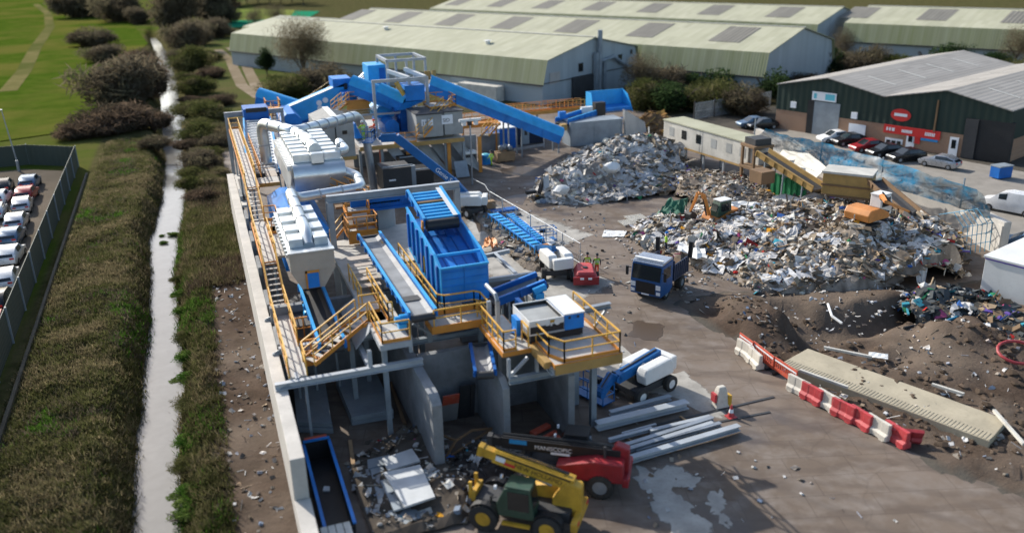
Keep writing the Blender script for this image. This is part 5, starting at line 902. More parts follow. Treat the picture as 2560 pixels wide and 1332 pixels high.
# left portal, caged landing
t = thing('left_portal', 'long grey portal beam crossing above the slatted conveyor', 'portal', VY(565, 290, 98)); a, c = VY(560, 288, 98), VY(709, 275, 98); ib(t, a, c, .35, .5, 'galv'); ib(t, (a.x+.2, 98, .02), (a.x+.2, 98, a.z-.26), .35, .35, 'galv', 'post'); ib(t, (c.x-.2, 98, .02), (c.x-.2, 98, c.z-.26), .35, .35, 'galv', 'post')
t = thing('caged_landing', 'orange caged landing behind the white slatted conveyor', 'landing', VY(680, 300, 104)); a, c = VY(668, 278, 104), VY(702, 274, 104); b = MB(); b.box(a.x, 104, a.z-.2, c.x, 107, a.z); b.box(a.x, 103.94, a.z-.6, c.x, 103.996, a.z); b.build('floor', 'orange', t); railing(t, [(a.x, 107, a.z), (a.x, 104.05, a.z), (c.x, 104.05, a.z), (c.x, 107, a.z)], mat='orange', step=.8); e_ = VY(690, 325, 99); stairs(t, e_, (c.x-.6, 104, a.z), .9, 7)
# blue machines
def oct_box(name, label, px0, py0, px1, py1, Y, dep, mat='blue', cut=.3):
    a, c = VY(px0, py0, Y), VY(px1, py1, Y); w_, h = c.x-a.x, a.z-c.z; k = cut*min(w_, h); b = MB(); b.prism([(a.x, Y, c.z), (c.x, Y, c.z), (c.x, Y, a.z-k), (c.x-k, Y, a.z), (a.x+k, Y, a.z), (a.x, Y, a.z-k)], (0, dep, 0)); o = mesh_thing(b, name, mat, label, 'machine', bevel=.04); b = MB()
    for i in range(1, 3): x = a.x+w_*i/3; b.box(x-.06, Y-.06, c.z, x+.06, Y-.003, a.z-k)
    b.build('rib', mat, o); return o
oct_box('drum_casing', 'rounded blue drum casing left of the pitched grey cabin', 700, 287, 760, 350, 98, 6); oct_box('drum_casing', 'blue angular casing partly hidden behind the silver duct elbow', 690, 340, 720, 372, 92, 4, 'blue_deep')
oct_box('screen_box', 'light blue screen housing right of the worker basket', 962, 302, 1000, 345, 96, 4, 'blue'); oct_box('screen_box', 'deep blue machine block below the blue chute', 1000, 276, 1040, 345, 97, 5, 'blue_deep', .1); oct_box('screen_box', 'cyan domed cover behind the lift basket', 935, 268, 985, 292, 99, 4, 'blue_bright_lit', .45); oct_box('screen_box', 'blue drum behind the hi-vis worker', 884, 300, 915, 345, 94, 3, 'blue', .4)
oct_box('screen_box', 'deep blue casing behind the left portal post', 945, 285, 1000, 312, 103, 4, 'blue_deep', .2); oct_box('screen_box', 'blue box on the orange landing beside the incline', 856, 232, 893, 252, 101, 2.5, 'blue', .1)
# inclined enclosed conveyor with white lid
t = thing('enclosed_incline', 'big bright blue enclosed incline conveyor with a white top lid', 'conveyor', VY(740, 300, 104)); a, c = VY(715, 296, 104), VY(872, 228, 104); d, s, u = frame_of(a, c); b = MB(); b.beam(a, c, 2.0, 2.4, 0, u); b.build('casing', 'blue_bright_lit', t); b = MB(); b.beam(a+u*1.24+s*.55, c+u*1.24+s*.55, .7, .06, 0, u); b.build('lid', 'white', t)  # casing colour carries the lit cyan of its side
b = MB(); b.beam(a-u*1.0+s*1.08, c-u*1.0+s*1.08, .12, .3, 0, u); b.build('rail', 'blue_deep', t)
for f, k in ((.52, .3), (.62, .3), (.5, -.3)): q = a.lerp(c, f)+s*1.02+u*k; b = MB(); b.cyl(q, q+s*.06, .33, n=12); b.build('logo_disc', 'letter_white', t)
b = MB(); bx(b, 832, 197, 878, 218, 103, 3.2); b.build('head_box', 'blue', t); b = MB(); bx(b, 860, 210, 869, 224, 102.9, .08); b.build('opening', 'black', t)
a, c = VY(755, 262, 106), VY(828, 212, 106); railing(t, [a-Vector((0, 0, .6)), c-Vector((0, 0, .6))], mat='orange', toe=False, name='handrail'); 
t = thing('incline_landing', 'orange landing and steps at the head of the enclosed incline', 'landing', VY(880, 262, 100)); a, c = VY(866, 256, 100), VY(922, 250, 100); deckplate(t, a.x, 100, c.x, 103, a.z, .25); b = MB(); b.box(a.x, 99.9, a.z-.9, c.x, 99.94, a.z-.05); b.build('fascia', 'orange', t); railing(t, [(a.x, 100.05, a.z), (c.x, 100.05, a.z), (c.x, 103, a.z)], mat='orange'); stairs(t, VY(838, 276, 97), (a.x, 100.6, a.z), .9, 6)
b = MB(); q = VY(905, 300, 99)
for i in range(4): b.beam(VY(890, 272+i*6, 101), VY(925, 269+i*6, 101), .3, .2)
mesh_thing(b, 'pipe_rack', 'ochre', 'ochre pipe rack below the orange incline landing', 'rack')
for i in range(3): b = MB(); a = VY(892+i*8, 200, 106); b.beam(a, a+Vector((1.3, .3, 1.0)), .3, .12); mesh_thing(b, 'chute_lip', 'white', 'white angled lip in the row beside the tall blue box', 'lip', 'white angled lips')
# covered tube conveyors
tube_conveyor('covered_conveyor', 'covered blue conveyor poking out over the field side', VY(650, 240, 110), VY(785, 283, 106), 1.7, 1.8, legs=2, ground=0)
tube_conveyor('covered_conveyor', 'upper covered blue conveyor ending left of the tower', VY(882, 211, 101), VY(990, 252, 98), 1.7, 1.9, legs=1, ground=4)
tube_conveyor('covered_conveyor', 'lower covered blue conveyor leading into the blue chute', VY(952, 228, 98), VY(1012, 256, 96), 1.5, 1.7, legs=0, ground=4)
lc = tube_conveyor('long_conveyor', 'very long covered blue conveyor descending from the tower to the yard', VY(1072, 210, 98), VY(1398, 338, 97), 1.9, 1.9, legs=0, ground=0)
for px, py in ((1298, 318), (1390, 345), (1265, 305)): q = VY(px, py, 97.2); b = MB(); b.beam((q.x, 96.4, q.z), (q.x, 96.4, .02), .16, .16); b.beam((q.x, 98.2, q.z), (q.x, 98.2, .02), .16, .16); b.build('leg', 'steel_grey', lc)
# blue chute and tall box, tower frame
t = thing('blue_chute', 'blue chute box with an orange throat inside the grey portal', 'chute', VY(1030, 250, 96)); b = MB(); bx(b, 1013, 214, 1062, 252, 95.2, 3); b.build('box', 'blue', t); a = VY(1013, 252, 95.2); c = VY(1062, 252, 95.2); e_ = VY(1000, 277, 95.4); b = MB(); zz = min(a.z, c.z)-.004; b.ring([[(a.x, 95.2, zz), (c.x, 95.2, zz), (c.x, 98.2, zz), (a.x, 98.2, zz)], [(e_.x-.5, 95.6, e_.z), (e_.x+.6, 95.6, e_.z), (e_.x+.6, 97, e_.z), (e_.x-.5, 97, e_.z)]]); b.build('funnel', 'blue', t); b = MB(); b.beam(VY(990, 206, 95.4), VY(1011, 238, 95.0), 1.4, .12); b.build('throat', 'yellow', t)
b = MB(); bx(b, 922, 163, 966, 240, 103, 3.5); o = mesh_thing(b, 'tall_box', 'blue_bright_lit', 'tall bright blue box rising left of the tower frame', 'machine', bevel=.05); b = MB(); bx(b, 950, 170, 964, 236, 102.9, .09); b.build('door', 'blue_deep', o)
t = thing('steel_tower', 'grey open steel tower frame with a ring of beams at the top of the plant', 'tower', VY(1030, 270, 100)); f0, f1 = VY(967, 153, 100), VY(1062, 147, 100); zt = (f0.z+f1.z)/2; k0, k1 = V(955, 139, zt), V(1030, 135, zt); yk = (k0.y+k1.y)/2; xk0_, xk1_ = f0.x, f1.x
def sq(par, p, q, s_=.26, mat='galv', nm='beam'): return MB().beam(p, q, s_, s_).build(nm, mat, par)
for a, c in (((xk0_, 100, zt), (xk1_, 100, zt)), ((xk0_, yk, zt), (xk1_, yk, zt)), ((xk0_, 100, zt), (xk0_, yk, zt)), ((xk1_, 100, zt), (xk1_, yk, zt))): sq(t, a, c, .3)
for x, y in ((xk0_, 100), (xk1_, 100), (xk0_, yk), (xk1_, yk), ((xk0_+xk1_)/2, 100), ((xk0_+xk1_)/2, yk)): sq(t, (x, y, 4.2), (x, y, zt-.16), .26, nm='post')
sq(t, VY(970, 178, 99.5), VY(1022, 196, 96.2), .4, 'white', 'brace'); sq(t, VY(1012, 173, 99.5), VY(1062, 193, 96.2), .4, 'white', 'brace')
t = thing('tower_portal', 'grey portal frame around the blue chute in front of the tower', 'portal', VY(1000, 300, 96)); a, c = VY(929, 207, 96), VY(1070, 193, 96); zt = (a.z+c.z)/2; sq(t, (a.x, 96, zt), (c.x, 96, zt), .34); xmid = VY(1037, 270, 94).x
for x in (a.x+.17, xmid, c.x-.17): sq(t, (x, 96, 4.3), (x, 96, zt-.18), .3, nm='post')
sq(t, (xmid+.2, 95.9, VY(1070, 268, 96).z), (VY(1108, 264, 96).x, 95.9, VY(1108, 264, 96).z), .28); sq(t, VY(905, 288, 97), VY(1000, 282, 97), .2)
b = MB()
for i in range(2): bx(b, 1062+i*18, 178-i*2, 1076+i*14, 200, 97.5+i, .2)
mesh_thing(b, 'guard_sheet', 'ochre', 'orange guard panels at the head of the very long conveyor', 'panel')
# picking deck with cabins
t = thing('picking_deck', 'raised picking deck with orange edge beam over concrete chute bays', 'platform', (22, 91, 0)); ax, bx1 = VY(898, 352, 90.5).x, VY(1160, 332, 90.5).x; deckplate(t, ax, 90.5, bx1, 106, 4.35, .3, edge=False); b = MB(); b.box(ax, 90.4, 3.95, bx1, 90.496, 4.4); b.build('edge_beam', 'ochre', t); railing(t, [(VY(985, 340, 90.6).x, 90.6, 4.35), (VY(1040, 335, 90.6).x, 90.6, 4.35)], mat='orange')
for px in (900, 955, 1040, 1115, 1160): x = VY(px, 380, 91).x; b = MB(); b.box(x-.14, 90.9, .02, x+.14, 91.2, 4.04); b.build('post', 'steel_grey', t)
for px, y in ((953, 92), (1020, 92), (1122, 91), (1199, 91.6)): q = VY(px, 390, y); b = MB(); b.box(q.x-.2, y-.25, .02, q.x+.2, y-.02, 4.1 if px > 1100 else 3.9); o = mesh_thing(b, 'orange_post', 'orange' if px > 1000 else 'orange_plastic', {953: 'red orange post behind the left dark bin', 1020: 'short orange post between the chutes', 1122: 'tall orange post beside the slanted grey chute', 1199: 'tall orange post at the corner next to the far worker'}[px], 'post', 'orange corner posts')
for i, px in enumerate((1053, 1088, 1138, 978)):
    q = VY(px, 350, 92.5); b = MB(); b.prism([(q.x-.9, 92.2, 3.9), (q.x+.5, 92.2, 3.9), (q.x+2.2, 91.0, 1.2), (q.x+2.2, 91.0, .3), (q.x+.9, 91.2, 1.2)], (0, .12, 0)); mesh_thing(b, 'chute_plate', 'grey_box' if i < 3 else 'steel_pale', ['slanted pale chute side at the left of the row', 'second slanted pale chute side in the row', 'slanted pale chute side behind the tall orange post', 'short white chute plate above the dark bins'][i], 'chute', 'slanted chute sides')
for i, (p, mat, l) in enumerate((((958, 420, 1030, 478), 'dark', 'large dark steel bin with a white label under the picking deck'), ((1000, 395, 1060, 430), 'dark', 'dark hopper bin behind the labelled bin'), ((1040, 425, 1085, 482), 'black', 'black bin right of the labelled bin'))):
    b = MB(); Y = (84, 90, 85)[i]; bx(b, *p, Y, 3.0); o = mesh_thing(b, 'steel_bin', mat, l, 'bin', 'dark bins under the picking deck'); b = MB(); a = VY(p[0], p[1], Y); c = VY(p[2], p[1], Y); b.beam((a.x-.05, Y-.05, a.z+.05), (c.x+.05, Y-.05, a.z+.05), .14, .12); b.build('rim', 'steel_grey', o)
    if i == 0: b = MB(); bx(b, 973, 449, 990, 453, Y-.02, .015); b.build('label', 'letter_white', o)
b = MB(); bx(b, 1018, 415, 1040, 465, 84.5, .5); mesh_thing(b, 'grey_column', 'steel_grey', 'broad grey column plate between the two dark bins', 'column')
b = MB(); bx(b, 1128, 340, 1192, 424, 94, .3); mesh_thing(b, 'bay_wall', 'conc', 'grey concrete wall of the last chute bay behind the thin pole', 'wall', 'concrete bay walls'); b = MB(); bx(b, 1200, 335, 1250, 395, 101, .3); mesh_thing(b, 'bay_wall', 'conc', 'grey concrete wall behind the far worker', 'wall', 'concrete bay walls')
b = MB(); bx(b, 885, 375, 1130, 440, 100, .3); mesh_thing(b, 'bay_wall', 'conc', 'dark concrete wall at the back of the chute bays', 'wall', 'concrete bay walls')
q = V(1155, 445, 0); b = MB(); b.obox((q.x, q.y, 1.0), (.75, 0, 0), (0, .5, .8), (0, .05, -.03)); mesh_thing(b, 'grey_flap', 'steel_grey', 'tilted grey flap plate right of the tall orange post', 'flap'); b = MB(); bx(b, 1162, 385, 1190, 415, 91.5, .9); o = mesh_thing(b, 'control_box', 'dark', 'dark control box with a pale lid beside the thin pole', 'box'); b = MB(); bx(b, 1160, 380, 1192, 386, 91.3, 1.2); b.build('lid', 'white', o)
def cabin(name, label, px0, py0, px1, py1, Y, dep, mat, roof='white_dirty'):
    b = MB(); bx(b, px0, py0, px1, py1, Y, dep); o = mesh_thing(b, name, mat, label, 'cabin', bevel=.02); a, c = VY(px0, py0, Y), VY(px1, py0, Y); z = max(v.co.z for v in o.data.vertices); b = MB(); b.box(a.x-.08, Y-.08, z+.004, c.x+.08, Y+dep+.08, z+.12); b.build('roof', roof, o); return o
o = cabin('control_cabin', 'beige grey picking cabin with a black lettered plate beside the orange stair', 1042, 287, 1108, 343, 91, 4.5, 'grey_box', 'dark'); b = MB(); a = VY(1053, 300, 91); b.box(a.x, 90.95, a.z-.7, a.x+.55, 90.996, a.z); b.box(a.x+.75, 90.95, a.z-.7, a.x+1.3, 90.996, a.z); b.build('plate', 'letter_white', o); text('15', 'lettering', 'letter_black', o, (a.x+.05, 90.94, a.z-.6), (1, 0, 0), (0, 0, 1), .6)
o = cabin('control_cabin', 'right grey cabin with a white and black sign on the picking deck', 1111, 280, 1157, 336, 91, 4.5, 'grey_box', 'dark'); b = MB(); a = VY(1104, 289, 90.9); b.box(a.x, 90.93, a.z-1.0, a.x+1.25, 90.99, a.z); pl = b.build('sign', 'letter_white', o); text('SID', 'lettering', 'letter_black', pl, (a.x+.1, 90.92, a.z-.75), (1, 0, 0), (0, 0, 1), .55)
# pitched grey cabin
ga_, gb2 = VY(795, 345, 86), VY(886, 345, 86); zb_ = VY(886, 390, 86).z; ze_2 = VY(885, 304, 86).z; za2 = VY(838, 293, 86).z; ymid = (ga_.x+gb2.x)/2; yl = V(815, 268, za2).y
t = thing('pitched_cabin', 'grey clad cabin with a pitched roof of dark panels', 'cabin', (ymid, 86, zb_)); b = MB(); b.prism([(ga_.x, 86, zb_), (gb2.x, 86, zb_), (gb2.x, 86, ze_2), (ymid, 86, za2), (ga_.x, 86, ze_2)], (0, yl-86, 0)); b.build('wall', 'grey_box', t)
for k, xe_ in ((-1, ga_.x), (1, gb2.x)):
    b = MB(); z = .03; b.add([(ymid+k*.25, 86.2, za2-.03+z), (xe_, 86.2, ze_2+z), (xe_, yl-.2, ze_2+z), (ymid+k*.25, yl-.2, za2-.03+z)], [(0, 1, 2, 3)]); b.build('roof_panel', 'slate', t, recalc=False)
b = MB(); b.box(ymid-.3, 85.95, za2-.02, ymid+.3, yl, za2+.06); b.build('ridge_cap', 'white', t); b = MB(); bx(b, 856, 327, 868, 336, 85.96, .03); b.build('window', 'glass', t); b = MB(); bx(b, 839, 300, 842, 390, 85.97, .02); b.build('seam', 'dark', t); b = MB(); b.box(ga_.x-.1, 85.9, zb_-.35, gb2.x+.1, 86.4, zb_-.004); b.build('base_beam', 'ochre', t)
# tower landing and stair
t = thing('tower_landing', 'orange landing with a stair down to the picking deck right of the tower', 'landing', VY(1110, 265, 94)); a, c = VY(1076, 268, 94), VY(1140, 262, 94); deckplate(t, a.x, 94, c.x, 97, a.z, .3); b = MB(); b.box(a.x, 93.9, a.z-.45, c.x, 93.94, a.z+.05); b.build('fascia', 'orange', t); railing(t, [(c.x, 94.05, a.z), (c.x, 97, a.z), (a.x, 97, a.z)], mat='orange'); railing(t, [(a.x+2.2, 94.05, a.z), (c.x, 94.05, a.z)], mat='orange'); stairs(t, VY(1050, 342, 90.2), (VY(1118, 264, 94).x, 93.9, a.z), 1.0, 10)
# right hand orange gantry walkway and stairs
t = thing('gantry_walkway', 'long orange gantry walkway running from the tower to the blue loading hopper', 'walkway', VY(1300, 300, 108)); a, c = VY(1228, 292, 108), VY(1462, 271, 108); zz = (a.z+c.z)/2; b = MB(); b.box(a.x, 108, zz-.3, c.x, 109.4, zz); b.build('floor', 'orange', t); railing(t, [(a.x, 108.05, zz), (c.x, 108.05, zz)], mat='orange', h=1.2, step=1.2); railing(t, [(a.x, 109.3, zz), (c.x, 109.3, zz)], mat='orange', h=1.2, step=1.2)
for f in (.15, .5, .9): x = a.x+(c.x-a.x)*f; b = MB(); b.beam((x, 108.7, .02), (x, 108.7, zz-.3), .2, .2); b.build('leg', 'steel_grey', t)
t = thing('stair_landing', 'orange landing and stair in front of the blue welfare cabin', 'landing', VY(1200, 310, 100)); a, c = VY(1157, 318, 100), VY(1252, 306, 100); zz = (a.z+c.z)/2; b = MB(); b.box(a.x, 100, zz-.3, c.x, 102.5, zz); b.build('floor', 'orange', t); railing(t, [(a.x, 100.05, zz), (c.x-1, 100.05, zz)], mat='orange', step=1); railing(t, [(a.x, 102.4, zz), (c.x, 102.4, zz), (c.x, 101, zz)], mat='orange', step=1); stairs(t, VY(1213, 340, 97.5), (c.x-.6, 100.0, zz), .95, 8)
for x in (a.x+.3, c.x-.3): b = MB(); b.beam((x, 101, .02), (x, 101, zz-.3), .2, .2); b.build('leg', 'orange', t)
# loading hopper and its grey base
w0, w1_ = V(1426, 308, 3.05), V(1557, 297, 3.05); w0.z = w1_.z = 0; wd = (w1_-w0).normalized(); wn = Vector((-wd.y, wd.x, 0)); t = thing('loading_bay', 'grey container walled loading base below the blue loading hopper', 'loading bay', w0); L = (w1_-w0).length; b = MB(); b.obox(w0+wd*L/2+wn*1.5+Vector((0, 0, 1.54)), wd*L/2, wn*1.5, Vector((0, 0, 1.52))); b.build('wall', 'steel_grey', t); b = MB()
for f in (.02, .46, .98): q = w0+wd*L*f-wn*.04; b.obox(q+Vector((0, 0, 1.54)), wd*.07, wn*.03, Vector((0, 0, 1.52)))
b.build('post', 'steel_grey', t)
t = thing('loading_hopper', 'bright blue open loading hopper above the grey base', 'hopper', V(1520, 320, 0)); Y = 104.5; q0, q1 = VY(1470, 232, Y+2), VY(1562, 222, Y+2); zt = (q0.z+q1.z)/2; x0, x1 = q0.x, q1.x; zl = zt-2.6
e_ = .1; b = MB(); b.box(x0, Y+2.6, zl, x1, Y+2.7, zt); b.prism([(x0, Y+2.596, zl), (x0, Y+2.596, zt), (x0, Y+1.0, zt), (x0, Y+.2, zl)], (e_, 0, 0)); b.prism([(x1-e_, Y+2.596, zl), (x1-e_, Y+2.596, zt), (x1-e_, Y+1.0, zt-.5), (x1-e_, Y-.6, zl)], (e_, 0, 0)); b.build('tray_wall', 'blue_bright_lit', t); b = MB(); b.prism([(x0+e_, Y-.6, zl+.3), (x0+e_, Y+2.59, zl-.6), (x0+e_, Y+2.59, zl-.4), (x0+e_, Y-.6, zl+.45)], (x1-x0-2*e_, 0, 0)); b.build('tray_floor', 'blue', t)
b = MB(); b.prism([(x0+.6, Y-.5, zl+.25), (x1-.05, Y-.5, zl+.25), (x1-.3, Y-.5, 3.5), (x0+1.6, Y-.5, 3.5)], (0, 2.8, 0)); b.build('body', 'blue', t); b = MB(); b.box(x0+1.5, Y-.6, zl-.8, x1-.3, Y-.503, zl-.65); b.box(x0+1.7, Y-.6, zl-1.6, x1-.3, Y-.503, zl-1.45); b.build('rib', 'blue_deep', t)
b = MB(); b.box(x0-.2, Y-.8, 2.6, x0+1.3, Y+.2, 4.4); b.build('drive_box', 'black', t); b = MB(); bx(b, 1455, 268, 1482, 290, Y-.6, .6); b.build('cover', 'white', t)
t = conveyor('feed_conveyor', 'short flat blue feed conveyor left of the loading hopper', VY(1405, 308, 100.5), VY(1475, 285, 103.5), 1.8, .7, hi='blue_bright_lit', ground=0); b = MB(); bx(b, 1404, 312, 1418, 327, 99.2, .8); b.build('end_guard', 'ochre', t); b = MB(); a = VY(1408, 290, 101); b.box(a.x-.5, 101, a.z-.3, a.x+.4, 101.6, a.z+.5); b.build('bearing', 'blue', t)
# welfare cabins, crate, barrel
for p, Y, dep, mat, l in (((1250, 318, 1292, 372), 101.5, 6, 'blue_deep', 'blue welfare cabin with a white roof below the long conveyor'), ((1294, 322, 1362, 366), 103, 4, 'navy', 'dark blue cabin with a grey door right of the welfare cabin')):
    a, c = VY(p[0], p[3], Y), VY(p[2], p[3], Y); b = MB(); b.box(a.x, Y, .02, c.x, Y+dep, 2.6); o = mesh_thing(b, 'site_cabin', mat, l, 'cabin', 'site cabins under the conveyor', bevel=.03); b = MB(); b.box(a.x-.1, Y-.1, 2.604, c.x+.1, Y+dep+.1, 2.72); b.build('roof', 'white', o)
    if mat == 'navy': b = MB(); b.box(a.x+.7, Y-.05, .03, a.x+1.6, Y-.003, 2.2); b.build('door', 'grey_box', o); b = MB(); b.box(a.x+.95, Y-.07, 1.2, a.x+1.35, Y-.053, 2.0); b.build('glazing', 'glass', o)
b = MB(); a = V(1285, 382, 0); c = V(1360, 370, 0); b.beam((a.x, a.y, .4), (c.x, c.y, .4), .1, .3); b.beam((c.x, c.y, .02), (c.x, c.y, 1.6), .12, .12); mesh_thing(b, 'guard_rail', 'galv', 'low grey guard rail in front of the blue cabins', 'guard rail')
a = V(1262, 403, 0); b = MB(); b.box(a.x-1.1, a.y-.6, .12, a.x+1.1, a.y+.7, 1.2)
for k in (-.9, 0, .9): b.box(a.x+k-.08, a.y-.64, .02, a.x+k+.08, a.y+.7, .116)
mesh_thing(b, 'crate', 'wood', 'big wooden crate beside the far worker', 'crate'); b = MB()
for i in range(9): b.ball((a.x+R.uniform(-.8, .8), a.y+R.uniform(-.3, .4), 1.4+R.uniform(0, .3)), .38, j=.25)
mesh_thing(b, 'plastic_wrap', 'galv', 'crumpled clear wrapping heaped on the wooden crate', 'wrapping')
a = V(1214, 410, 0); b = MB(); b.cyl((a.x, a.y, .02), (a.x, a.y, 1.15), .62, n=16); o = mesh_thing(b, 'water_butt', 'blue', 'round blue water butt beside the orange corner post', 'butt', smooth=True); b = MB(); b.cyl((a.x, a.y, 1.153), (a.x, a.y, 1.25), .5, .3, n=16); b.build('lid', 'turquoise', o)
a = V(1181, 462, 0); b = MB(); b.cyl((a.x, a.y, .02), (a.x, a.y, 7.2), .09, n=8); o = mesh_thing(b, 'camera_pole', 'galv', 'thin grey pole with camera and lamp heads', 'pole'); b = MB(); b.box(a.x-1.2, a.y-.15, 6.9, a.x+1.2, a.y+.15, 7.15); b.build('crossarm', 'white', o)
for k in (-.7, -.1, .6): b = MB(); b.box(a.x+k-.2, a.y-.3, 6.5, a.x+k+.22, a.y+.1, 6.88); b.build('lamp_head', 'black' if k == -.1 else 'white', o)
b = MB(); p = [(w1_.x+.3, w1_.y, 0), (w1_.x+4.6, w1_.y+2.2, 0), (w1_.x+4.2, w1_.y+2.4, 1.9), (w1_.x+.1, w1_.y+.3, 4.2)]; b.prism(p, (.1, -.35, 0)); mesh_thing(b, 'leaning_slab', 'conc_wall', 'tall pale concrete wing wall right of the loading hopper', 'wall')
# ================================================================ RUBBISH
PALA = [(.74, .73, .71), (.70, .70, .70), (.72, .68, .63), (.62, .61, .58), (.55, .56, .58), (.42, .44, .47), (.64, .56, .50), (.24, .22, .20), (.48, .43, .37), (.09, .09, .09), (.35, .37, .42), (.60, .60, .60), (.30, .27, .23), (.66, .65, .62), (.20, .26, .36)]
PALC = [(.30, .22, .15), (.22, .16, .11), (.36, .28, .20), (.26, .21, .16), (.34, .29, .23), (.15, .12, .09), (.46, .43, .39), (.58, .57, .55), (.10, .085, .07), (.22, .18, .14), (.38, .33, .27), (.30, .27, .25), (.62, .61, .59), (.12, .10, .09), (.2, .17, .15)]
ACC = [(.45, .03, .03), (.03, .12, .4), (.03, .25, .12), (.6, .3, .03), (.15, .1, .45), (.5, .1, .25), (.05, .35, .5)]
def chunk(b, c, s, col, kind):
    rx = Vector((R.gauss(0, 1), R.gauss(0, 1), R.gauss(0, .4))).normalized(); ry = rx.cross(Vector((R.gauss(0, .45), R.gauss(0, .45), 1))).normalized(); rz = rx.cross(ry)
    if kind == 0:                                          # bag
        b.ball(c, s*.55, 0, 1, .28, col, (1, R.uniform(.7, 1.2), R.uniform(.55, .85)))
    elif kind == 1:                                        # crumpled sheet
        n = 3; g = [[c+rx*(i/2-.5)*s*2*R.uniform(.8, 1.2)+ry*(j/2-.5)*s*1.4*R.uniform(.8, 1.2)+rz*R.uniform(-.3, .3)*s for j in range(n)] for i in range(n)]
        b.add([p for r in g for p in r], [(i*n+j, i*n+j+1, (i+1)*n+j+1, (i+1)*n+j) for i in range(n-1) for j in range(n-1)], 0, col)
    elif kind == 2: b.obox(c, rx*s*.6, ry*s*.45, rz*s*R.uniform(.06, .35), 0, col)     # box or board
    else: b.obox(c, rx*s*R.uniform(.9, 1.9), ry*s*.10, rz*s*.07, 0, col)               # stick
def P2X(x, y): v = Vector((x, y, 1))-CAMP; return 1280+FPX*v.dot(_r)/v.dot(_fw)
def heap(name, label, poly, gs, pal, n, smin, smax, base_cols, seed, mix_=(.3, .34, .22, .14), acc=.04, split=None, pal2=None):
    poly = [V(*p) for p in poly]; gs = [(V(px, py).x, V(px, py).y, r, h) for px, py, r, h in gs]; R.seed(seed); xs_ = [p.x for p in poly]; ys_ = [p.y for p in poly]; x0, x1, y0, y1 = min(xs_), max(xs_), min(ys_), max(ys_); st = .45
    gx_, gy_ = np.meshgrid(np.arange(x0, x1+st, st), np.arange(y0, y1+st, st)); ins = inside(gx_, gy_, poly).astype(float); w_ = ins.copy()
    for _ in range(4): w_[1:-1, 1:-1] = (w_[1:-1, 1:-1]*2+w_[:-2, 1:-1]+w_[2:, 1:-1]+w_[1:-1, :-2]+w_[1:-1, 2:])/6
    def H(x, y):
        h = 0*x
        for a, c, r, k in gs: h = np.maximum(h, k*np.exp(-(((x-a)**2+(y-c)**2)/r**2)))+.25*np.minimum(h, k*np.exp(-(((x-a)**2+(y-c)**2)/r**2)))
        return h
    z = (H(gx_, gy_)+.35)*np.clip(w_*2-.4, 0, 1)*(.65+.7*fbm(gx_, gy_, 2.4, seed))+(fbm(gx_, gy_, .8, seed+3)-.5)*.5*w_-.12-3.2*np.clip(.3-w_, 0, 1)
    ny_, nx_ = gx_.shape; b = MB(); bc = np.array(base_cols); ci = (fbm(gx_, gy_, 1.6, seed+7)*len(bc)).astype(int).clip(0, len(bc)-1).ravel()
    b.add(np.stack([gx_, gy_, z], -1).reshape(-1, 3).tolist(), [(j*nx_+i, j*nx_+i+1, (j+1)*nx_+i+1, (j+1)*nx_+i) for j in range(ny_-1) for i in range(nx_-1) if w_[j, i] > .02], 0); b.c = [tuple(bc[k]*R.uniform(.7, 1.2)) for k in ci]
    def hz(x, y): i = min(max(int((x-x0)/st), 0), nx_-2); j = min(max(int((y-y0)/st), 0), ny_-2); return max(z[j, i], .0)
    k = 0; tries = 0
    while k < n and tries < n*8:
        tries += 1; x, y = R.uniform(x0, x1), R.uniform(y0, y1); i = min(int((x-x0)/st), nx_-1); j = min(int((y-y0)/st), ny_-1)
        if w_[j, i] < .25 and R.random() > w_[j, i]*.6: continue
        s = smin+(smax-smin)*R.random()**2.6; pl_ = pal if split is None or P2X(x, y)+R.gauss(0, 45) < split else pal2; c0 = R.choice(ACC) if R.random() < acc else pl_[int(min(.999, max(0, fbm(np.array([x]), np.array([y]), 3.0, seed+9)[0]*.5+R.random()*.75-.12))*len(pl_))]; f = R.uniform(.75, 1.15); t = R.random(); kd = 0 if t < mix_[0] else 1 if t < mix_[0]+mix_[1] else 2 if t < sum(mix_[:3]) else 3
        chunk(b, Vector((x, y, hz(x, y)+s*.04)), s, tuple(min(.75, v*f*g_) for v, g_ in zip(c0, (1.02, .98, .90))), kd); k += 1
    for _ in range(int(n*.014)):
        x, y = R.uniform(x0, x1), R.uniform(y0, y1); i = min(int((x-x0)/st), nx_-1); j = min(int((y-y0)/st), ny_-1)
        if w_[j, i] < .5: continue
        s = (.9+R.random()*1.1)*(1 if smax > .5 else .3); c0 = R.choice(pal[:5]+PALA[:4]); m_ = 5; ang = R.uniform(0, 6.28); ca_, sa_ = math.cos(ang), math.sin(ang); g = []
        for a in range(m_):
            for e in range(m_): u, v = (a/(m_-1)-.5)*s*R.uniform(.85, 1.1), (e/(m_-1)-.5)*s*.7*R.uniform(.85, 1.1); X, Y_ = x+u*ca_-v*sa_, y+u*sa_+v*ca_; g.append((X, Y_, hz(X, Y_)+.1+R.uniform(0, .22)))
        f = R.uniform(.7, 1.1); b.add(g, [(a*m_+e, a*m_+e+1, (a+1)*m_+e+1, (a+1)*m_+e) for a in range(m_-1) for e in range(m_-1)], 0, tuple(v*f for v in c0))
    o = b.build(name, 'rubbish', None, recalc=False); tag(o, label, 'rubbish heap', None, 'stuff'); return hz
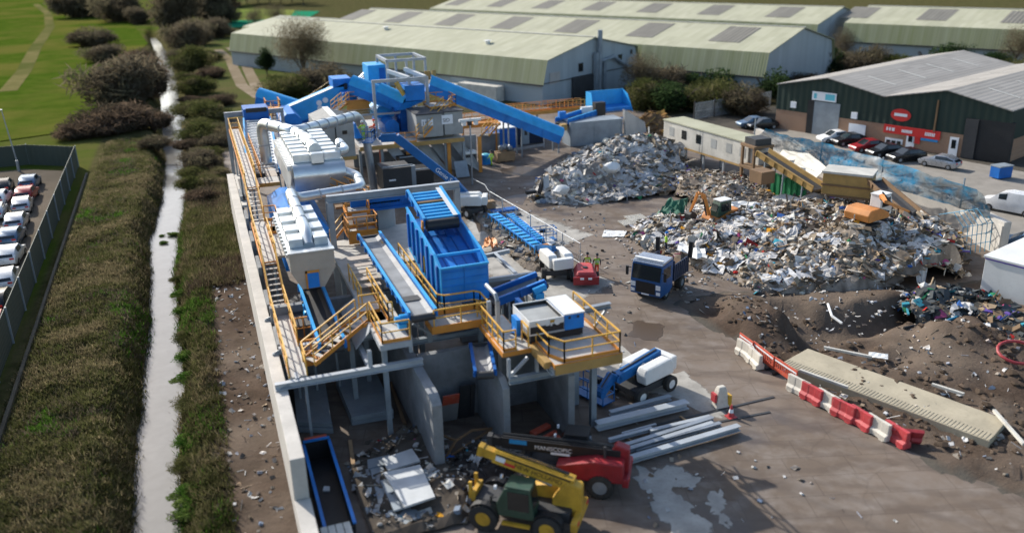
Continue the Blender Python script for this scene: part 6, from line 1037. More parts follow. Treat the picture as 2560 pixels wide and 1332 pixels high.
HA = heap('rubbish_heap', 'tall heap of white and grey bagged rubbish in the middle of the yard', [(1330, 505), (1345, 470), (1400, 415), (1470, 370), (1560, 345), (1660, 350), (1700, 400), (1730, 480), (1600, 500), (1450, 512)], [(1590, 440, 5.0, 3.7), (1520, 455, 4.2, 2.9), (1640, 415, 3.6, 2.4), (1450, 470, 3.2, 2.4), (1400, 480, 2.5, 1.6), (1670, 455, 3.2, 1.1)], PALA+PALA[:4], 6500, .12, .72, [(.45, .43, .41), (.58, .57, .55), (.28, .25, .22), (.52, .46, .41)], 21, (.55, .22, .12, .11), .025, 1590, PALA[2:]+PALC)
HB_ = heap('rubbish_heap', 'brownish rubbish spread below the raised white cabin', [(1700, 420), (1780, 440), (1880, 460), (1940, 520), (1900, 560), (1760, 530), (1690, 500)], [(1780, 480, 5, 1.0), (1840, 510, 5, 1.2), (1720, 470, 4, 1.0)], PALC+PALA[:3], 3400, .09, .42, [(.32, .27, .21), (.24, .20, .16), (.42, .37, .31)], 22)
HCz = heap('rubbish_heap', 'huge mixed grey brown rubbish heap filling the right of the yard', [(1570, 600), (1640, 545), (1760, 525), (1900, 505), (2080, 500), (2250, 545), (2370, 600), (2400, 690), (2300, 722), (2100, 735), (1900, 728), (1790, 690), (1690, 640), (1620, 625)], [(2000, 650, 5, 1.8), (2150, 660, 5.5, 2.3), (2270, 650, 5, 2.4), (1900, 600, 5, 1.4), (1800, 640, 3, 1.3), (2050, 580, 6, 1.6), (2330, 690, 4, 1.8), (1700, 580, 4, .5)], PALA+PALA[:3]+PALC, 19000, .09, .66, [(.26, .21, .17), (.18, .15, .12), (.34, .29, .24), (.13, .11, .09), (.28, .23, .17)], 23, (.45, .25, .12, .18), .045, 1930, PALC*3+PALA[:6])
heap('litter', 'mixed builders litter on the floor of the near bay', [(870, 1190), (920, 1120), (1010, 1080), (1080, 1090), (1120, 1180), (1190, 1200), (1180, 1310), (1090, 1345), (900, 1345)], [(1040, 1110, 1.2, .4), (1150, 1230, 1.5, .5)], PALA+[(.1, .09, .08)]*8, 520, .06, .34, [(.10, .085, .07), (.07, .06, .05)], 24)
heap('litter', 'dark rubble strewn between the bay wall and the telehandlers', [(1110, 1180), (1180, 1110), (1290, 1120), (1290, 1180), (1200, 1230)], [(1200, 1160, 1.5, .3)], [(.1, .1, .1), (.16, .15, .15), (.06, .06, .06), (.3, .3, .3)], 500, .06, .3, [(.06, .055, .05), (.045, .04, .04)], 25)
heap('litter', 'scraps and timber beside the stored blue lattice frames', [(1180, 520), (1210, 510), (1280, 570), (1370, 660), (1350, 690), (1260, 640), (1210, 570)], [(1300, 640, 1, .1)], PALA+PALC, 420, .1, .5, [(.22, .19, .16), (.26, .23, .19)], 26, (.1, .3, .3, .3), .08)
heap('rubbish_heap', 'tangled pipes and sheeting rubbish in the far right pit', [(2240, 760), (2330, 735), (2480, 760), (2620, 830), (2620, 880), (2420, 810), (2290, 800)], [(2400, 775, 4, .5)], PALC[:3]+[(.07, .09, .11)]*6+PALA[:2], 900, .15, .7, [(.08, .075, .07), (.1, .09, .08)], 27, acc=.12)
heap('scrap_heap', 'rusty brown scrap heap left of the raised white cabin', [(1590, 345), (1605, 300), (1640, 290), (1665, 310), (1660, 350)], [(1635, 330, 2.5, 2.4)], [(.3, .17, .06), (.2, .12, .06), (.4, .25, .08), (.12, .08, .05)], 400, .2, .8, [(.2, .12, .06), (.14, .09, .05)], 28, (.1, .25, .3, .35))
def bits(name, n, poly, label, seed):
    R.seed(seed); poly = [V(*p) for p in poly]; b = MB()
    while n:
        x = R.uniform(min(p.x for p in poly), max(p.x for p in poly)); y = R.uniform(min(p.y for p in poly), max(p.y for p in poly))
        if not inside(np.array([x]), np.array([y]), poly)[0]: continue
        z = max(_gz(x, y), 0) if x > 1.6 else _gz(x, y); chunk(b, Vector((x, y, z+.03)), R.uniform(.04, .22), R.choice(PALA+PALC+[(.5, .49, .46)]*3), R.choice((1, 2, 2, 3))); n -= 1
    tag(b.build(name, 'rubbish', None, recalc=False), label, 'debris', None, 'stuff')
bits('bank_debris', 420, [(520, 560), (600, 520), (640, 760), (735, 1340), (560, 1340), (540, 900)], 'pale stones and rubble on the bare soil beside the wall', 31)
bits('soil_debris', 520, [(1780, 740), (2400, 730), (2560, 880), (2560, 1200), (2300, 1120), (1900, 900)], 'scraps scattered over the dug soil', 32)
bits('yard_debris', 330, [(1240, 440), (1500, 520), (1640, 640), (1560, 1000), (1900, 1100), (2300, 1300), (1600, 1330), (1560, 1050), (1300, 700)], 'tiny scraps scattered over the yard', 33)
bits('yard_debris', 260, [(1500, 560), (1700, 620), (1800, 720), (1760, 790), (1640, 700)], 'scraps around the foot of the big heap and truck', 34)
R.seed(35); P_ = [V(*q) for q in [(1780, 765), (1890, 745), (2060, 775), (2350, 735), (2560, 850), (2560, 1150), (2300, 1110), (2100, 1040), (1850, 860)]]; b = MB()
while len(b.f) < 9000:
    x, y = R.uniform(min(q.x for q in P_), max(q.x for q in P_)), R.uniform(min(q.y for q in P_), max(q.y for q in P_))
    if inside(np.array([x]), np.array([y]), P_)[0] and vnoise(np.array([x]), np.array([y]), 2.5, 4)[0] > .45: f = R.uniform(.6, 1.5); b.ball((x, y, _gz(x, y)+.02), R.uniform(.06, .34)*R.uniform(.5, 1), 0, 1, .3, (.085*f, .062*f, .046*f), (1, 1.2, .6))
tag(b.build('soil_clods', 'rubbish', None, recalc=False), 'clods of dug earth strewn between the barriers and the big heap', 'soil', None, 'stuff')
def sheet_(name, px, zz, mat, label, cat, crump=.15, t=.03):
    c = [V(x, y, z) for (x, y), z in zip(px, zz)]; b = MB(); n = 6; g = []
    for i in range(n+1):
        for j in range(n+1): u, v = i/n, j/n; p = (c[0]*(1-u)+c[1]*u)*(1-v)+(c[3]*(1-u)+c[2]*u)*v; g.append(p+Vector((0, 0, R.uniform(0, crump))))
    f = [(i*(n+1)+j, i*(n+1)+j+1, (i+1)*(n+1)+j+1, (i+1)*(n+1)+j) for i in range(n) for j in range(n)]
    b.add(g, f); b.add([p-Vector((0, 0, t)) for p in g], f); return mesh_thing(b, name, mat, label, cat)
paint('purple', (.16, .10, .45), .6); paint('green_net', (.02, .13, .075), .7, var=.4); paint('blue_net', (.05, .28, .45), .5, var=.4, dirt=.4, dc=(.4, .5, .55))
sheet_('plastic_sheet', [(1745, 600), (1790, 615), (1780, 590), (1740, 583)], [.9]*4, 'purple', 'purple plastic sheet on the edge of the big heap', 'sheet')
sheet_('plastic_sheet', [(1505, 592), (1560, 592), (1568, 578), (1510, 576)], [.06]*4, 'white', 'flat white sheet lying alone on the yard floor', 'sheet', .05)
sheet_('plastic_sheet', [(1800, 530), (1880, 540), (1900, 515), (1820, 505)], [.9, .9, 1.2, 1.2], 'white', 'big crumpled white sheet beside the left excavator', 'sheet', .5)
sheet_('white_sheeting', [(1950, 385), (2035, 455), (2065, 425), (1985, 350)], [2.6, 2.4, 3.4, 3.6], 'white_dirty', 'white sheeting sloping behind the brown conveyor', 'sheeting', .3, .08)
sheet_('net_tarp', [(1640, 545), (1700, 550), (1720, 515), (1670, 510)], [.9, .8, 1.5, 1.6], 'green_net', 'crumpled dark green netting at the left edge of the big heap', 'netting', .8)
sheet_('plastic_sheet', [(1690, 635), (1770, 660), (1760, 630), (1700, 610)], [.8]*4, 'white', 'white film sheet on the heap right of the tipper truck', 'sheet', .5)
for i, (x, y) in enumerate(((1575, 560), (1590, 548))):
    p = V(x, y); b = MB()
    for k in range(5): b.box(p.x-.9, p.y-.6+k*.3, .16, p.x+.9, p.y-.45+k*.3, .2)
    for k in (-.8, 0, .7): b.box(p.x+k, p.y-.6, .02, p.x+k+.1, p.y+.75, .157)
    mesh_thing(b, 'pallet', 'white_dirty', ('nearer' if i == 0 else 'farther')+' broken pallet lying at the left tip of the big heap', 'pallet')
for x, y, l, s in ((1640, 395, 'white rounded sack near the top of the white heap', .9), (1530, 420, 'big white sack on the left flank of the white heap', .8), (1405, 475, 'grey white bulky sack at the left foot of the white heap', .7)):
    p = V(x, y, 2.4 if y < 430 else 1.2); b = MB(); b.ball(p, s, 0, 2, .2, None, (1.2, .9, .7)); mesh_thing(b, 'sack', 'white', l, 'sack', smooth=True)
t = thing('scrap_seat', 'dark scrapped machine frame with pale panels at the foot of the white heap', 'scrap', V(1360, 500)); p = V(1360, 500); b = MB(); b.box(p.x-1.2, p.y-.5, .1, p.x+1, p.y+.5, .5); b.beam((p.x-.6, p.y, .5), (p.x+.2, p.y+.4, 2.4), .3, .3); b.box(p.x-1.9, p.y-.1, .8, p.x-.8, p.y+.3, 1.1); b.build('frame', 'black', t); b = MB(); b.obox((p.x+.2, p.y-.55, .5), (.35, 0, 0), (0, .03, 0), (0, .05, .45)); b.obox((p.x+.3, p.y+.1, 1.8), (.3, 0, .1), (0, .03, 0), (0, .1, .6)); b.build('panel', 'steel_pale', t)
# ================================================================ RIGHT SIDE STRUCTURES
zc0, zc1 = 2.0, 4.45; c0 = V(1658, 352, zc0); c1 = V(1868, 418, zc0); d = (c1-c0).normalized(); nrm = Vector((-d.y, d.x, 0)); L = (c1-c0).length
t = thing('portable_cabin', 'long white picking cabin raised on posts above the rubbish', 'cabin', c0)
def lb(b, u0, u1, v0, v1, z0, z1, o=c0, dd=d, nn=nrm): b.obox(o+dd*(u0+u1)/2+nn*(v0+v1)/2+Vector((0, 0, (z0+z1)/2-o.z)), dd*(u1-u0)/2, nn*(v1-v0)/2, Vector((0, 0, (z1-z0)/2))); return b
lb(MB(), 0, L, 0, 2.8, zc0, zc1).build('body', 'white_dirty', t, bevel=.03); lb(MB(), -.1, L+.1, -.1, 2.9, zc1+.004, zc1+.14).build('roof', 'roof_pale', t); lb(MB(), -.02, L+.02, -.03, -.003, zc0-.18, zc0-.004).build('skirt', 'ochre', t)
for u in (1.2, 3.6, 6.3, 9.0, 11.6, 13.8):
    if u > L-1: continue
    lb(MB(), u, u+.9, -.03, -.003, zc0+.9, zc0+1.9).build('window', 'glass' if 3 < u < 8 else 'grey_box', t)
for u in (.46, .49): lb(MB(), L*u, L*u+.05, -.02, -.004, zc0, zc1).build('seam', 'grey_box', t)
for u in (1, 4, 7.5, 11, L-1):
    for v in (.2, 2.6): lb(MB(), u, u+.2, v-.1, v+.1, .02, zc0-.004).build('leg', 'steel_pale', t)
lb(MB(), L+.1, L+1.4, .2, 1.8, zc0+.1, zc0+2.0).build('porch', 'white_dirty', t)
# old brown sorting line
conveyor('old_conveyor', 'brown rusted conveyor sloping down from the white cabin', V(1905, 385, 4.2), V(2045, 475, 2.2), 1.4, .6, belt='dark', col='ochre', ground=0, legs=3)
t = thing('rusty_tower', 'rusty brown tower frame at the right end of the white cabin', 'frame', V(1880, 480)); p = V(1885, 470); b = MB()
for x, y in ((-1, -1), (1, -1), (1, 1), (-1, 1)): b.beam((p.x+x, p.y+y, .02), (p.x+x, p.y+y, 4.6), .25, .25)
for z in (2.2, 4.4): b.box(p.x-1.2, p.y-1.2, z, p.x+1.2, p.y+1.2, z+.25)
b.build('frame', 'rustbrown', t); b = MB(); b.box(p.x-.9, p.y-.9, 4.66, p.x+1.0, p.y+.9, 5.3); b.build('head', 'dark', t)
b = MB(); p = V(1905, 440, 3); b.obox(p, d*.9, nrm*.8, Vector((0, 0, .6))); mesh_thing(b, 'hopper_box', 'rustbrown', 'brown hopper box under the top of the brown conveyor', 'hopper', bevel=.05)
q0 = V(2052, 488, 2.0); q1 = V(2172, 502, 2.0); dd = (q1-q0).normalized(); nn = Vector((-dd.y, dd.x, 0)); LL = (q1-q0).length; t = thing('screen_box', 'big ochre screening drum box on legs in the middle of the brown line', 'machine', q0)
lb(MB(), 0, LL, 0, 2.6, 2.0, 4.1, q0, dd, nn).build('body', 'ochre', t, bevel=.08); lb(MB(), -.1, LL+.1, -.1, 2.7, 4.104, 4.3, q0, dd, nn).build('lid', 'white_dirty', t); b = MB(); lb(b, -.05, LL+.05, -.12, -.01, 3.0, 3.15, q0, dd, nn); lb(b, -.05, LL+.05, -.12, -.01, 2.0, 2.2, q0, dd, nn); b.build('rib', 'rustbrown', t)
for u in (.1, LL-.3):
    for v in (.1, 2.3): lb(MB(), u, u+.22, v, v+.22, .02, 1.996, q0, dd, nn).build('leg', 'rustbrown', t)
conveyor('old_conveyor', 'dark brown conveyor running down right from the ochre drum box', V(2185, 455, 3.6), V(2320, 570, 2.2), 1.3, .5, belt='dark', col='rustbrown', ground=0, legs=3)
WT = 1
a, c = V(1925, 495), V(2010, 520); dd2 = (c-a).normalized(); n2 = Vector((-dd2.y, dd2.x, 0)); b = MB(); Lg = (c-a).length
for i in range(12): b.obox(a+dd2*Lg*(i+.5)/12+n2*.1*(i % 2)+Vector((0, 0, 1.3)), dd2*Lg/24, n2*.05, Vector((0, 0, 1.3)))
mesh_thing(b, 'green_hoarding', 'green_sheet', 'bright green corrugated hoarding below the brown conveyor', 'hoarding')
b = MB(); p = V(1975, 535); b.obox(p+Vector((0, 0, .8)), dd2*1.6, n2*.9, Vector((0, 0, .7))); mesh_thing(b, 'white_box', 'white_dirty', 'pale box lying in front of the green hoarding', 'box', bevel=.15)
b = MB(); p = V(2040, 520, 1.0); b.ball(p, 1.8, 0, 2, .2, None, (1.2, 1, .7)); mesh_thing(b, 'tyre_pile', 'black', 'black heap of bagged material beside the green hoarding', 'heap')
attr_mat('net', .6, nsc=1.5, amt=.5); nn_t = M['net'].node_tree; matte('net'); tr_ = nn_t.nodes.new('ShaderNodeBsdfTransparent'); mxn = nn_t.nodes.new('ShaderNodeMixShader'); out_ = nn_t.nodes['Material Output']; src_ = out_.inputs[0].links[0].from_socket
ww = noise(nn_t, 2.2, 6, .75); nn_t.links.new(ramp(nn_t, ww, .38, .62, (.62, .62, .62, 1), (1, 1, 1, 1)), mxn.inputs[0]); nn_t.links.new(tr_.outputs[0], mxn.inputs[1]); nn_t.links.new(src_, mxn.inputs[2]); nn_t.links.new(mxn.outputs[0], out_.inputs[0])
# wing wall with blue litter netting
wl = [V(1890, 372), V(2050, 440), V(2200, 500), V(2400, 572), V(2500, 640)]
t = thing('block_wall', 'pale concrete block wall behind the brown sorting line', 'wall', wl[0])
for a, c in zip(wl, wl[1:]): b = MB(); b.beam(a+Vector((0, 0, 1.25)), c+Vector((0, 0, 1.25)), .5, 2.5); b.build('wall_bay', 'conc_wall', t)
nb = [(1885, 352), (1960, 385), (2050, 410), (2120, 435), (2200, 462), (2300, 492), (2400, 520), (2480, 548)]; ntp = [(1915, 322), (1985, 345), (2060, 358), (2130, 378), (2210, 400), (2310, 430), (2400, 462), (2465, 485)]
b = MB(); n = len(nb); K = 6; g = []; cs = []
for i in range((n-1)*4+1):
    u = i/4; k = min(int(u), n-2); f = u-k; lo = V(nb[k][0]*(1-f)+nb[k+1][0]*f, nb[k][1]*(1-f)+nb[k+1][1]*f, 2.5); hi = V(ntp[k][0]*(1-f)+ntp[k+1][0]*f, ntp[k][1]*(1-f)+ntp[k+1][1]*f, 4.9)
    for j in range(K+1): q = lo.lerp(hi, j/K); g.append(q+Vector((R.uniform(-.25, .25), R.uniform(-.25, .25), R.uniform(-.12, .12)))); w_ = R.random(); blue = (.05, .30, .52); wh = (.60, .64, .66); gr = (.30, .36, .39); cc = wh if (i < 6 and j < 5) or (12 < i < 18 and w_ < .5) else blue if i < 20 else (gr if w_ < .75 else blue); kf_ = R.uniform(.75, 1.15); cs.append(tuple(v*kf_ for v in cc))
f_ = [(i*(K+1)+j, i*(K+1)+j+1, (i+1)*(K+1)+j+1, (i+1)*(K+1)+j) for i in range((n-1)*4) for j in range(K)]; b.add(g, f_); b.c = cs; o = b.build('litter_netting', 'net', None, recalc=False); o.data.polygons.foreach_set('use_smooth', [True]*len(o.data.polygons)); tag(o, 'blue and white torn litter netting hanging above the block wall', 'netting')
for i in range(0, n, 2): p = V(nb[i][0], nb[i][1], 2.5); b = MB(); b.beam(p, (p.x, p.y, 5.1), .1, .1); pp = b.build('post', 'steel_grey', o)
b = MB(); a, c = V(2440, 605), V(2505, 640); b.beam(a+Vector((0, 0, 1.4)), c+Vector((0, 0, 1.4)), .6, 2.8); mesh_thing(b, 'wall_end', 'conc_wall', 'tall pale concrete block at the right end of the block wall', 'wall')
t = thing('wire_cage', 'bluish wire cage hoops leaning against the wall end', 'cage', V(2400, 640)); b = MB(); p = V(2400, 620)
for i in range(7): b.tube([(p.x-1.5+i*.5, p.y-1.5, .05), (p.x-1.5+i*.5, p.y-1.3, 2.4), (p.x-1.3+i*.5, p.y, 3.2), (p.x-1.2+i*.5, p.y+1.5, 2.6)], .03, 5)
for z in (.8, 1.6, 2.4): b.beam((p.x-1.6, p.y-1.4, z), (p.x+1.7, p.y-1.4, z), .04, .04)
b.build('wires', 'blue_net', t)
P0, P1 = V(2447, 738), V(2600, 782); dw = (P1-P0).normalized(); nw = Vector((-dw.y, dw.x, 0)); b = MB(); b.obox(P0+dw*4+nw*4+Vector((0, 0, 1.45)), dw*4, nw*4, Vector((0, 0, 1.43))); o = mesh_thing(b, 'white_store', 'white', 'plain white store building cut by the right picture edge', 'building', bevel=.03); b = MB(); b.obox(P0+dw*4+nw*4+Vector((0, 0, 2.96)), dw*4.1, nw*4.1, Vector((0, 0, .07))); b.build('roof', 'white', o); b = MB(); b.obox(P0+dw*4-nw*.03+Vector((0, 0, 2.82)), dw*4, nw*.02, Vector((0, 0, .05))); b.build('trim', 'purple', o)
b = MB(); b.tube([V(2380, 728, .1), V(2440, 758, .4), V(2500, 785, .4), V(2590, 830, .3)], .05, 6); mesh_thing(b, 'yellow_hose', 'yellow', 'yellow hose stretched in front of the white store', 'hose')
PIP = [([(2290, 765), (2380, 757), (2460, 775), (2500, 800)], 'blue_deep', 'dark blue pipe curving across the pit'), ([(2300, 790), (2400, 770), (2480, 790), (2560, 820)], 'steel_grey', 'grey pipe in the tangle of the pit'), ([(2330, 815), (2400, 790), (2470, 770), (2520, 800)], 'blue_net', 'pale blue pipe crossing the tangle'), ([(2260, 820), (2350, 800), (2430, 800)], 'black', 'black pipe at the left of the tangle'), ([(2070, 760), (2080, 790), (2105, 808)], 'white', 'white plastic pipe bent down the trench side')]
for px, m_, l in PIP: b = MB(); b.tube([V(x, y, .15+R.uniform(0, .3)) for x, y in px], .09, 7); mesh_thing(b, 'pipe', m_, l, 'pipe', 'loose pipes', smooth=True)
for i, (px, l) in enumerate((([(2440, 835), (2480, 830), (2475, 805), (2445, 812)], 'upper white board in the right hand pit'), ([(2470, 870), (2520, 880), (2510, 850), (2460, 850)], 'lower white board in the right hand pit'), ([(2170, 893), (2220, 898), (2220, 885), (2172, 880)], 'white board lying at the edge of the ribbed ramp'), ([(1895, 795), (1945, 800), (1935, 775), (1890, 770)], ''))):
    sheet_('board' if l else 'barrier_mat', px, [.5 if l.startswith(('u', 'l')) else .4]*4, 'white' if l else 'red_plastic', l or 'crumpled red and white barrier lying on the soil mound', 'board' if l else 'barrier', .06 if l else .3)
b = MB(); p = V(2545, 880, .9); b.tube([p+Vector((1.3*math.cos(a), .9*math.sin(a), .3*math.sin(a))) for a in [i*math.pi/8 for i in range(17)]], .09, 7); mesh_thing(b, 'red_hose', 'red_plastic', 'coiled red hose at the right picture edge', 'hose', smooth=True)
# ribbed concrete ramp slab
t = thing('ramp_slab', 'long pale ribbed concrete ramp slab lying on the dug soil', 'slab', V(2200, 980)); c = [V(1952, 905, .45), V(2475, 1098, .45), V(2520, 1045, .45), V(2020, 867, .45)]; b = MB(); b.hexa([(q.x, q.y, -.5) for q in c]+[(q.x, q.y, .36) for q in c]); b.build('slab', 'slab_beige', t, bevel=.03); e = (c[1]-c[0]); w_ = (c[3]-c[0]).normalized(); b = MB(); n = 62
for i in range(n): q = c[0]+e*((i+.5)/n); b.obox((q.x+w_.x*.42, q.y+w_.y*.42, .365), e.normalized()*.045, w_*.38, (0, 0, .016))
b.build('rib', 'slab_beige', t)
for i, (a, c2, l) in enumerate((((2485, 1025), (2560, 1110), 'pale timber pole across the lower end of the ribbed ramp'), ((2060, 868), (2180, 892), 'pale timber along the back of the ribbed ramp'), ((2000, 925), (2120, 968), 'timber batten in front of the ribbed ramp'), ((2330, 960), (2410, 985), 'short pale batten lying on the soil behind the ramp'))): b = MB(); b.beam(V(*a, .62), V(*c2, .62), .16, .14); mesh_thing(b, 'timber', 'white_dirty', l, 'timber', 'loose timbers')
# mesh fence before the green unit
FP = [V(1735, 300), V(1830, 283), V(1925, 268)]; FP = [FP[0].lerp(FP[2], i/4) for i in range(5)]; t = thing('mesh_fence', 'dark mesh fence left of the green unit', 'fence', FP[0]); 
for a, c in zip(FP, FP[1:]):
    b = MB(); n = 16
    for i in range(n+1): q = a.lerp(c, i/n); b.beam(q, q+Vector((0, 0, 2.4)), .06, .06)
    for z in (.2, 1.2, 2.35): b.beam(a+Vector((0, 0, z)), c+Vector((0, 0, z)), .05, .05)
    b.build('panel', 'steel_grey', t); b = MB(); b.beam(a, a+Vector((0, 0, 2.6)), .14, .14); b.build('post', 'dark', t)
# left car park fence
t = thing('screen_fence', 'long dark green screen fence around the car park', 'fence', (-13.5, 60, 0)); pts = [(-13.1, 18), (-15.1, 115), (-21, 119), (-60, 119)]
for (x0, y0), (x1, y1) in zip(pts, pts[1:]):
    L = math.hypot(x1-x0, y1-y0); n = max(1, round(L/6))
    for i in range(n):
        a = Vector((x0+(x1-x0)*i/n, y0+(y1-y0)*i/n, 1.25)); c = Vector((x0+(x1-x0)*(i+1)/n, y0+(y1-y0)*(i+1)/n, 1.25)); b = MB(); b.beam(a, c, .06, 2.5); b.build('panel', 'fence_clad', t); b = MB(); b.beam(a+Vector((.08, 0, -1.25)), a+Vector((.08, 0, 1.35)), .12, .12); b.build('post', 'steel_grey', t)
paint('kerb_moss', (.07, .065, .045), .95, 0, var=.3, dirt=.5)
b = MB(); b.beam((-12.0, 20, .0), (-13.7, 110, .0), .2, .5); mesh_thing(b, 'kerb_wall', 'kerb_moss', 'low mossy edging running beside the green screen fence', 'edging')
t = thing('lamp_post', 'grey lamp post in the corner of the left car park', 'lamp post', V(48, 430)); p = V(48, 430); b = MB(); b.cyl((p.x, p.y, .02), (p.x, p.y, 1.4), .16, n=10); b.cyl((p.x, p.y, 1.4), (p.x-.4, p.y, 7.4), .08, .05, n=8); b.build('pole', 'galv', t); b = MB(); b.box(p.x-1.2, p.y-.12, 7.4, p.x-.3, p.y+.12, 7.52); b.build('lamp_head', 'galv', t)
b = MB(); b.tube([V(232, 325, 0), V(245, 305, .9), V(262, 292, 1.2)], .18, 7); mesh_thing(b, 'dead_trunk', 'white_dirty', 'pale fallen trunk at the near edge of the field', 'log')
# ================================================================ VEHICLES
def wheel(par, c, r, w, tyre='rubber', rim='galv', ax=(1, 0, 0), name='wheel', n=18):
    c = Vector(c); ax = Vector(ax); b = MB(); pr = [(-w/2, r*.86), (-w*.42, r), (w*.42, r), (w/2, r*.86), (w/2, r*.56), (-w/2, r*.56)]; a = ax.orthogonal().normalized(); e = ax.cross(a)
    b.ring([[c+ax*x+(a*math.cos(t)+e*math.sin(t))*rr for x, rr in pr] for t in [2*math.pi*i/n for i in range(n)]]+[[c+ax*x+a*rr for x, rr in pr]], cap=False)
    if r > .55:
        for i in range(n):
            for k in (-1, 1): tt = 2*math.pi*(i+.25*k)/n; rd = a*math.cos(tt)+e*math.sin(tt); tg = ax.cross(rd); b.obox(c+rd*r*1.0+ax*k*w*.24, rd*r*.035, tg*r*.055, (ax*w*.22+tg*k*r*.06))
    wo = b.build(name, tyre, par, smooth=True); b = MB(); b.cyl(c-ax*w*.42, c+ax*w*.42, r*.57, n=14); b.cyl(c-ax*w*.47, c+ax*w*.47, r*.2, n=10); b.build('rim', rim, wo); return wo
def car_proto(mat, kind='car'):
    r = bpy.data.objects.new('parked_car', None); COL.objects.link(r); W = .9
    if kind == 'van': st = [(2.45, .45, .8, .0, .55), (2.4, .3, 1.0, 0, .7), (1.6, .25, 1.15, 0, .95), (.9, .25, 1.2, 1.78, 1), (.2, .25, 1.2, 1.95, 1), (-2.4, .25, 1.2, 1.95, 1), (-2.5, .3, 1.2, 1.9, .97)]
    else: st = [(2.1, .42, .62, 0, .8), (2.0, .28, .74, 0, .93), (1.05, .24, .92, 0, .98), (.25, .24, .96, 1.42, 1), (-.9, .24, .97, 1.45, 1), (-1.75, .26, .98, 1.1 if kind == 'car' else 1.4, .98), (-2.0, .32, .9, 0, .93), (-2.08, .42, .7, 0, .86)]
    rings = []
    for y, z0, zb, zr, k in st:
        w_ = W*k; zt = zr or zb+.005; wr = w_*(.80 if zr else .93); rings.append([(-w_*.93, y, z0), (-w_, y, (z0+zb)/2), (-w_*.98, y, zb), (-wr, y, zt), (wr, y, zt), (w_*.98, y, zb), (w_, y, (z0+zb)/2), (w_*.93, y, z0)])
    b = MB(); b.ring(rings); b.build('body', mat, r, smooth=True); b = MB(); e = .012
    for i in range(len(st)-1):
        A, B = rings[i], rings[i+1]; ha, hb = st[i][3] > 0, st[i+1][3] > 0
        mid = lambda p, q, f: tuple(p[k]*(1-f)+q[k]*f for k in range(3)); out = lambda p, dx, dz: (p[0]+dx, p[1], p[2]+dz)
        if ha and hb and not (kind == 'van' and i > 3):
            for s, (k0, k1) in ((-1, (2, 3)), (1, (5, 4))): b.sheet([out(mid(A[k0], A[k1], .1), s*e, 0), out(mid(B[k0], B[k1], .1), s*e, 0), out(mid(B[k0], B[k1], .85), s*e, 0), out(mid(A[k0], A[k1], .85), s*e, 0)])
        elif ha != hb:
            b.sheet([out(mid(A[3], A[4], .08), 0, e), out(mid(A[3], A[4], .92), 0, e), out(mid(B[3], B[4], .92), 0, e), out(mid(B[3], B[4], .08), 0, e)])
    b.build('window', 'glass', r, recalc=False)
    for x in (-1, 1):
        for y in ((1.3, -1.3) if kind != 'van' else (1.6, -1.6)): wheel(r, (x*.80, y, .32), .32, .2, name='wheel', n=12)
        b = MB(); b.box(x*.55-.16, st[-1][0]-.015, .72, x*.55+.16, st[-1][0]+.03, .86); b.build('tail_light', 'sign_red', r); b = MB(); b.box(x*.6-.18, st[0][0]-.06, .58, x*.6+.18, st[0][0]+.015, .7); b.build('headlight', 'lamp_glass', r)
    return r
CP = {}
def car(mat, p, rz, label, kind='car', group=None, z=.0, nm='parked_car'):
    k = (mat, kind)
    if k not in CP: CP[k] = car_proto(mat, kind); o = CP[k]
    else: o = dup(CP[k], (0, 0, 0))
    o.name = nm; put(o, (p.x, p.y, z+.01), rz); return tag(o, label, 'van' if kind == 'van' else 'car', group)
CG = 'cars parked in the left car park'
for x, y, m_, l in ((78, 470, 'car_blue', 'dark blue car at the far end of the left car park row'), (70, 500, 'car_red', 'dark red car, second from the far end of the row'), (60, 528, 'car_silver', 'silver car behind the red one in the left row'), (46, 570, 'car_silver', 'silver hatchback with red tail lamps in the middle of the left row'), (34, 608, 'car_blue', 'grey blue car in front of the white roofed one'), (30, 655, 'car_white', 'white car nearest the fence bend in the left row'), (18, 715, 'car_white', 'large white estate at the left picture edge'), (2, 770, 'car_black', 'dark car partly cut by the left edge'), (12, 480, 'car_black', 'black car at the far end of the outer row'), (2, 510, 'car_white', 'white car behind the black one in the outer row'), (-6, 545, 'car_silver', 'silver car at the left edge of the outer row'), (-14, 830, 'car_red', 'red car in the lower left corner')):
    car(m_, V(x, y), rad(R.uniform(-4, 4)), l, 'car', CG, .1)
CG2 = 'cars parked before the green unit'; ga_r = GA
for x, y, m_, l in ((2085, 355, 'car_white', 'white car in front of the roller door'), (2122, 362, 'car_black', 'black car beside the white one at the green unit'), (2168, 378, 'car_red', 'dark red car in front of the green unit'), (2212, 390, 'car_black', 'black car right of the red one'), (2265, 402, 'car_black', 'second black car below the red sign'), (2348, 418, 'car_silver', 'silver car parked along the brick wall by the open doorway'), (1905, 322, 'car_black', 'dark car behind the left end of the litter netting'), (1880, 318, 'car_blue', 'blue grey car left of the dark one by the mesh fence')):
    car(m_, V(x, y), GA+rad(90 if x == 2348 else 150), l, 'car', CG2)
car('car_white', V(2525, 530), GA+rad(90), 'white delivery van at the right edge below the open doorway', 'van', None, 0, 'delivery_van'); car('car_blue', V(2560, 625), GA+rad(100), 'dark blue car at the right edge behind the white store')
p = V(2500, 445); b = MB(); b.box(p.x-.9, p.y-.6, .1, p.x+.9, p.y+.6, 1.3); o = mesh_thing(b, 'wheelie_bin', 'blue_deep', 'blue wheeled bin beside the open doorway', 'bin', bevel=.06); b = MB(); b.box(p.x-.95, p.y-.65, 1.303, p.x+.95, p.y+.65, 1.42); b.build('lid', 'steel_grey', o)
paint('truck_blue', (.015, .085, .24), .35, dirt=.3); paint('truck_dark', (.02, .035, .075), .5, var=.3, dirt=.6, dc=(.15, .13, .11))
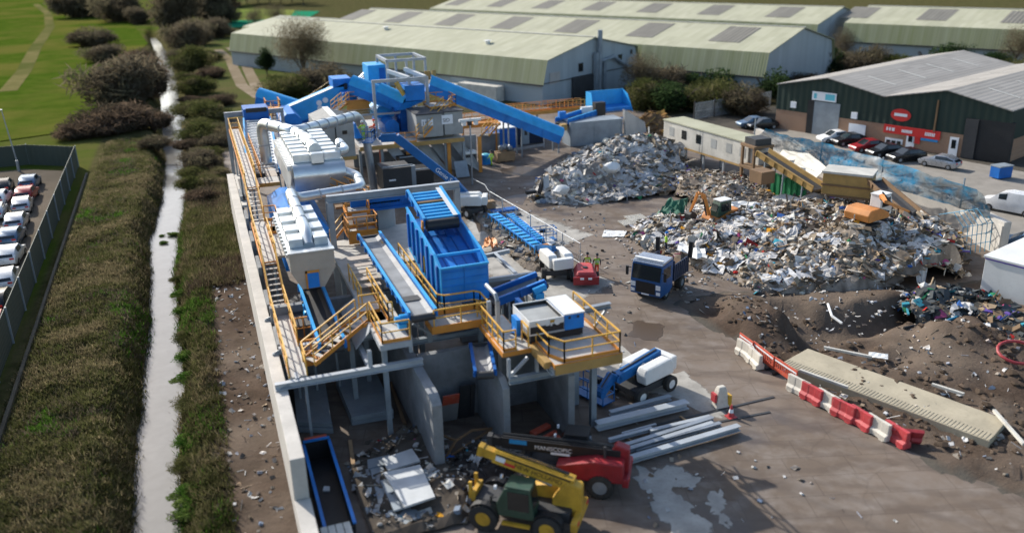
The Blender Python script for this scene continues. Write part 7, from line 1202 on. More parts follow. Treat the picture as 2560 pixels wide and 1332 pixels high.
# ---- tipper truck
def facing(root, p, heading): root.location = (p[0], p[1], 0); root.rotation_euler = (0, 0, math.atan2(-heading[0], heading[1]))    # local +Y is forward
t = thing('tipper_truck', 'blue tipper truck with a white roofed cab standing before the rubbish heap', 'truck')
b = MB(); W = 1.2; b.ring([[(-W, y, z0), (W, y, z0), (W*k, y, z1), (-W*k, y, z1)] for y, z0, z1, k in ((0, .55, 1.5, 1), (-.02, .5, 1.6, 1))]); b = MB()
b.prism([(-W, 0, .45), (-W, .02, 1.5), (-W, -.22, 2.72), (-W, -1.9, 2.8), (-W, -1.9, .7), (-W, -1.4, .45)], (2*W, 0, 0)); b.build('cab', 'truck_blue', t, bevel=.05)
b = MB(); b.prism([(-W+.03, -.2, 2.76), (-W+.03, -.3, 2.92), (-W+.03, -1.8, 3.0), (-W+.03, -1.85, 2.83)], (2*W-.06, 0, 0)); b.build('cab_roof', 'car_silver', t, bevel=.03)
b = MB(); b.prism([(-W+.1, .025, 1.62), (-W+.1, -.17, 2.64), (-W+.1, -.20, 2.64), (-W+.1, .0, 1.62)], (2*W-.2, 0, 0)); b.build('windscreen', 'glass', t); b = MB(); b.box(-.75, -.0, .62, .75, .04, 1.45); b.build('grille', 'black', t); b = MB(); b.box(-.3, .041, .5, .3, .06, .6); b.build('number_plate', 'letter_white', t)
for s in (-1, 1):
    b = MB(); b.box(s*.98-.18, -.01, 1.0, s*.98+.18, .04, 1.36); b.build('headlight', 'lamp_glass', t, bevel=.02); b = MB(); b.box(s*1.0-.15, -.01, .62, s*1.0+.15, .04, .85); b.build('fog_light', 'lamp_glass', t)
    b = MB(); b.box(s*W-.01*s, -1.5, 1.65, s*(W+.012), -.35, 2.5); b.build('side_window', 'glass', t); b = MB(); b.beam((s*W, -.1, 2.3), (s*(W+.3), 0, 2.35), .05, .05); b.box(s*(W+.2), -.05, 1.75, s*(W+.38), .06, 2.4); b.build('mirror', 'black', t)
    wheel(t, (s*1.02, -1.1, .5), .5, .3, rim='steel_grey'); wheel(t, (s*.98, -3.6, .5), .5, .5, rim='steel_grey')
b = MB(); b.box(-.45, -4.6, .62, .45, -1.92, .85); b.build('chassis', 'black', t); b = MB(); e = .06; b.box(-W, -4.6, 1.05, W, -2.1, 1.15); b.box(-W, -2.16, 1.154, W, -2.1, 2.6); b.box(-W, -4.6, 1.154, -W+e, -2.17, 2.3); b.box(W-e, -4.6, 1.154, W, -2.17, 2.3)
for i in range(8): b.box(-W-.05, -4.5+i*.34, 1.15, -W-.003, -4.42+i*.34, 2.3); b.box(W+.003, -4.5+i*.34, 1.15, W+.05, -4.42+i*.34, 2.3)
for i in range(7): x = -1.1+i*.36; b.box(x, -2.14, 2.604, x+.06, -2.1, 2.95)
b.build('tipper_body', 'truck_dark', t); b = MB(); b.ring([[(-W+.1, y, 1.16), (W-.1, y, 1.16), (W-.1, y, z), (0, y, z+.25), (-W+.1, y, z)] for y, z in ((-4.5, 1.5), (-3.8, 2.1), (-3, 2.15), (-2.3, 1.7))]); b.build('load', 'rustbrown', t)
b = MB(); b.beam((-W-.1, -4.5, 2.2), (-W-.15, -4.55, 3.4), .3, .2); b.beam((W+.1, -4.5, 2.2), (W+.15, -4.55, 3.3), .3, .2); b.build('tail_post', 'black', t); b = MB(); b.box(-1.1, -.6, 3.01, 1.1, -.35, 3.08); b.build('light_bar', 'white', t)
for o in kids(t): pass
fl_, fr_ = V(1578, 744), V(1648, 760); mid = (fl_+fr_)/2; ax_ = (fr_-fl_).normalized(); facing(t, (mid.x, mid.y), (ax_.y*1.0-.0, -ax_.x))
# ---- telehandlers
def telehandler(name, label, p, heading, body, boom, cabm, boom_len, boom_z, pitch, wr, tip_z=None, side=1, rim='yellow', words=None, wmat='letter_black'):
    t = thing(name, label, 'telehandler'); wb = 2.9
    b = MB(); b.box(-.55, -2.3, .75, .55, 2.0, 1.25); b.build('chassis', 'dark', t, bevel=.04)
    b = MB(); b.prism([(.35*side, -2.5, .9), (.35*side, -2.5, 1.9), (.35*side, -1.2, 1.95), (.35*side, .6, 1.55), (.35*side, .6, .9)], (.75*side, 0, 0)); b.build('engine_cover', body, t, bevel=.08)
    b = MB(); b.prism([(-.1*side, -2.7, .8), (-.1*side, -2.7, 2.3), (-.1*side, -2.1, 2.5), (-.1*side, -1.4, 1.6), (-.1*side, -1.4, .8)], (.5*side, 0, 0)); b.build('tail_frame', body, t, bevel=.06); b = MB(); b.box(-1.05, -2.75, .7, 1.05, -2.45, 1.15); b.build('counterweight', body, t, bevel=.06)
    cx = -.62*side; b = MB(); b.ring([[(cx-.45, y, z) for y, z in ((-.9, .95), (.75, .95), (.85, 1.5), (.45, 2.35), (-.7, 2.4))], [(cx+.45, y, z) for y, z in ((-.9, .95), (.75, .95), (.85, 1.5), (.45, 2.35), (-.7, 2.4))]]); b.build('cab', cabm, t, bevel=.05)
    b = MB(); b.box(cx-.48, -.72, 2.41, cx+.48, .42, 2.5); b.build('cab_roof', cabm, t, bevel=.03); b = MB()
    s = -side; b.box(cx+s*.452, -.65, 1.35, cx+s*.47, .3, 2.25); b.sheet([(cx-.36, .84, 1.55), (cx+.36, .84, 1.55), (cx+.36, .50, 2.3), (cx-.36, .50, 2.3)]); b.sheet([(cx-.36, -.83, 1.5), (cx+.36, -.83, 1.5), (cx+.36, -.74, 2.3), (cx-.36, -.74, 2.3)]); b.build('glazing', 'glass', t); b = MB(); b.box(cx+s*.46, -.7, .62, cx+s*.62, .55, .74); b.build('step', body, t)
    for x in (-1, 1):
        for y in (-wb/2, wb/2): wheel(t, (x*.95, y, wr), wr, .45, rim=rim, n=22); b = MB(); b.prism([(x*.72, y+math.cos(a)*wr*1.18, wr+math.sin(a)*wr*1.18) for a in [.5+(math.pi-1)*i/7 for i in range(8)]]+[(x*.72, y+math.cos(a)*wr*1.1, wr+math.sin(a)*wr*1.1) for a in [.5+(math.pi-1)*(7-i)/7 for i in range(8)]], (x*.36, 0, 0)); b.build('mudguard', 'black', t)
    for x in (-.42, .42): MB().box(cx+x-.07, .8, 2.28, cx+x+.07, .9, 2.42).build('work_lamp', 'lamp_glass', t)
    b = MB(); b.tube([(cx-.5, .8, 1.9), (cx-.75, .95, 2.0)], .02, 5); b.box(cx-.85, .9, 1.75, cx-.7, .96, 2.15); b.build('mirror', 'black', t); b = MB(); b.cyl((.6*side, -1.6, 1.8), (.6*side, -1.6, 2.5), .06, n=8); b.build('exhaust', 'dark', t)
    for s_ in (-1, 1): MB().box(s_*.8-.12, -2.78, 1.0, s_*.8+.12, -2.74, 1.12).build('tail_light', 'sign_red', t)
    bp = Vector((.2*side, -2.3, boom_z)); d = Vector((0, math.cos(pitch), math.sin(pitch))); u = Vector((0, -math.sin(pitch), math.cos(pitch))); tip = bp+d*boom_len
    b = MB(); b.beam(bp, tip, .48, .58, 0, u); bo = b.build('boom', boom, t, bevel=.03); b = MB(); b.beam(bp+d*.5+u*.31, tip+u*.31, .3, .04, 0, u); b.build('boom_strip', boom, bo); b = MB(); b.beam(tip, tip+d*.5, .34, .42, 0, u); b.build('inner_boom', boom, bo)
    b = MB(); h = tip+d*.5; b.obox(h+d*.12, (.2, 0, 0), d*.12, u*.25); b.build('boom_head', 'dark' if body == 'red' else body, bo); b = MB(); b.tube([bp+d*.3+u*.36, bp+d*1.5+u*.4, tip+u*.36], .035, 5); b.tube([bp+d*.3+u*.36+Vector((.09, 0, 0)), bp+d*1.6+u*.42+Vector((.1, 0, 0)), tip+u*.36+Vector((.08, 0, 0))], .03, 5); b.build('hose', 'black', bo); b = MB(); b.cyl(bp+d*.9-u*.45, bp+d*2.6-u*.35, .09, n=8); b.build('ram', 'galv', t)
    s = -1
    if words: sx = Vector((0, -s, 0)) if s < 0 else Vector((0, 1, 0)); xd = d if s > 0 else d*-1; text(words, 'lettering', wmat, bo, bp+d*boom_len*(.35 if s > 0 else .72)+Vector((s*.246, 0, 0))-u*.12, d if s > 0 else -d, u, .3)
    if body == 'red':
        MB().obox(bp+d*boom_len*.86+Vector((-.25, 0, 0))+u*.14, d*.42, (.008, 0, 0), u*.11).build('plate', 'sign_blue', bo); MB().obox(bp+d*boom_len*.5+Vector((-.25, 0, 0))-u*.24, d*.45, (.008, 0, 0), u*.06).build('stripe', 'letter_white', bo)
    else:
        MB().obox(bp+d*boom_len*.9+Vector((-.25, 0, 0))+u*.02, d*.22, (.008, 0, 0), u*.12).build('warning_plate', 'letter_white', bo); MB().obox(bp+d*boom_len*.78+Vector((-.25, 0, 0))-u*.1, d*.25, (.008, 0, 0), u*.07).build('sticker', 'sign_red', bo); MB().obox(bp+d*boom_len*.5+Vector((-.25, 0, 0))+u*.2, d*boom_len*.46, (.006, 0, 0), u*.035).build('boom_slot', 'black', bo)
    b = MB(); b.box(-.5, 2.0, 1.0, .5, 2.2, 1.5); b.box(-.42, 2.2, 1.05, -.3, 2.35, 1.9); b.box(.3, 2.2, 1.05, .42, 2.35, 1.9); b.build('front_bracket', body if body != 'red' else 'dark', t)
    facing(t, (p[0], p[1]), heading); return t
a, c = V(1207, 1320), V(1375, 1352); hd = (a-c).normalized(); m_ = (a+c)/2; nrm2 = Vector((hd.y, -hd.x, 0)); m_ = m_+nrm2*.95
ty = telehandler('telehandler', 'yellow telehandler with a dark green cab and raised boom in front', m_, hd, 'yellow', 'yellow', 'green_cab', 3.7, 2.3, rad(13), .64, words='NEW HOLLAND', side=1)
b = MB(); b.beam((-.8, 2.2, 1.2), (-.95, 3.1, .1), .13, .13); b.box(-1.15, 2.95, .02, -.75, 3.3, .1); b.build('stabiliser', 'white_dirty', ty)
a = V(1500, 1242); hr = Vector((-.84, .54, 0)); nr = Vector((hr.y, -hr.x, 0)); m_ = a+hr*1.45+nr*.95
tr = telehandler('telehandler', 'red telehandler with a black boom parked behind the yellow one', m_, hr, 'red', 'black', 'black', 5.6, 1.95, rad(1), .62, words='MANISCOPIC', wmat='letter_white', side=-1, rim='galv')
# ---- boom lifts
def boomlift(name, label, p, heading, segs, basket, body='white', scale=1.0, words=None, bw=.38):
    """heading = direction of the chassis; segs and basket are world points"""
    t = thing(name, label, 'boom lift', (p[0], p[1], 0)); P = Vector((p[0], p[1], 0)); h = Vector(heading).normalized(); s = Vector((h.y, -h.x, 0)); Z = Vector((0, 0, 1))
    b = MB(); b.obox(P+Z*.62, h*1.5*scale, s*.8*scale, Z*.2); b.build('chassis', 'dark', t, bevel=.04)
    for i in (-1, 1):
        for j in (-1, 1): wheel(t, P+h*i*1.2*scale+s*j*.98*scale+Z*.48*scale, .48*scale, .36*scale, rim='white', ax=s)
    sd = (Vector(segs[1])-Vector(segs[0])); sd.z = 0; sd.normalize(); ss = Vector((sd.y, -sd.x, 0)); b = MB(); b.cyl(P+Z*.82, P+Z*1.0, .5, n=16); b.build('slew_ring', 'dark', t)
    for j, nm in ((1, 'engine_cover'), (-1, 'tank_cover')):
        b = MB(); pr = [(-1.5, 1.02), (-1.55, 1.7), (-1.2, 2.0), (.8, 1.95), (1.0, 1.6), (.9, 1.02)]; b.prism([P+sd*x*scale+ss*j*.28+Z*z*1.0 for x, z in pr], ss*j*.72*scale); b.build(nm, body, t, bevel=.12)
    b = MB(); b.obox(P-sd*1.75*scale+Z*1.45, sd*.25, ss*.8*scale, Z*.42); b.build('counterweight', body, t, bevel=.1)
    for i in range(len(segs)-1):
        b = MB(); w_ = (bw-.04*i)*scale; b.beam(segs[i], segs[i+1], w_, w_*1.15); bo = b.build('boom', 'blue_lift', t, bevel=.02); d = (Vector(segs[i+1])-Vector(segs[i])).normalized(); b = MB(); b.beam(Vector(segs[i]).lerp(Vector(segs[i+1]), .05)+Z*w_*.66, Vector(segs[i]).lerp(Vector(segs[i+1]), .9)+Z*w_*.66, .08, .07); b.build('hose_track', 'dark', bo)
        b = MB(); b.cyl(Vector(segs[i+1])-ss*.25*scale, Vector(segs[i+1])+ss*.25*scale, .2*scale, n=12); b.build('pivot', 'blue_lift', bo)
        if words and i == words[1]: dd_ = d if d.dot(_r) > 0 else -d; cc = Vector(segs[i]).lerp(Vector(segs[i+1]), words[2]); nn_ = dd_.cross(Z).normalized(); uu = nn_.cross(dd_); nn_ = nn_ if nn_.dot(CAMP-cc) > 0 else -nn_; text(words[0], 'lettering', 'letter_white', bo, cc+nn_*(w_/2+.012)-uu*w_*.3, dd_, uu, w_*.9)
    c = Vector(basket); b = MB(); w2, d2 = 1.2, .45
    b.obox(c+Z*.03, ss*w2, sd*d2, Z*.03); fl = b.build('basket_floor', 'blue_lift', t); b = MB()
    for z in (.55, 1.1):
        for a_, e_ in (((-1, -1), (1, -1)), ((1, -1), (1, 1)), ((1, 1), (-1, 1)), ((-1, 1), (-1, -1))): b.beam(c+ss*w2*a_[0]+sd*d2*a_[1]+Z*z, c+ss*w2*e_[0]+sd*d2*e_[1]+Z*z, .06, .06)
    for i in (-1, 0, 1):
        for j in (-1, 1): b.beam(c+ss*w2*i+sd*d2*j, c+ss*w2*i+sd*d2*j+Z*1.1, .05, .05)
    b.build('basket_rail', 'blue_lift', t); b = MB(); b.obox(c+Z*.95-sd*.3, ss*.3, sd*.12, Z*.16); b.build('control_box', 'black', t); return t
LP = V(1180, 545); bas = VY(925, 352, 79.0); bz = bas.z
l1 = boomlift('boom_lift', 'blue and white boom lift holding a basket with two workers at the plant', (LP.x, LP.y+1.5), (-.4, .9, 0), [VY(1165, 490, 77.5), VY(1130, 452, 78), VY(990, 343, 78.8), VY(952, 345, 79)], bas, words=('Genie S-65', 1, .3), bw=.72)
LP3 = V(1615, 985); boomlift('boom_lift', 'compact blue and grey boom lift folded down beside the steel beams', (LP3.x, LP3.y+.4), (.85, .3, 0), [(LP3.x+1.3, LP3.y+1.1, 1.85), V(1540, 945, 1.5), V(1528, 940, 1.6), V(1500, 985, .9)], V(1482, 990, .15), words=('Genie', 0, .5), bw=.5)
LP2 = V(1400, 695); t = boomlift('boom_lift', 'white engined boom lift parked at the end of the mesh fence', (LP2.x, LP2.y+1.0), (.3, .95, 0), [(LP2.x, LP2.y+1.2, 2.0), V(1345, 618, .9)], V(1355, 600, .1))
# red bowser
p = V(1462, 705); t = thing('red_bowser', 'red site bowser tank with a round hatch beside the white boom lift', 'bowser', p); b = MB(); a1 = Vector((.35, .94, 0)).normalized(); a2 = Vector((a1.y, -a1.x, 0)); rings = []
for y, k, zt in ((-1.15, .9, 1.05), (-1.0, 1, 1.18), (.7, .95, 1.25), (1.2, .7, 1.15)): rings.append([p+a1*y+a2*(x*k*.85)+Vector((0, 0, z)) for x, z in ((-1, .45), (-1.0, .85), (-.7, zt), (.7, zt), (1, .85), (1, .45))])
b.ring(rings); b.build('tank', 'red_plastic', t, bevel=.06); b = MB(); q = p+a1*-.1+Vector((0, 0, 1.24)); b.cyl(q-Vector((0, 0, .06)), q+Vector((0, 0, .04)), .2, n=14); b.build('hatch', 'black', t)
for s in (-1, 1): wheel(t, p+a2*s*.98+a1*.2+Vector((0, 0, .38)), .38, .2, rim='white', ax=a2)
b = MB(); b.obox(p-a1*1.25+Vector((0, 0, .6)), a2*.95, a1*.12, Vector((0, 0, .3))); b.obox(p+a1*.0+Vector((0, 0, .45)), a2*.5, a1*1.3, Vector((0, 0, .08))); b.build('bumper', 'red', t)
for s in (-1, 1): b = MB(); b.obox(p-a1*1.38+a2*s*.3+Vector((0, 0, .8)), a2*.14, a1*.02, Vector((0, 0, .08))); b.build('reflector', 'letter_white', t)
# excavators
def excavator(label, p, ang, elbow, tip, cabm, z=0.0, body='excavator', flip=1):
    t = thing('excavator', label, 'excavator', (p.x, p.y, z)); P = Vector((p.x, p.y, z)); h = Vector((math.cos(ang), math.sin(ang), 0)); s = Vector((h.y, -h.x, 0)); Z = Vector((0, 0, 1))
    for j in (-1, 1):
        b = MB(); b.prism([P+s*j*.95-s*.25+h*x+Z*zz for x, zz in ((-1.5, .1), (-1.75, .4), (-1.5, .75), (1.5, .75), (1.75, .4), (1.5, .1))], s*.5); b.build('track', 'rubber', t)
    b = MB(); b.obox(P+Z*.75, h*.6, s*.7, Z*.12); b.build('undercarriage', 'dark', t)
    b = MB(); b.prism([P+s*1.1+h*x+Z*zz for x, zz in ((-1.6, .95), (-1.7, 1.5), (-1.4, 1.9), (-.2, 1.9), (.9, 1.4), (1.1, .95))], -s*2.2); b.build('house', body, t, bevel=.1)
    b = MB(); b.prism([P+s*(1.1*flip)+h*x+Z*zz for x, zz in ((-.35, 1.92), (1.1, 1.45), (1.25, 2.0), (.9, 2.8), (-.3, 2.85))], -s*flip*.95); ca = b.build('cab', cabm, t, bevel=.05); b = MB(); c = P+h*.35+Z*2.3; b.obox(c+s*flip*1.11, h*.5, s*.012, Z*.35); b.obox(c+s*flip*.62+h*.83, h*.012, s*.36, Z*.3+h*-.08); b.build('glazing', 'glass', ca); b = MB(); b.obox(P+s*flip*.62+h*.3+Z*2.9, h*.65, s*.5, Z*.04); b.build('cab_roof', 'white', ca)
    r0 = P+h*1.0-s*flip*.2+Z*1.4; E_, T = Vector(elbow), Vector(tip); mid = r0.lerp(E_, .55)+Z*.7
    b = MB(); b.tube([r0, mid, E_], [.18, .22, .15], 4); b.build('boom', body, t); b = MB(); b.tube([E_, T], [.16, .11], 4); b.build('arm', body, t); b = MB(); b.cyl(r0+h*.3, mid-Z*.3, .07, n=6); b.cyl(mid+Z*.3, E_.lerp(T, .2)+Z*.1, .06, n=6); b.build('ram', 'dark', t)
    b = MB(); b.prism([T+s*.4+h*x+Z*zz for x, zz in ((-.1, .15), (.35, -.1), (.25, -.65), (-.3, -.75), (-.55, -.3))], -s*.8); b.build('bucket', 'dark', t, bevel=.03); return t
p = V(1795, 580); excavator('orange excavator with a green glazed cab reaching over the green netting', p, rad(190), V(1745, 482, 3.9)*1.0, V(1725, 530, 1.6), 'green_cab', .3, flip=-1)
p = V(2168, 572, 2.7); excavator('orange and white excavator on top of the rubbish heap right of the ochre drum', p, rad(15), V(2215, 505, 5.6), V(2275, 530, 3.6), 'white', 2.75)
# ================================================================ STORED STEEL, FENCE, BARRIERS
BM = [((1525, 1033), (1676, 992), .35, 'dusty grey beam nearest the folded boom lift'), ((1491, 1064), (1717, 1009), .55, 'broadest grey box beam lying alone on the yard'), ((1522, 1100), (1630, 1071), .25, 'short thin beam behind the bundle'), ((1539, 1122), (1782, 1045), .3, 'pale beam at the back of the bundle'), ((1554, 1129), (1782, 1058), .3, 'second beam from the back of the bundle'), ((1628, 1107), (1801, 1059), .28, 'pale beam in the middle of the bundle'), ((1563, 1151), (1847, 1067), .4, 'longest grey beam along the near side of the bundle'), ((1625, 1078), (1775, 1042), .28, 'dark beam along the drain slot behind the bundle'), ((1580, 1120), (1700, 1085), .2, 'thin dark bar lying inside the bundle'), ((1575, 1108), (1720, 1066), .16, 'thin grey channel tucked between the first two bundle beams'), ((1600, 1140), (1760, 1095), .18, 'thin grey channel in front of the middle beam'), ((1590, 1127), (1740, 1082), .16, 'thin pale channel beside the inner dark bar'), ((1535, 1050), (1640, 1020), .2, 'short grey channel beside the dusty beam'), ((1555, 1083), (1640, 1060), .14, 'slim bar between the broad beam and the bundle'), ((1640, 1075), (1690, 1000), .12, '')]
for a, c, s, l in BM[:-1]: b = MB(); p, q = V(*a, s*.5+.1), V(*c, s*.5+.1); b.ibeam(p, q, s*.9, s*.72); mesh_thing(b, 'steel_beam', 'galv' if 'pale' in l else 'steel_pale', l, 'beam', 'stored steel beams')
for a, c in (((1560, 1090), (1640, 1140)), ((1700, 1040), (1760, 1085))): b = MB(); b.beam(V(*a, .05), V(*c, .05), .1, .09); mesh_thing(b, 'bearer', 'wood', ('left' if a[0] == 1560 else 'right')+' timber bearer under the beam bundle', 'timber')
t = thing('site_pump', 'white and yellow plastic pump unit standing by the drain slot', 'pump', V(1800, 1015)); p = V(1800, 1015); b = MB(); b.ring([[(p.x+x*k, p.y+y*k, z) for x, y in ((-.35, -.25), (.35, -.25), (.35, .25), (-.35, .25))] for z, k in ((.02, 1.2), (.3, 1), (1.0, .8), (1.25, .55))]); b.build('body', 'white_plastic', t, bevel=.05); b = MB(); b.box(p.x+.32, p.y-.27, .05, p.x+.55, p.y+.1, .7); b.build('side_tank', 'yellow', t); b = MB(); b.box(p.x-.5, p.y-.2, .4, p.x-.36, p.y+.2, .9); b.build('side_panel', 'red_plastic', t)
p = V(1827, 1042); t = thing('traffic_cone', 'red and white traffic cone lying by the drain slot', 'cone', p); b = MB(); b.box(p.x-.25, p.y-.25, .01, p.x+.25, p.y+.25, .06); b.cyl((p.x, p.y, .06), (p.x, p.y, .3), .19, .13, n=12); b.cyl((p.x, p.y, .5), (p.x, p.y, .75), .09, .04, n=12); b.build('body', 'red_plastic', t); b = MB(); b.cyl((p.x, p.y, .3), (p.x, p.y, .5), .132, .092, n=12); b.build('sleeve', 'letter_white', t)
fpz = 1.75; fa, fb = V(1224, 480, fpz), V(1452, 611, fpz)
for i in range(6):
    a, c = fa.lerp(fb, i/6), fa.lerp(fb, (i+.97)/6); a = Vector((a.x, a.y, .06)); c = Vector((c.x, c.y, .06)); Z = Vector((0, 0, fpz)); b = MB(); b.cyl(a, a+Z, .03, n=6); b.cyl(c, c+Z, .03, n=6); b.cyl(a+Z, c+Z, .035, n=6); b.cyl(a+Z*.06, c+Z*.06, .025, n=6)
    for k in range(1, 10): q = a.lerp(c, k/10); b.cyl(q+Z*.06, q+Z, .006, n=3, cap=False)
    for k in range(1, 5): b.cyl(a+Z*k/5, c+Z*k/5, .006, n=3, cap=False)
    o = mesh_thing(b, 'mesh_fence', 'steel_pale', ['mesh fence panel next to the brown crate, first of the row', 'second mesh fence panel from the crate end', 'third mesh fence panel beside the pallet boards', 'fourth mesh fence panel beside the white strip', 'fifth mesh fence panel above the orange sheets', 'last mesh fence panel ending behind the white boom lift'][i], 'fence panel', 'mesh fence panels'); b = MB(); b.box(a.x-.35, a.y-.12, .005, a.x+.35, a.y+.12, .14); b.build('foot', 'dark', o)
b = MB(); b.cyl(V(1182, 447, 1.6), V(1212, 462, 1.6), .03, n=6); b.cyl(V(1212, 462, 1.6), V(1222, 478, 1.75), .03, n=6); b.cyl(V(1212, 462, 1.6), V(1212, 462, 0)+Vector((0, -3.5, 0)), .03, n=6); mesh_thing(b, 'rail_pole', 'steel_pale', 'bent pale rail pole leading to the mesh fence', 'rail')
for i, (x, y) in enumerate(((1205, 500), (1222, 515))): p = V(x, y+8); b = MB(); b.box(p.x-.6, p.y-.4, .02, p.x+.6, p.y+.4, .85); b.beam((p.x-.7, p.y-.45, .87), (p.x+.7, p.y-.45, .87), .1, .06); mesh_thing(b, 'wood_crate', 'wood', ('brown crate behind the boom lift wheel' if i == 0 else 'brown crate at the head of the mesh fence'), 'crate', bevel=.02)
def lattice(label, a, c, w_, h, grp):
    a, c = V(*a, .1), V(*c, .1); d, s, u = frame_of(a, c); n = 14; L = (c-a).length; t = thing('lattice_girder', label, 'frame', a, grp)
    for j in (-1, 1):
        b = MB(); o = s*j*w_/2
        for z in (0, h): b.beam(a+o+u*z, c+o+u*z, .1, .09)
        b.build('chord', 'blue', t)
        for i in range(n+1): q = a.lerp(c, i/n)+o; MB().beam(q+u*.05, q+u*(h-.05), .09, .07).build('upright', 'blue_bright_lit', t)
    b = MB()
    for i in range(n): q = a.lerp(c, (i+.5)/n)+u*h; b.obox(q, d*L/n*.28, s*w_*.44, u*.03)
    b.build('plate', 'blue_bright_lit', t)
lattice('long blue lattice conveyor frame lying on the yard', (1232, 548), (1372, 652), .9, .6, 'stored lattice frames'); lattice('shorter blue lattice frame stored against the mesh fence', (1275, 552), (1352, 618), .6, .7, 'stored lattice frames')
sheet_('roof_sheet', [(1290, 560), (1375, 615), (1390, 605), (1310, 553)], [.2]*4, 'white', 'long white sheet strip between lattice frames and mesh fence', 'sheet', .06)
for i, (px, z, l) in enumerate((([(1345, 625), (1378, 618), (1368, 608), (1348, 612)], .9, 'upper orange panel lying on the lattice frame end'), ([(1345, 640), (1385, 632), (1380, 622), (1348, 628)], .5, 'lower orange panel under the upper one'))): sheet_('orange_sheet', px, [z]*4, 'excavator', l, 'panel', .02, .12)
sheet_('orange_tarp', [(1205, 628), (1245, 622), (1240, 605), (1215, 600)], [.3]*4, 'excavator', 'crumpled orange sheet on the yard right of the blue hopper', 'sheet', .5)
for i, (a, c) in enumerate((((1188, 515), (1230, 545)), ((1200, 512), (1240, 540)), ((1262, 588), (1310, 640)), ((1270, 590), (1330, 635)), ((1290, 625), (1345, 665)))): b = MB(); b.beam(V(*a, .12), V(*c, .12), .18, .1); mesh_thing(b, 'timber', 'white_dirty' if i != 3 else 'wood', ['outer pale timber behind the boom lift wheel', 'inner pale timber behind the boom lift wheel', 'pale timber left of the lattice frame', 'brown timber left of the lattice frame', 'splintered timber at the near end of the lattice frame'][i], 'timber', 'loose timbers')
for i, (x, y) in enumerate(((1255, 520), (1262, 532))): p = V(x, y+8); b = MB(); b.box(p.x-1.5, p.y-.5, .05, p.x+1.5, p.y+.4, .22+.0*i); mesh_thing(b, 'board_stack', 'dark' if i else 'blue_deep', ('dark blue' if i == 0 else 'brown black')+' boards stacked beside the mesh fence', 'boards')
# barriers
def barrier_solid(mat):
    b = MB(); pr = [(-.28, .04), (-.28, .3), (-.13, .42), (-.1, .95), (.1, .95), (.13, .42), (.28, .3), (.28, .04)]
    xs_ = [-.98, -.9, -.3, -.28, .28, .3, .9, .98]; rings = []
    for i, x in enumerate(xs_): k = .8 if i in (0, 7) else .86 if i in (3, 4) else 1; rings.append([(x, y*k, z*(1 if z > .1 else 1)) for y, z in pr])
    b.ring(rings); 
    r = bpy.data.objects.new('road_barrier', None); COL.objects.link(r); b.build('body', mat, r, bevel=.02)
    for x in (-.6, .6): MB().box(x-.18, -.3, .0, x+.18, .3, .05).build('foot', mat, r)
    b = MB(); b.cyl((-1.04, 0, .1), (-1.04, 0, .9), .06, n=8); b.build('lug', mat, r); return r
def barrier_slot():
    r = bpy.data.objects.new('crowd_barrier', None); COL.objects.link(r); b = MB(); b.box(-1, -.03, .9, 1, .03, 1.02); b.box(-1, -.03, .18, 1, .03, .42); b.box(-1, -.03, .424, -.92, .03, .896); b.box(.92, -.03, .424, 1, .03, .896)
    for i in range(11): x = -.84+i*.168; b.box(x-.03, -.022, .424, x+.03, .022, .896)
    b.build('panel', 'orange_plastic', r); b = MB(); b.box(-.95, -.034, .80, .95, -.031, .9); b.box(-.95, .031, .80, .95, .034, .9); b.build('reflective_strip', 'letter_white', r)
    for x in (-.7, .7): MB().box(x-.08, -.3, .02, x+.08, .3, .17).build('foot', 'black', r)
    return r
BP = {'r': barrier_solid('red_plastic'), 'w': barrier_solid('white_plastic'), 's': barrier_slot()}; bu = set()
def bar(k, x, y, x2, y2, label, tilt=0, ex=0, z=.0):
    a, c = V(x, y), V(x2, y2); p = (a+c)/2; rz = math.atan2(c.y-a.y, c.x-a.x)+ex; L = min(1.25, max(.75, (c-a).length/2)); q = BP[k]
    if k in bu: q = dup(q, (0, 0, 0))
    bu.add(k); q.location = (p.x, p.y, z+.01); q.rotation_euler = (tilt, 0, rz); q.scale = (L, 1, 1); tag(q, label, 'barrier', 'crowd barriers' if k == 's' else 'road barriers')
bar('s', 1848, 868, 1880, 892, 'slotted red barrier at the far end of the barrier line'); bar('s', 1882, 890, 1932, 930, 'slotted red barrier in the middle of the three'); bar('s', 1934, 930, 1990, 968, 'slotted red barrier nearest the solid barriers')
bar('w', 1848, 882, 1876, 900, 'small white barrier at the far end in front of the slotted ones'); bar('w', 1873, 900, 1900, 925, 'second white barrier in front of the slotted ones')
for k, x, y, x2, y2, l in (('w', 1980, 975, 2012, 992, 'dirty pinkish white barrier after the slotted ones'), ('r', 2010, 992, 2048, 1013, 'first solid red barrier of the line'), ('w', 2050, 1010, 2088, 1032, 'tall clean white barrier in the middle of the line'), ('r', 2088, 1034, 2128, 1055, 'red barrier right of the tall white one'), ('r', 2130, 1052, 2172, 1078, 'dark red barrier before the last white one'), ('w', 2174, 1075, 2215, 1100, 'last white barrier of the line'), ('r', 2218, 1092, 2262, 1120, 'last red barrier at the near end of the line')): bar(k, x, y, x2, y2, l)
bar('r', 2150, 1045, 2195, 1062, 'red barrier toppled behind the dark red one', rad(70)); bar('w', 2190, 1055, 2225, 1075, 'white barrier tipped over behind the last white one', rad(50), .5); bar('r', 2245, 1090, 2280, 1100, 'red barrier knocked askew at the near end', rad(35), .4)
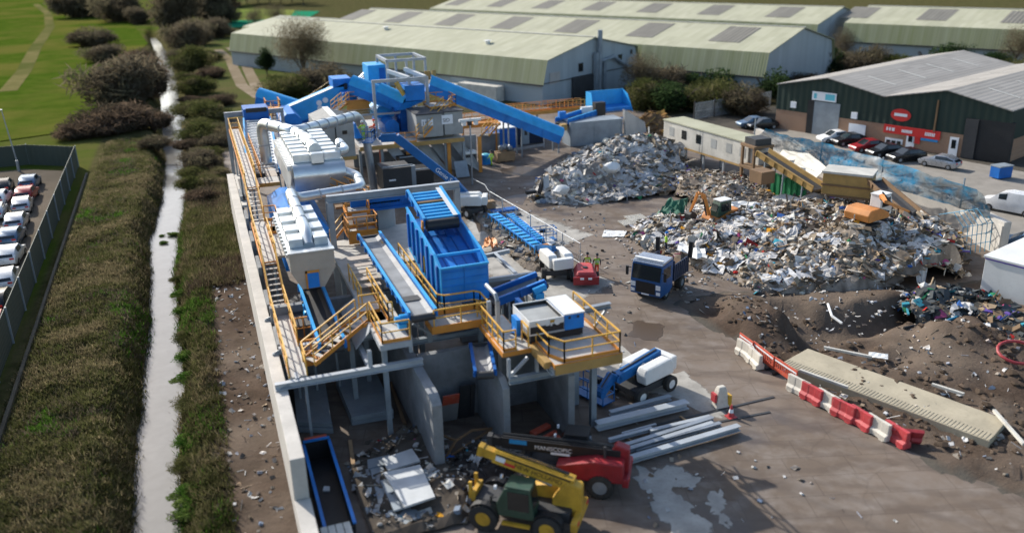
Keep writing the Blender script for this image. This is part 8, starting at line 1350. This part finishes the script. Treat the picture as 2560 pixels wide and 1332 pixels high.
# ================================================================ PEOPLE
def person(label, p, ang, vest='hivis', legs='navy', top=None, hat='white', pose='stand', z=0.0):
    h = Vector((math.cos(ang), math.sin(ang), 0)); s = Vector((h.y, -h.x, 0)); Z = Vector((0, 0, 1)); P = Vector((p.x, p.y, z)); g = .0
    st = .16 if pose == 'walk' else .04; arm = .12 if pose != 'reach' else .45
    J = {'pel': (0, 0, .95), 'waist': (0, 0, 1.08), 'chest': (0, .01, 1.32), 'neck': (0, .0, 1.5), 'head0': (0, .03, 1.58), 'head1': (0, .03, 1.72)}
    for k, sg in (('L', -1), ('R', 1)):
        f = st*sg; J.update({'hip'+k: (.1*sg, 0, .9), 'kn'+k: (.11*sg, f*.6+.03, .5), 'an'+k: (.11*sg, f, .09), 'to'+k: (.12*sg, f+.17, .04), 'sh'+k: (.19*sg, 0, 1.42), 'el'+k: (.27*sg, -f*.5+arm*.3, 1.16), 'wr'+k: (.26*sg, -f+arm, .95 if pose != 'reach' else 1.15), 'ha'+k: (.25*sg, -f+arm+.06, .87 if pose != 'reach' else 1.18)})
    names = list(J); ed = [('pel', 'waist'), ('waist', 'chest'), ('chest', 'neck'), ('neck', 'head0'), ('head0', 'head1')]
    for k in 'LR': ed += [('pel', 'hip'+k), ('hip'+k, 'kn'+k), ('kn'+k, 'an'+k), ('an'+k, 'to'+k), ('chest', 'sh'+k), ('sh'+k, 'el'+k), ('el'+k, 'wr'+k), ('wr'+k, 'ha'+k)]
    rr = {'pel': .15, 'waist': .14, 'chest': .17, 'neck': .06, 'head0': .085, 'head1': .095, 'hip': .1, 'kn': .075, 'an': .055, 'to': .05, 'sh': .085, 'el': .06, 'wr': .045, 'ha': .04}
    me = bpy.data.meshes.new('person'); me.from_pydata([J[n_] for n_ in names], [(names.index(a), names.index(b_)) for a, b_ in ed], []); o = bpy.data.objects.new('tmp', me); COL.objects.link(o); md = o.modifiers.new('s', 'SKIN'); sv = me.skin_vertices[0].data
    for i, n_ in enumerate(names): r_ = rr.get(n_, rr.get(n_[:-1], .06)); sv[i].radius = (r_, r_*.82)
    sv[0].use_root = True; o.modifiers.new('d', 'SUBSURF').levels = 1
    m2 = bpy.data.meshes.new_from_object(o.evaluated_get(bpy.context.evaluated_depsgraph_get())); bpy.data.objects.remove(o)
    m2.transform(Matrix(((s.x, h.x, 0, P.x), (s.y, h.y, 0, P.y), (0, 0, 1, P.z), (0, 0, 0, 1))))
    m2.materials.clear()
    for k in (legs, vest, 'skin', 'dark', top or vest): m2.materials.append(M[k])
    for f in m2.polygons:
        c = f.center; z_ = c.z-P.z; lx = abs((c-P).dot(s)); f.use_smooth = True
        f.material_index = 3 if z_ < .12 else 2 if z_ > 1.47 or (lx > .2 and z_ < .98 and pose != 'reach') else 0 if z_ < .98 and lx < .2 else 4 if lx > .2 else 1
    o = bpy.data.objects.new('person', m2); COL.objects.link(o); tag(o, label, 'person')
    b = MB(); hc = P+h*.03+Z*1.74; b.ring([[hc+(s*math.cos(t)+h*math.sin(t)*1.15)*r_+Z*q for t in [i*math.pi/6 for i in range(12)]] for r_, q in ((.15, -.02), (.125, .0), (.12, .06), (.08, .12), (.02, .14))]); hm = b.build('hard_hat', hat, None, smooth=True); hm.parent = o
    b = MB()
    for q in (1.16, 1.3): b.ring([[P+(s*math.cos(t)*.185+h*math.sin(t)*.155)+Z*(q+dz) for t in [i*math.pi/8 for i in range(16)]] for dz in (0, .05)], cap=False)
    vb = b.build('reflective_band', 'letter_white', None, recalc=False); vb.parent = o; return o
person('worker in yellow vest and dark trousers walking left of the one in orange trousers', V(1468, 687), rad(75), 'hivis', 'navy', 'navy', 'black', 'walk')
person('worker in yellow vest and orange red trousers walking away beside another', V(1492, 690), rad(75), 'hivis', 'hivis_orange', 'navy', 'black', 'walk')
person('worker in yellow vest standing behind the tipper truck', V(1664, 632), rad(-30), 'hivis', 'navy', 'hivis', 'blue')
person('worker in full lime workwear walking near the wooden crate', V(1229, 415), rad(120), 'hivis', 'hivis', 'hivis', 'black', 'walk')
person('worker in full lime workwear standing in the lift basket', VY(909, 350, 79), rad(100), 'hivis', 'hivis', 'hivis', 'white', 'reach', bz+.07)
q = VY(937, 335, 79.2); person('worker in orange jacket and dark trousers at the right of the lift basket', q, rad(170), 'hivis_orange', 'navy', 'hivis_orange', 'hivis_orange', 'reach', bz+.07)
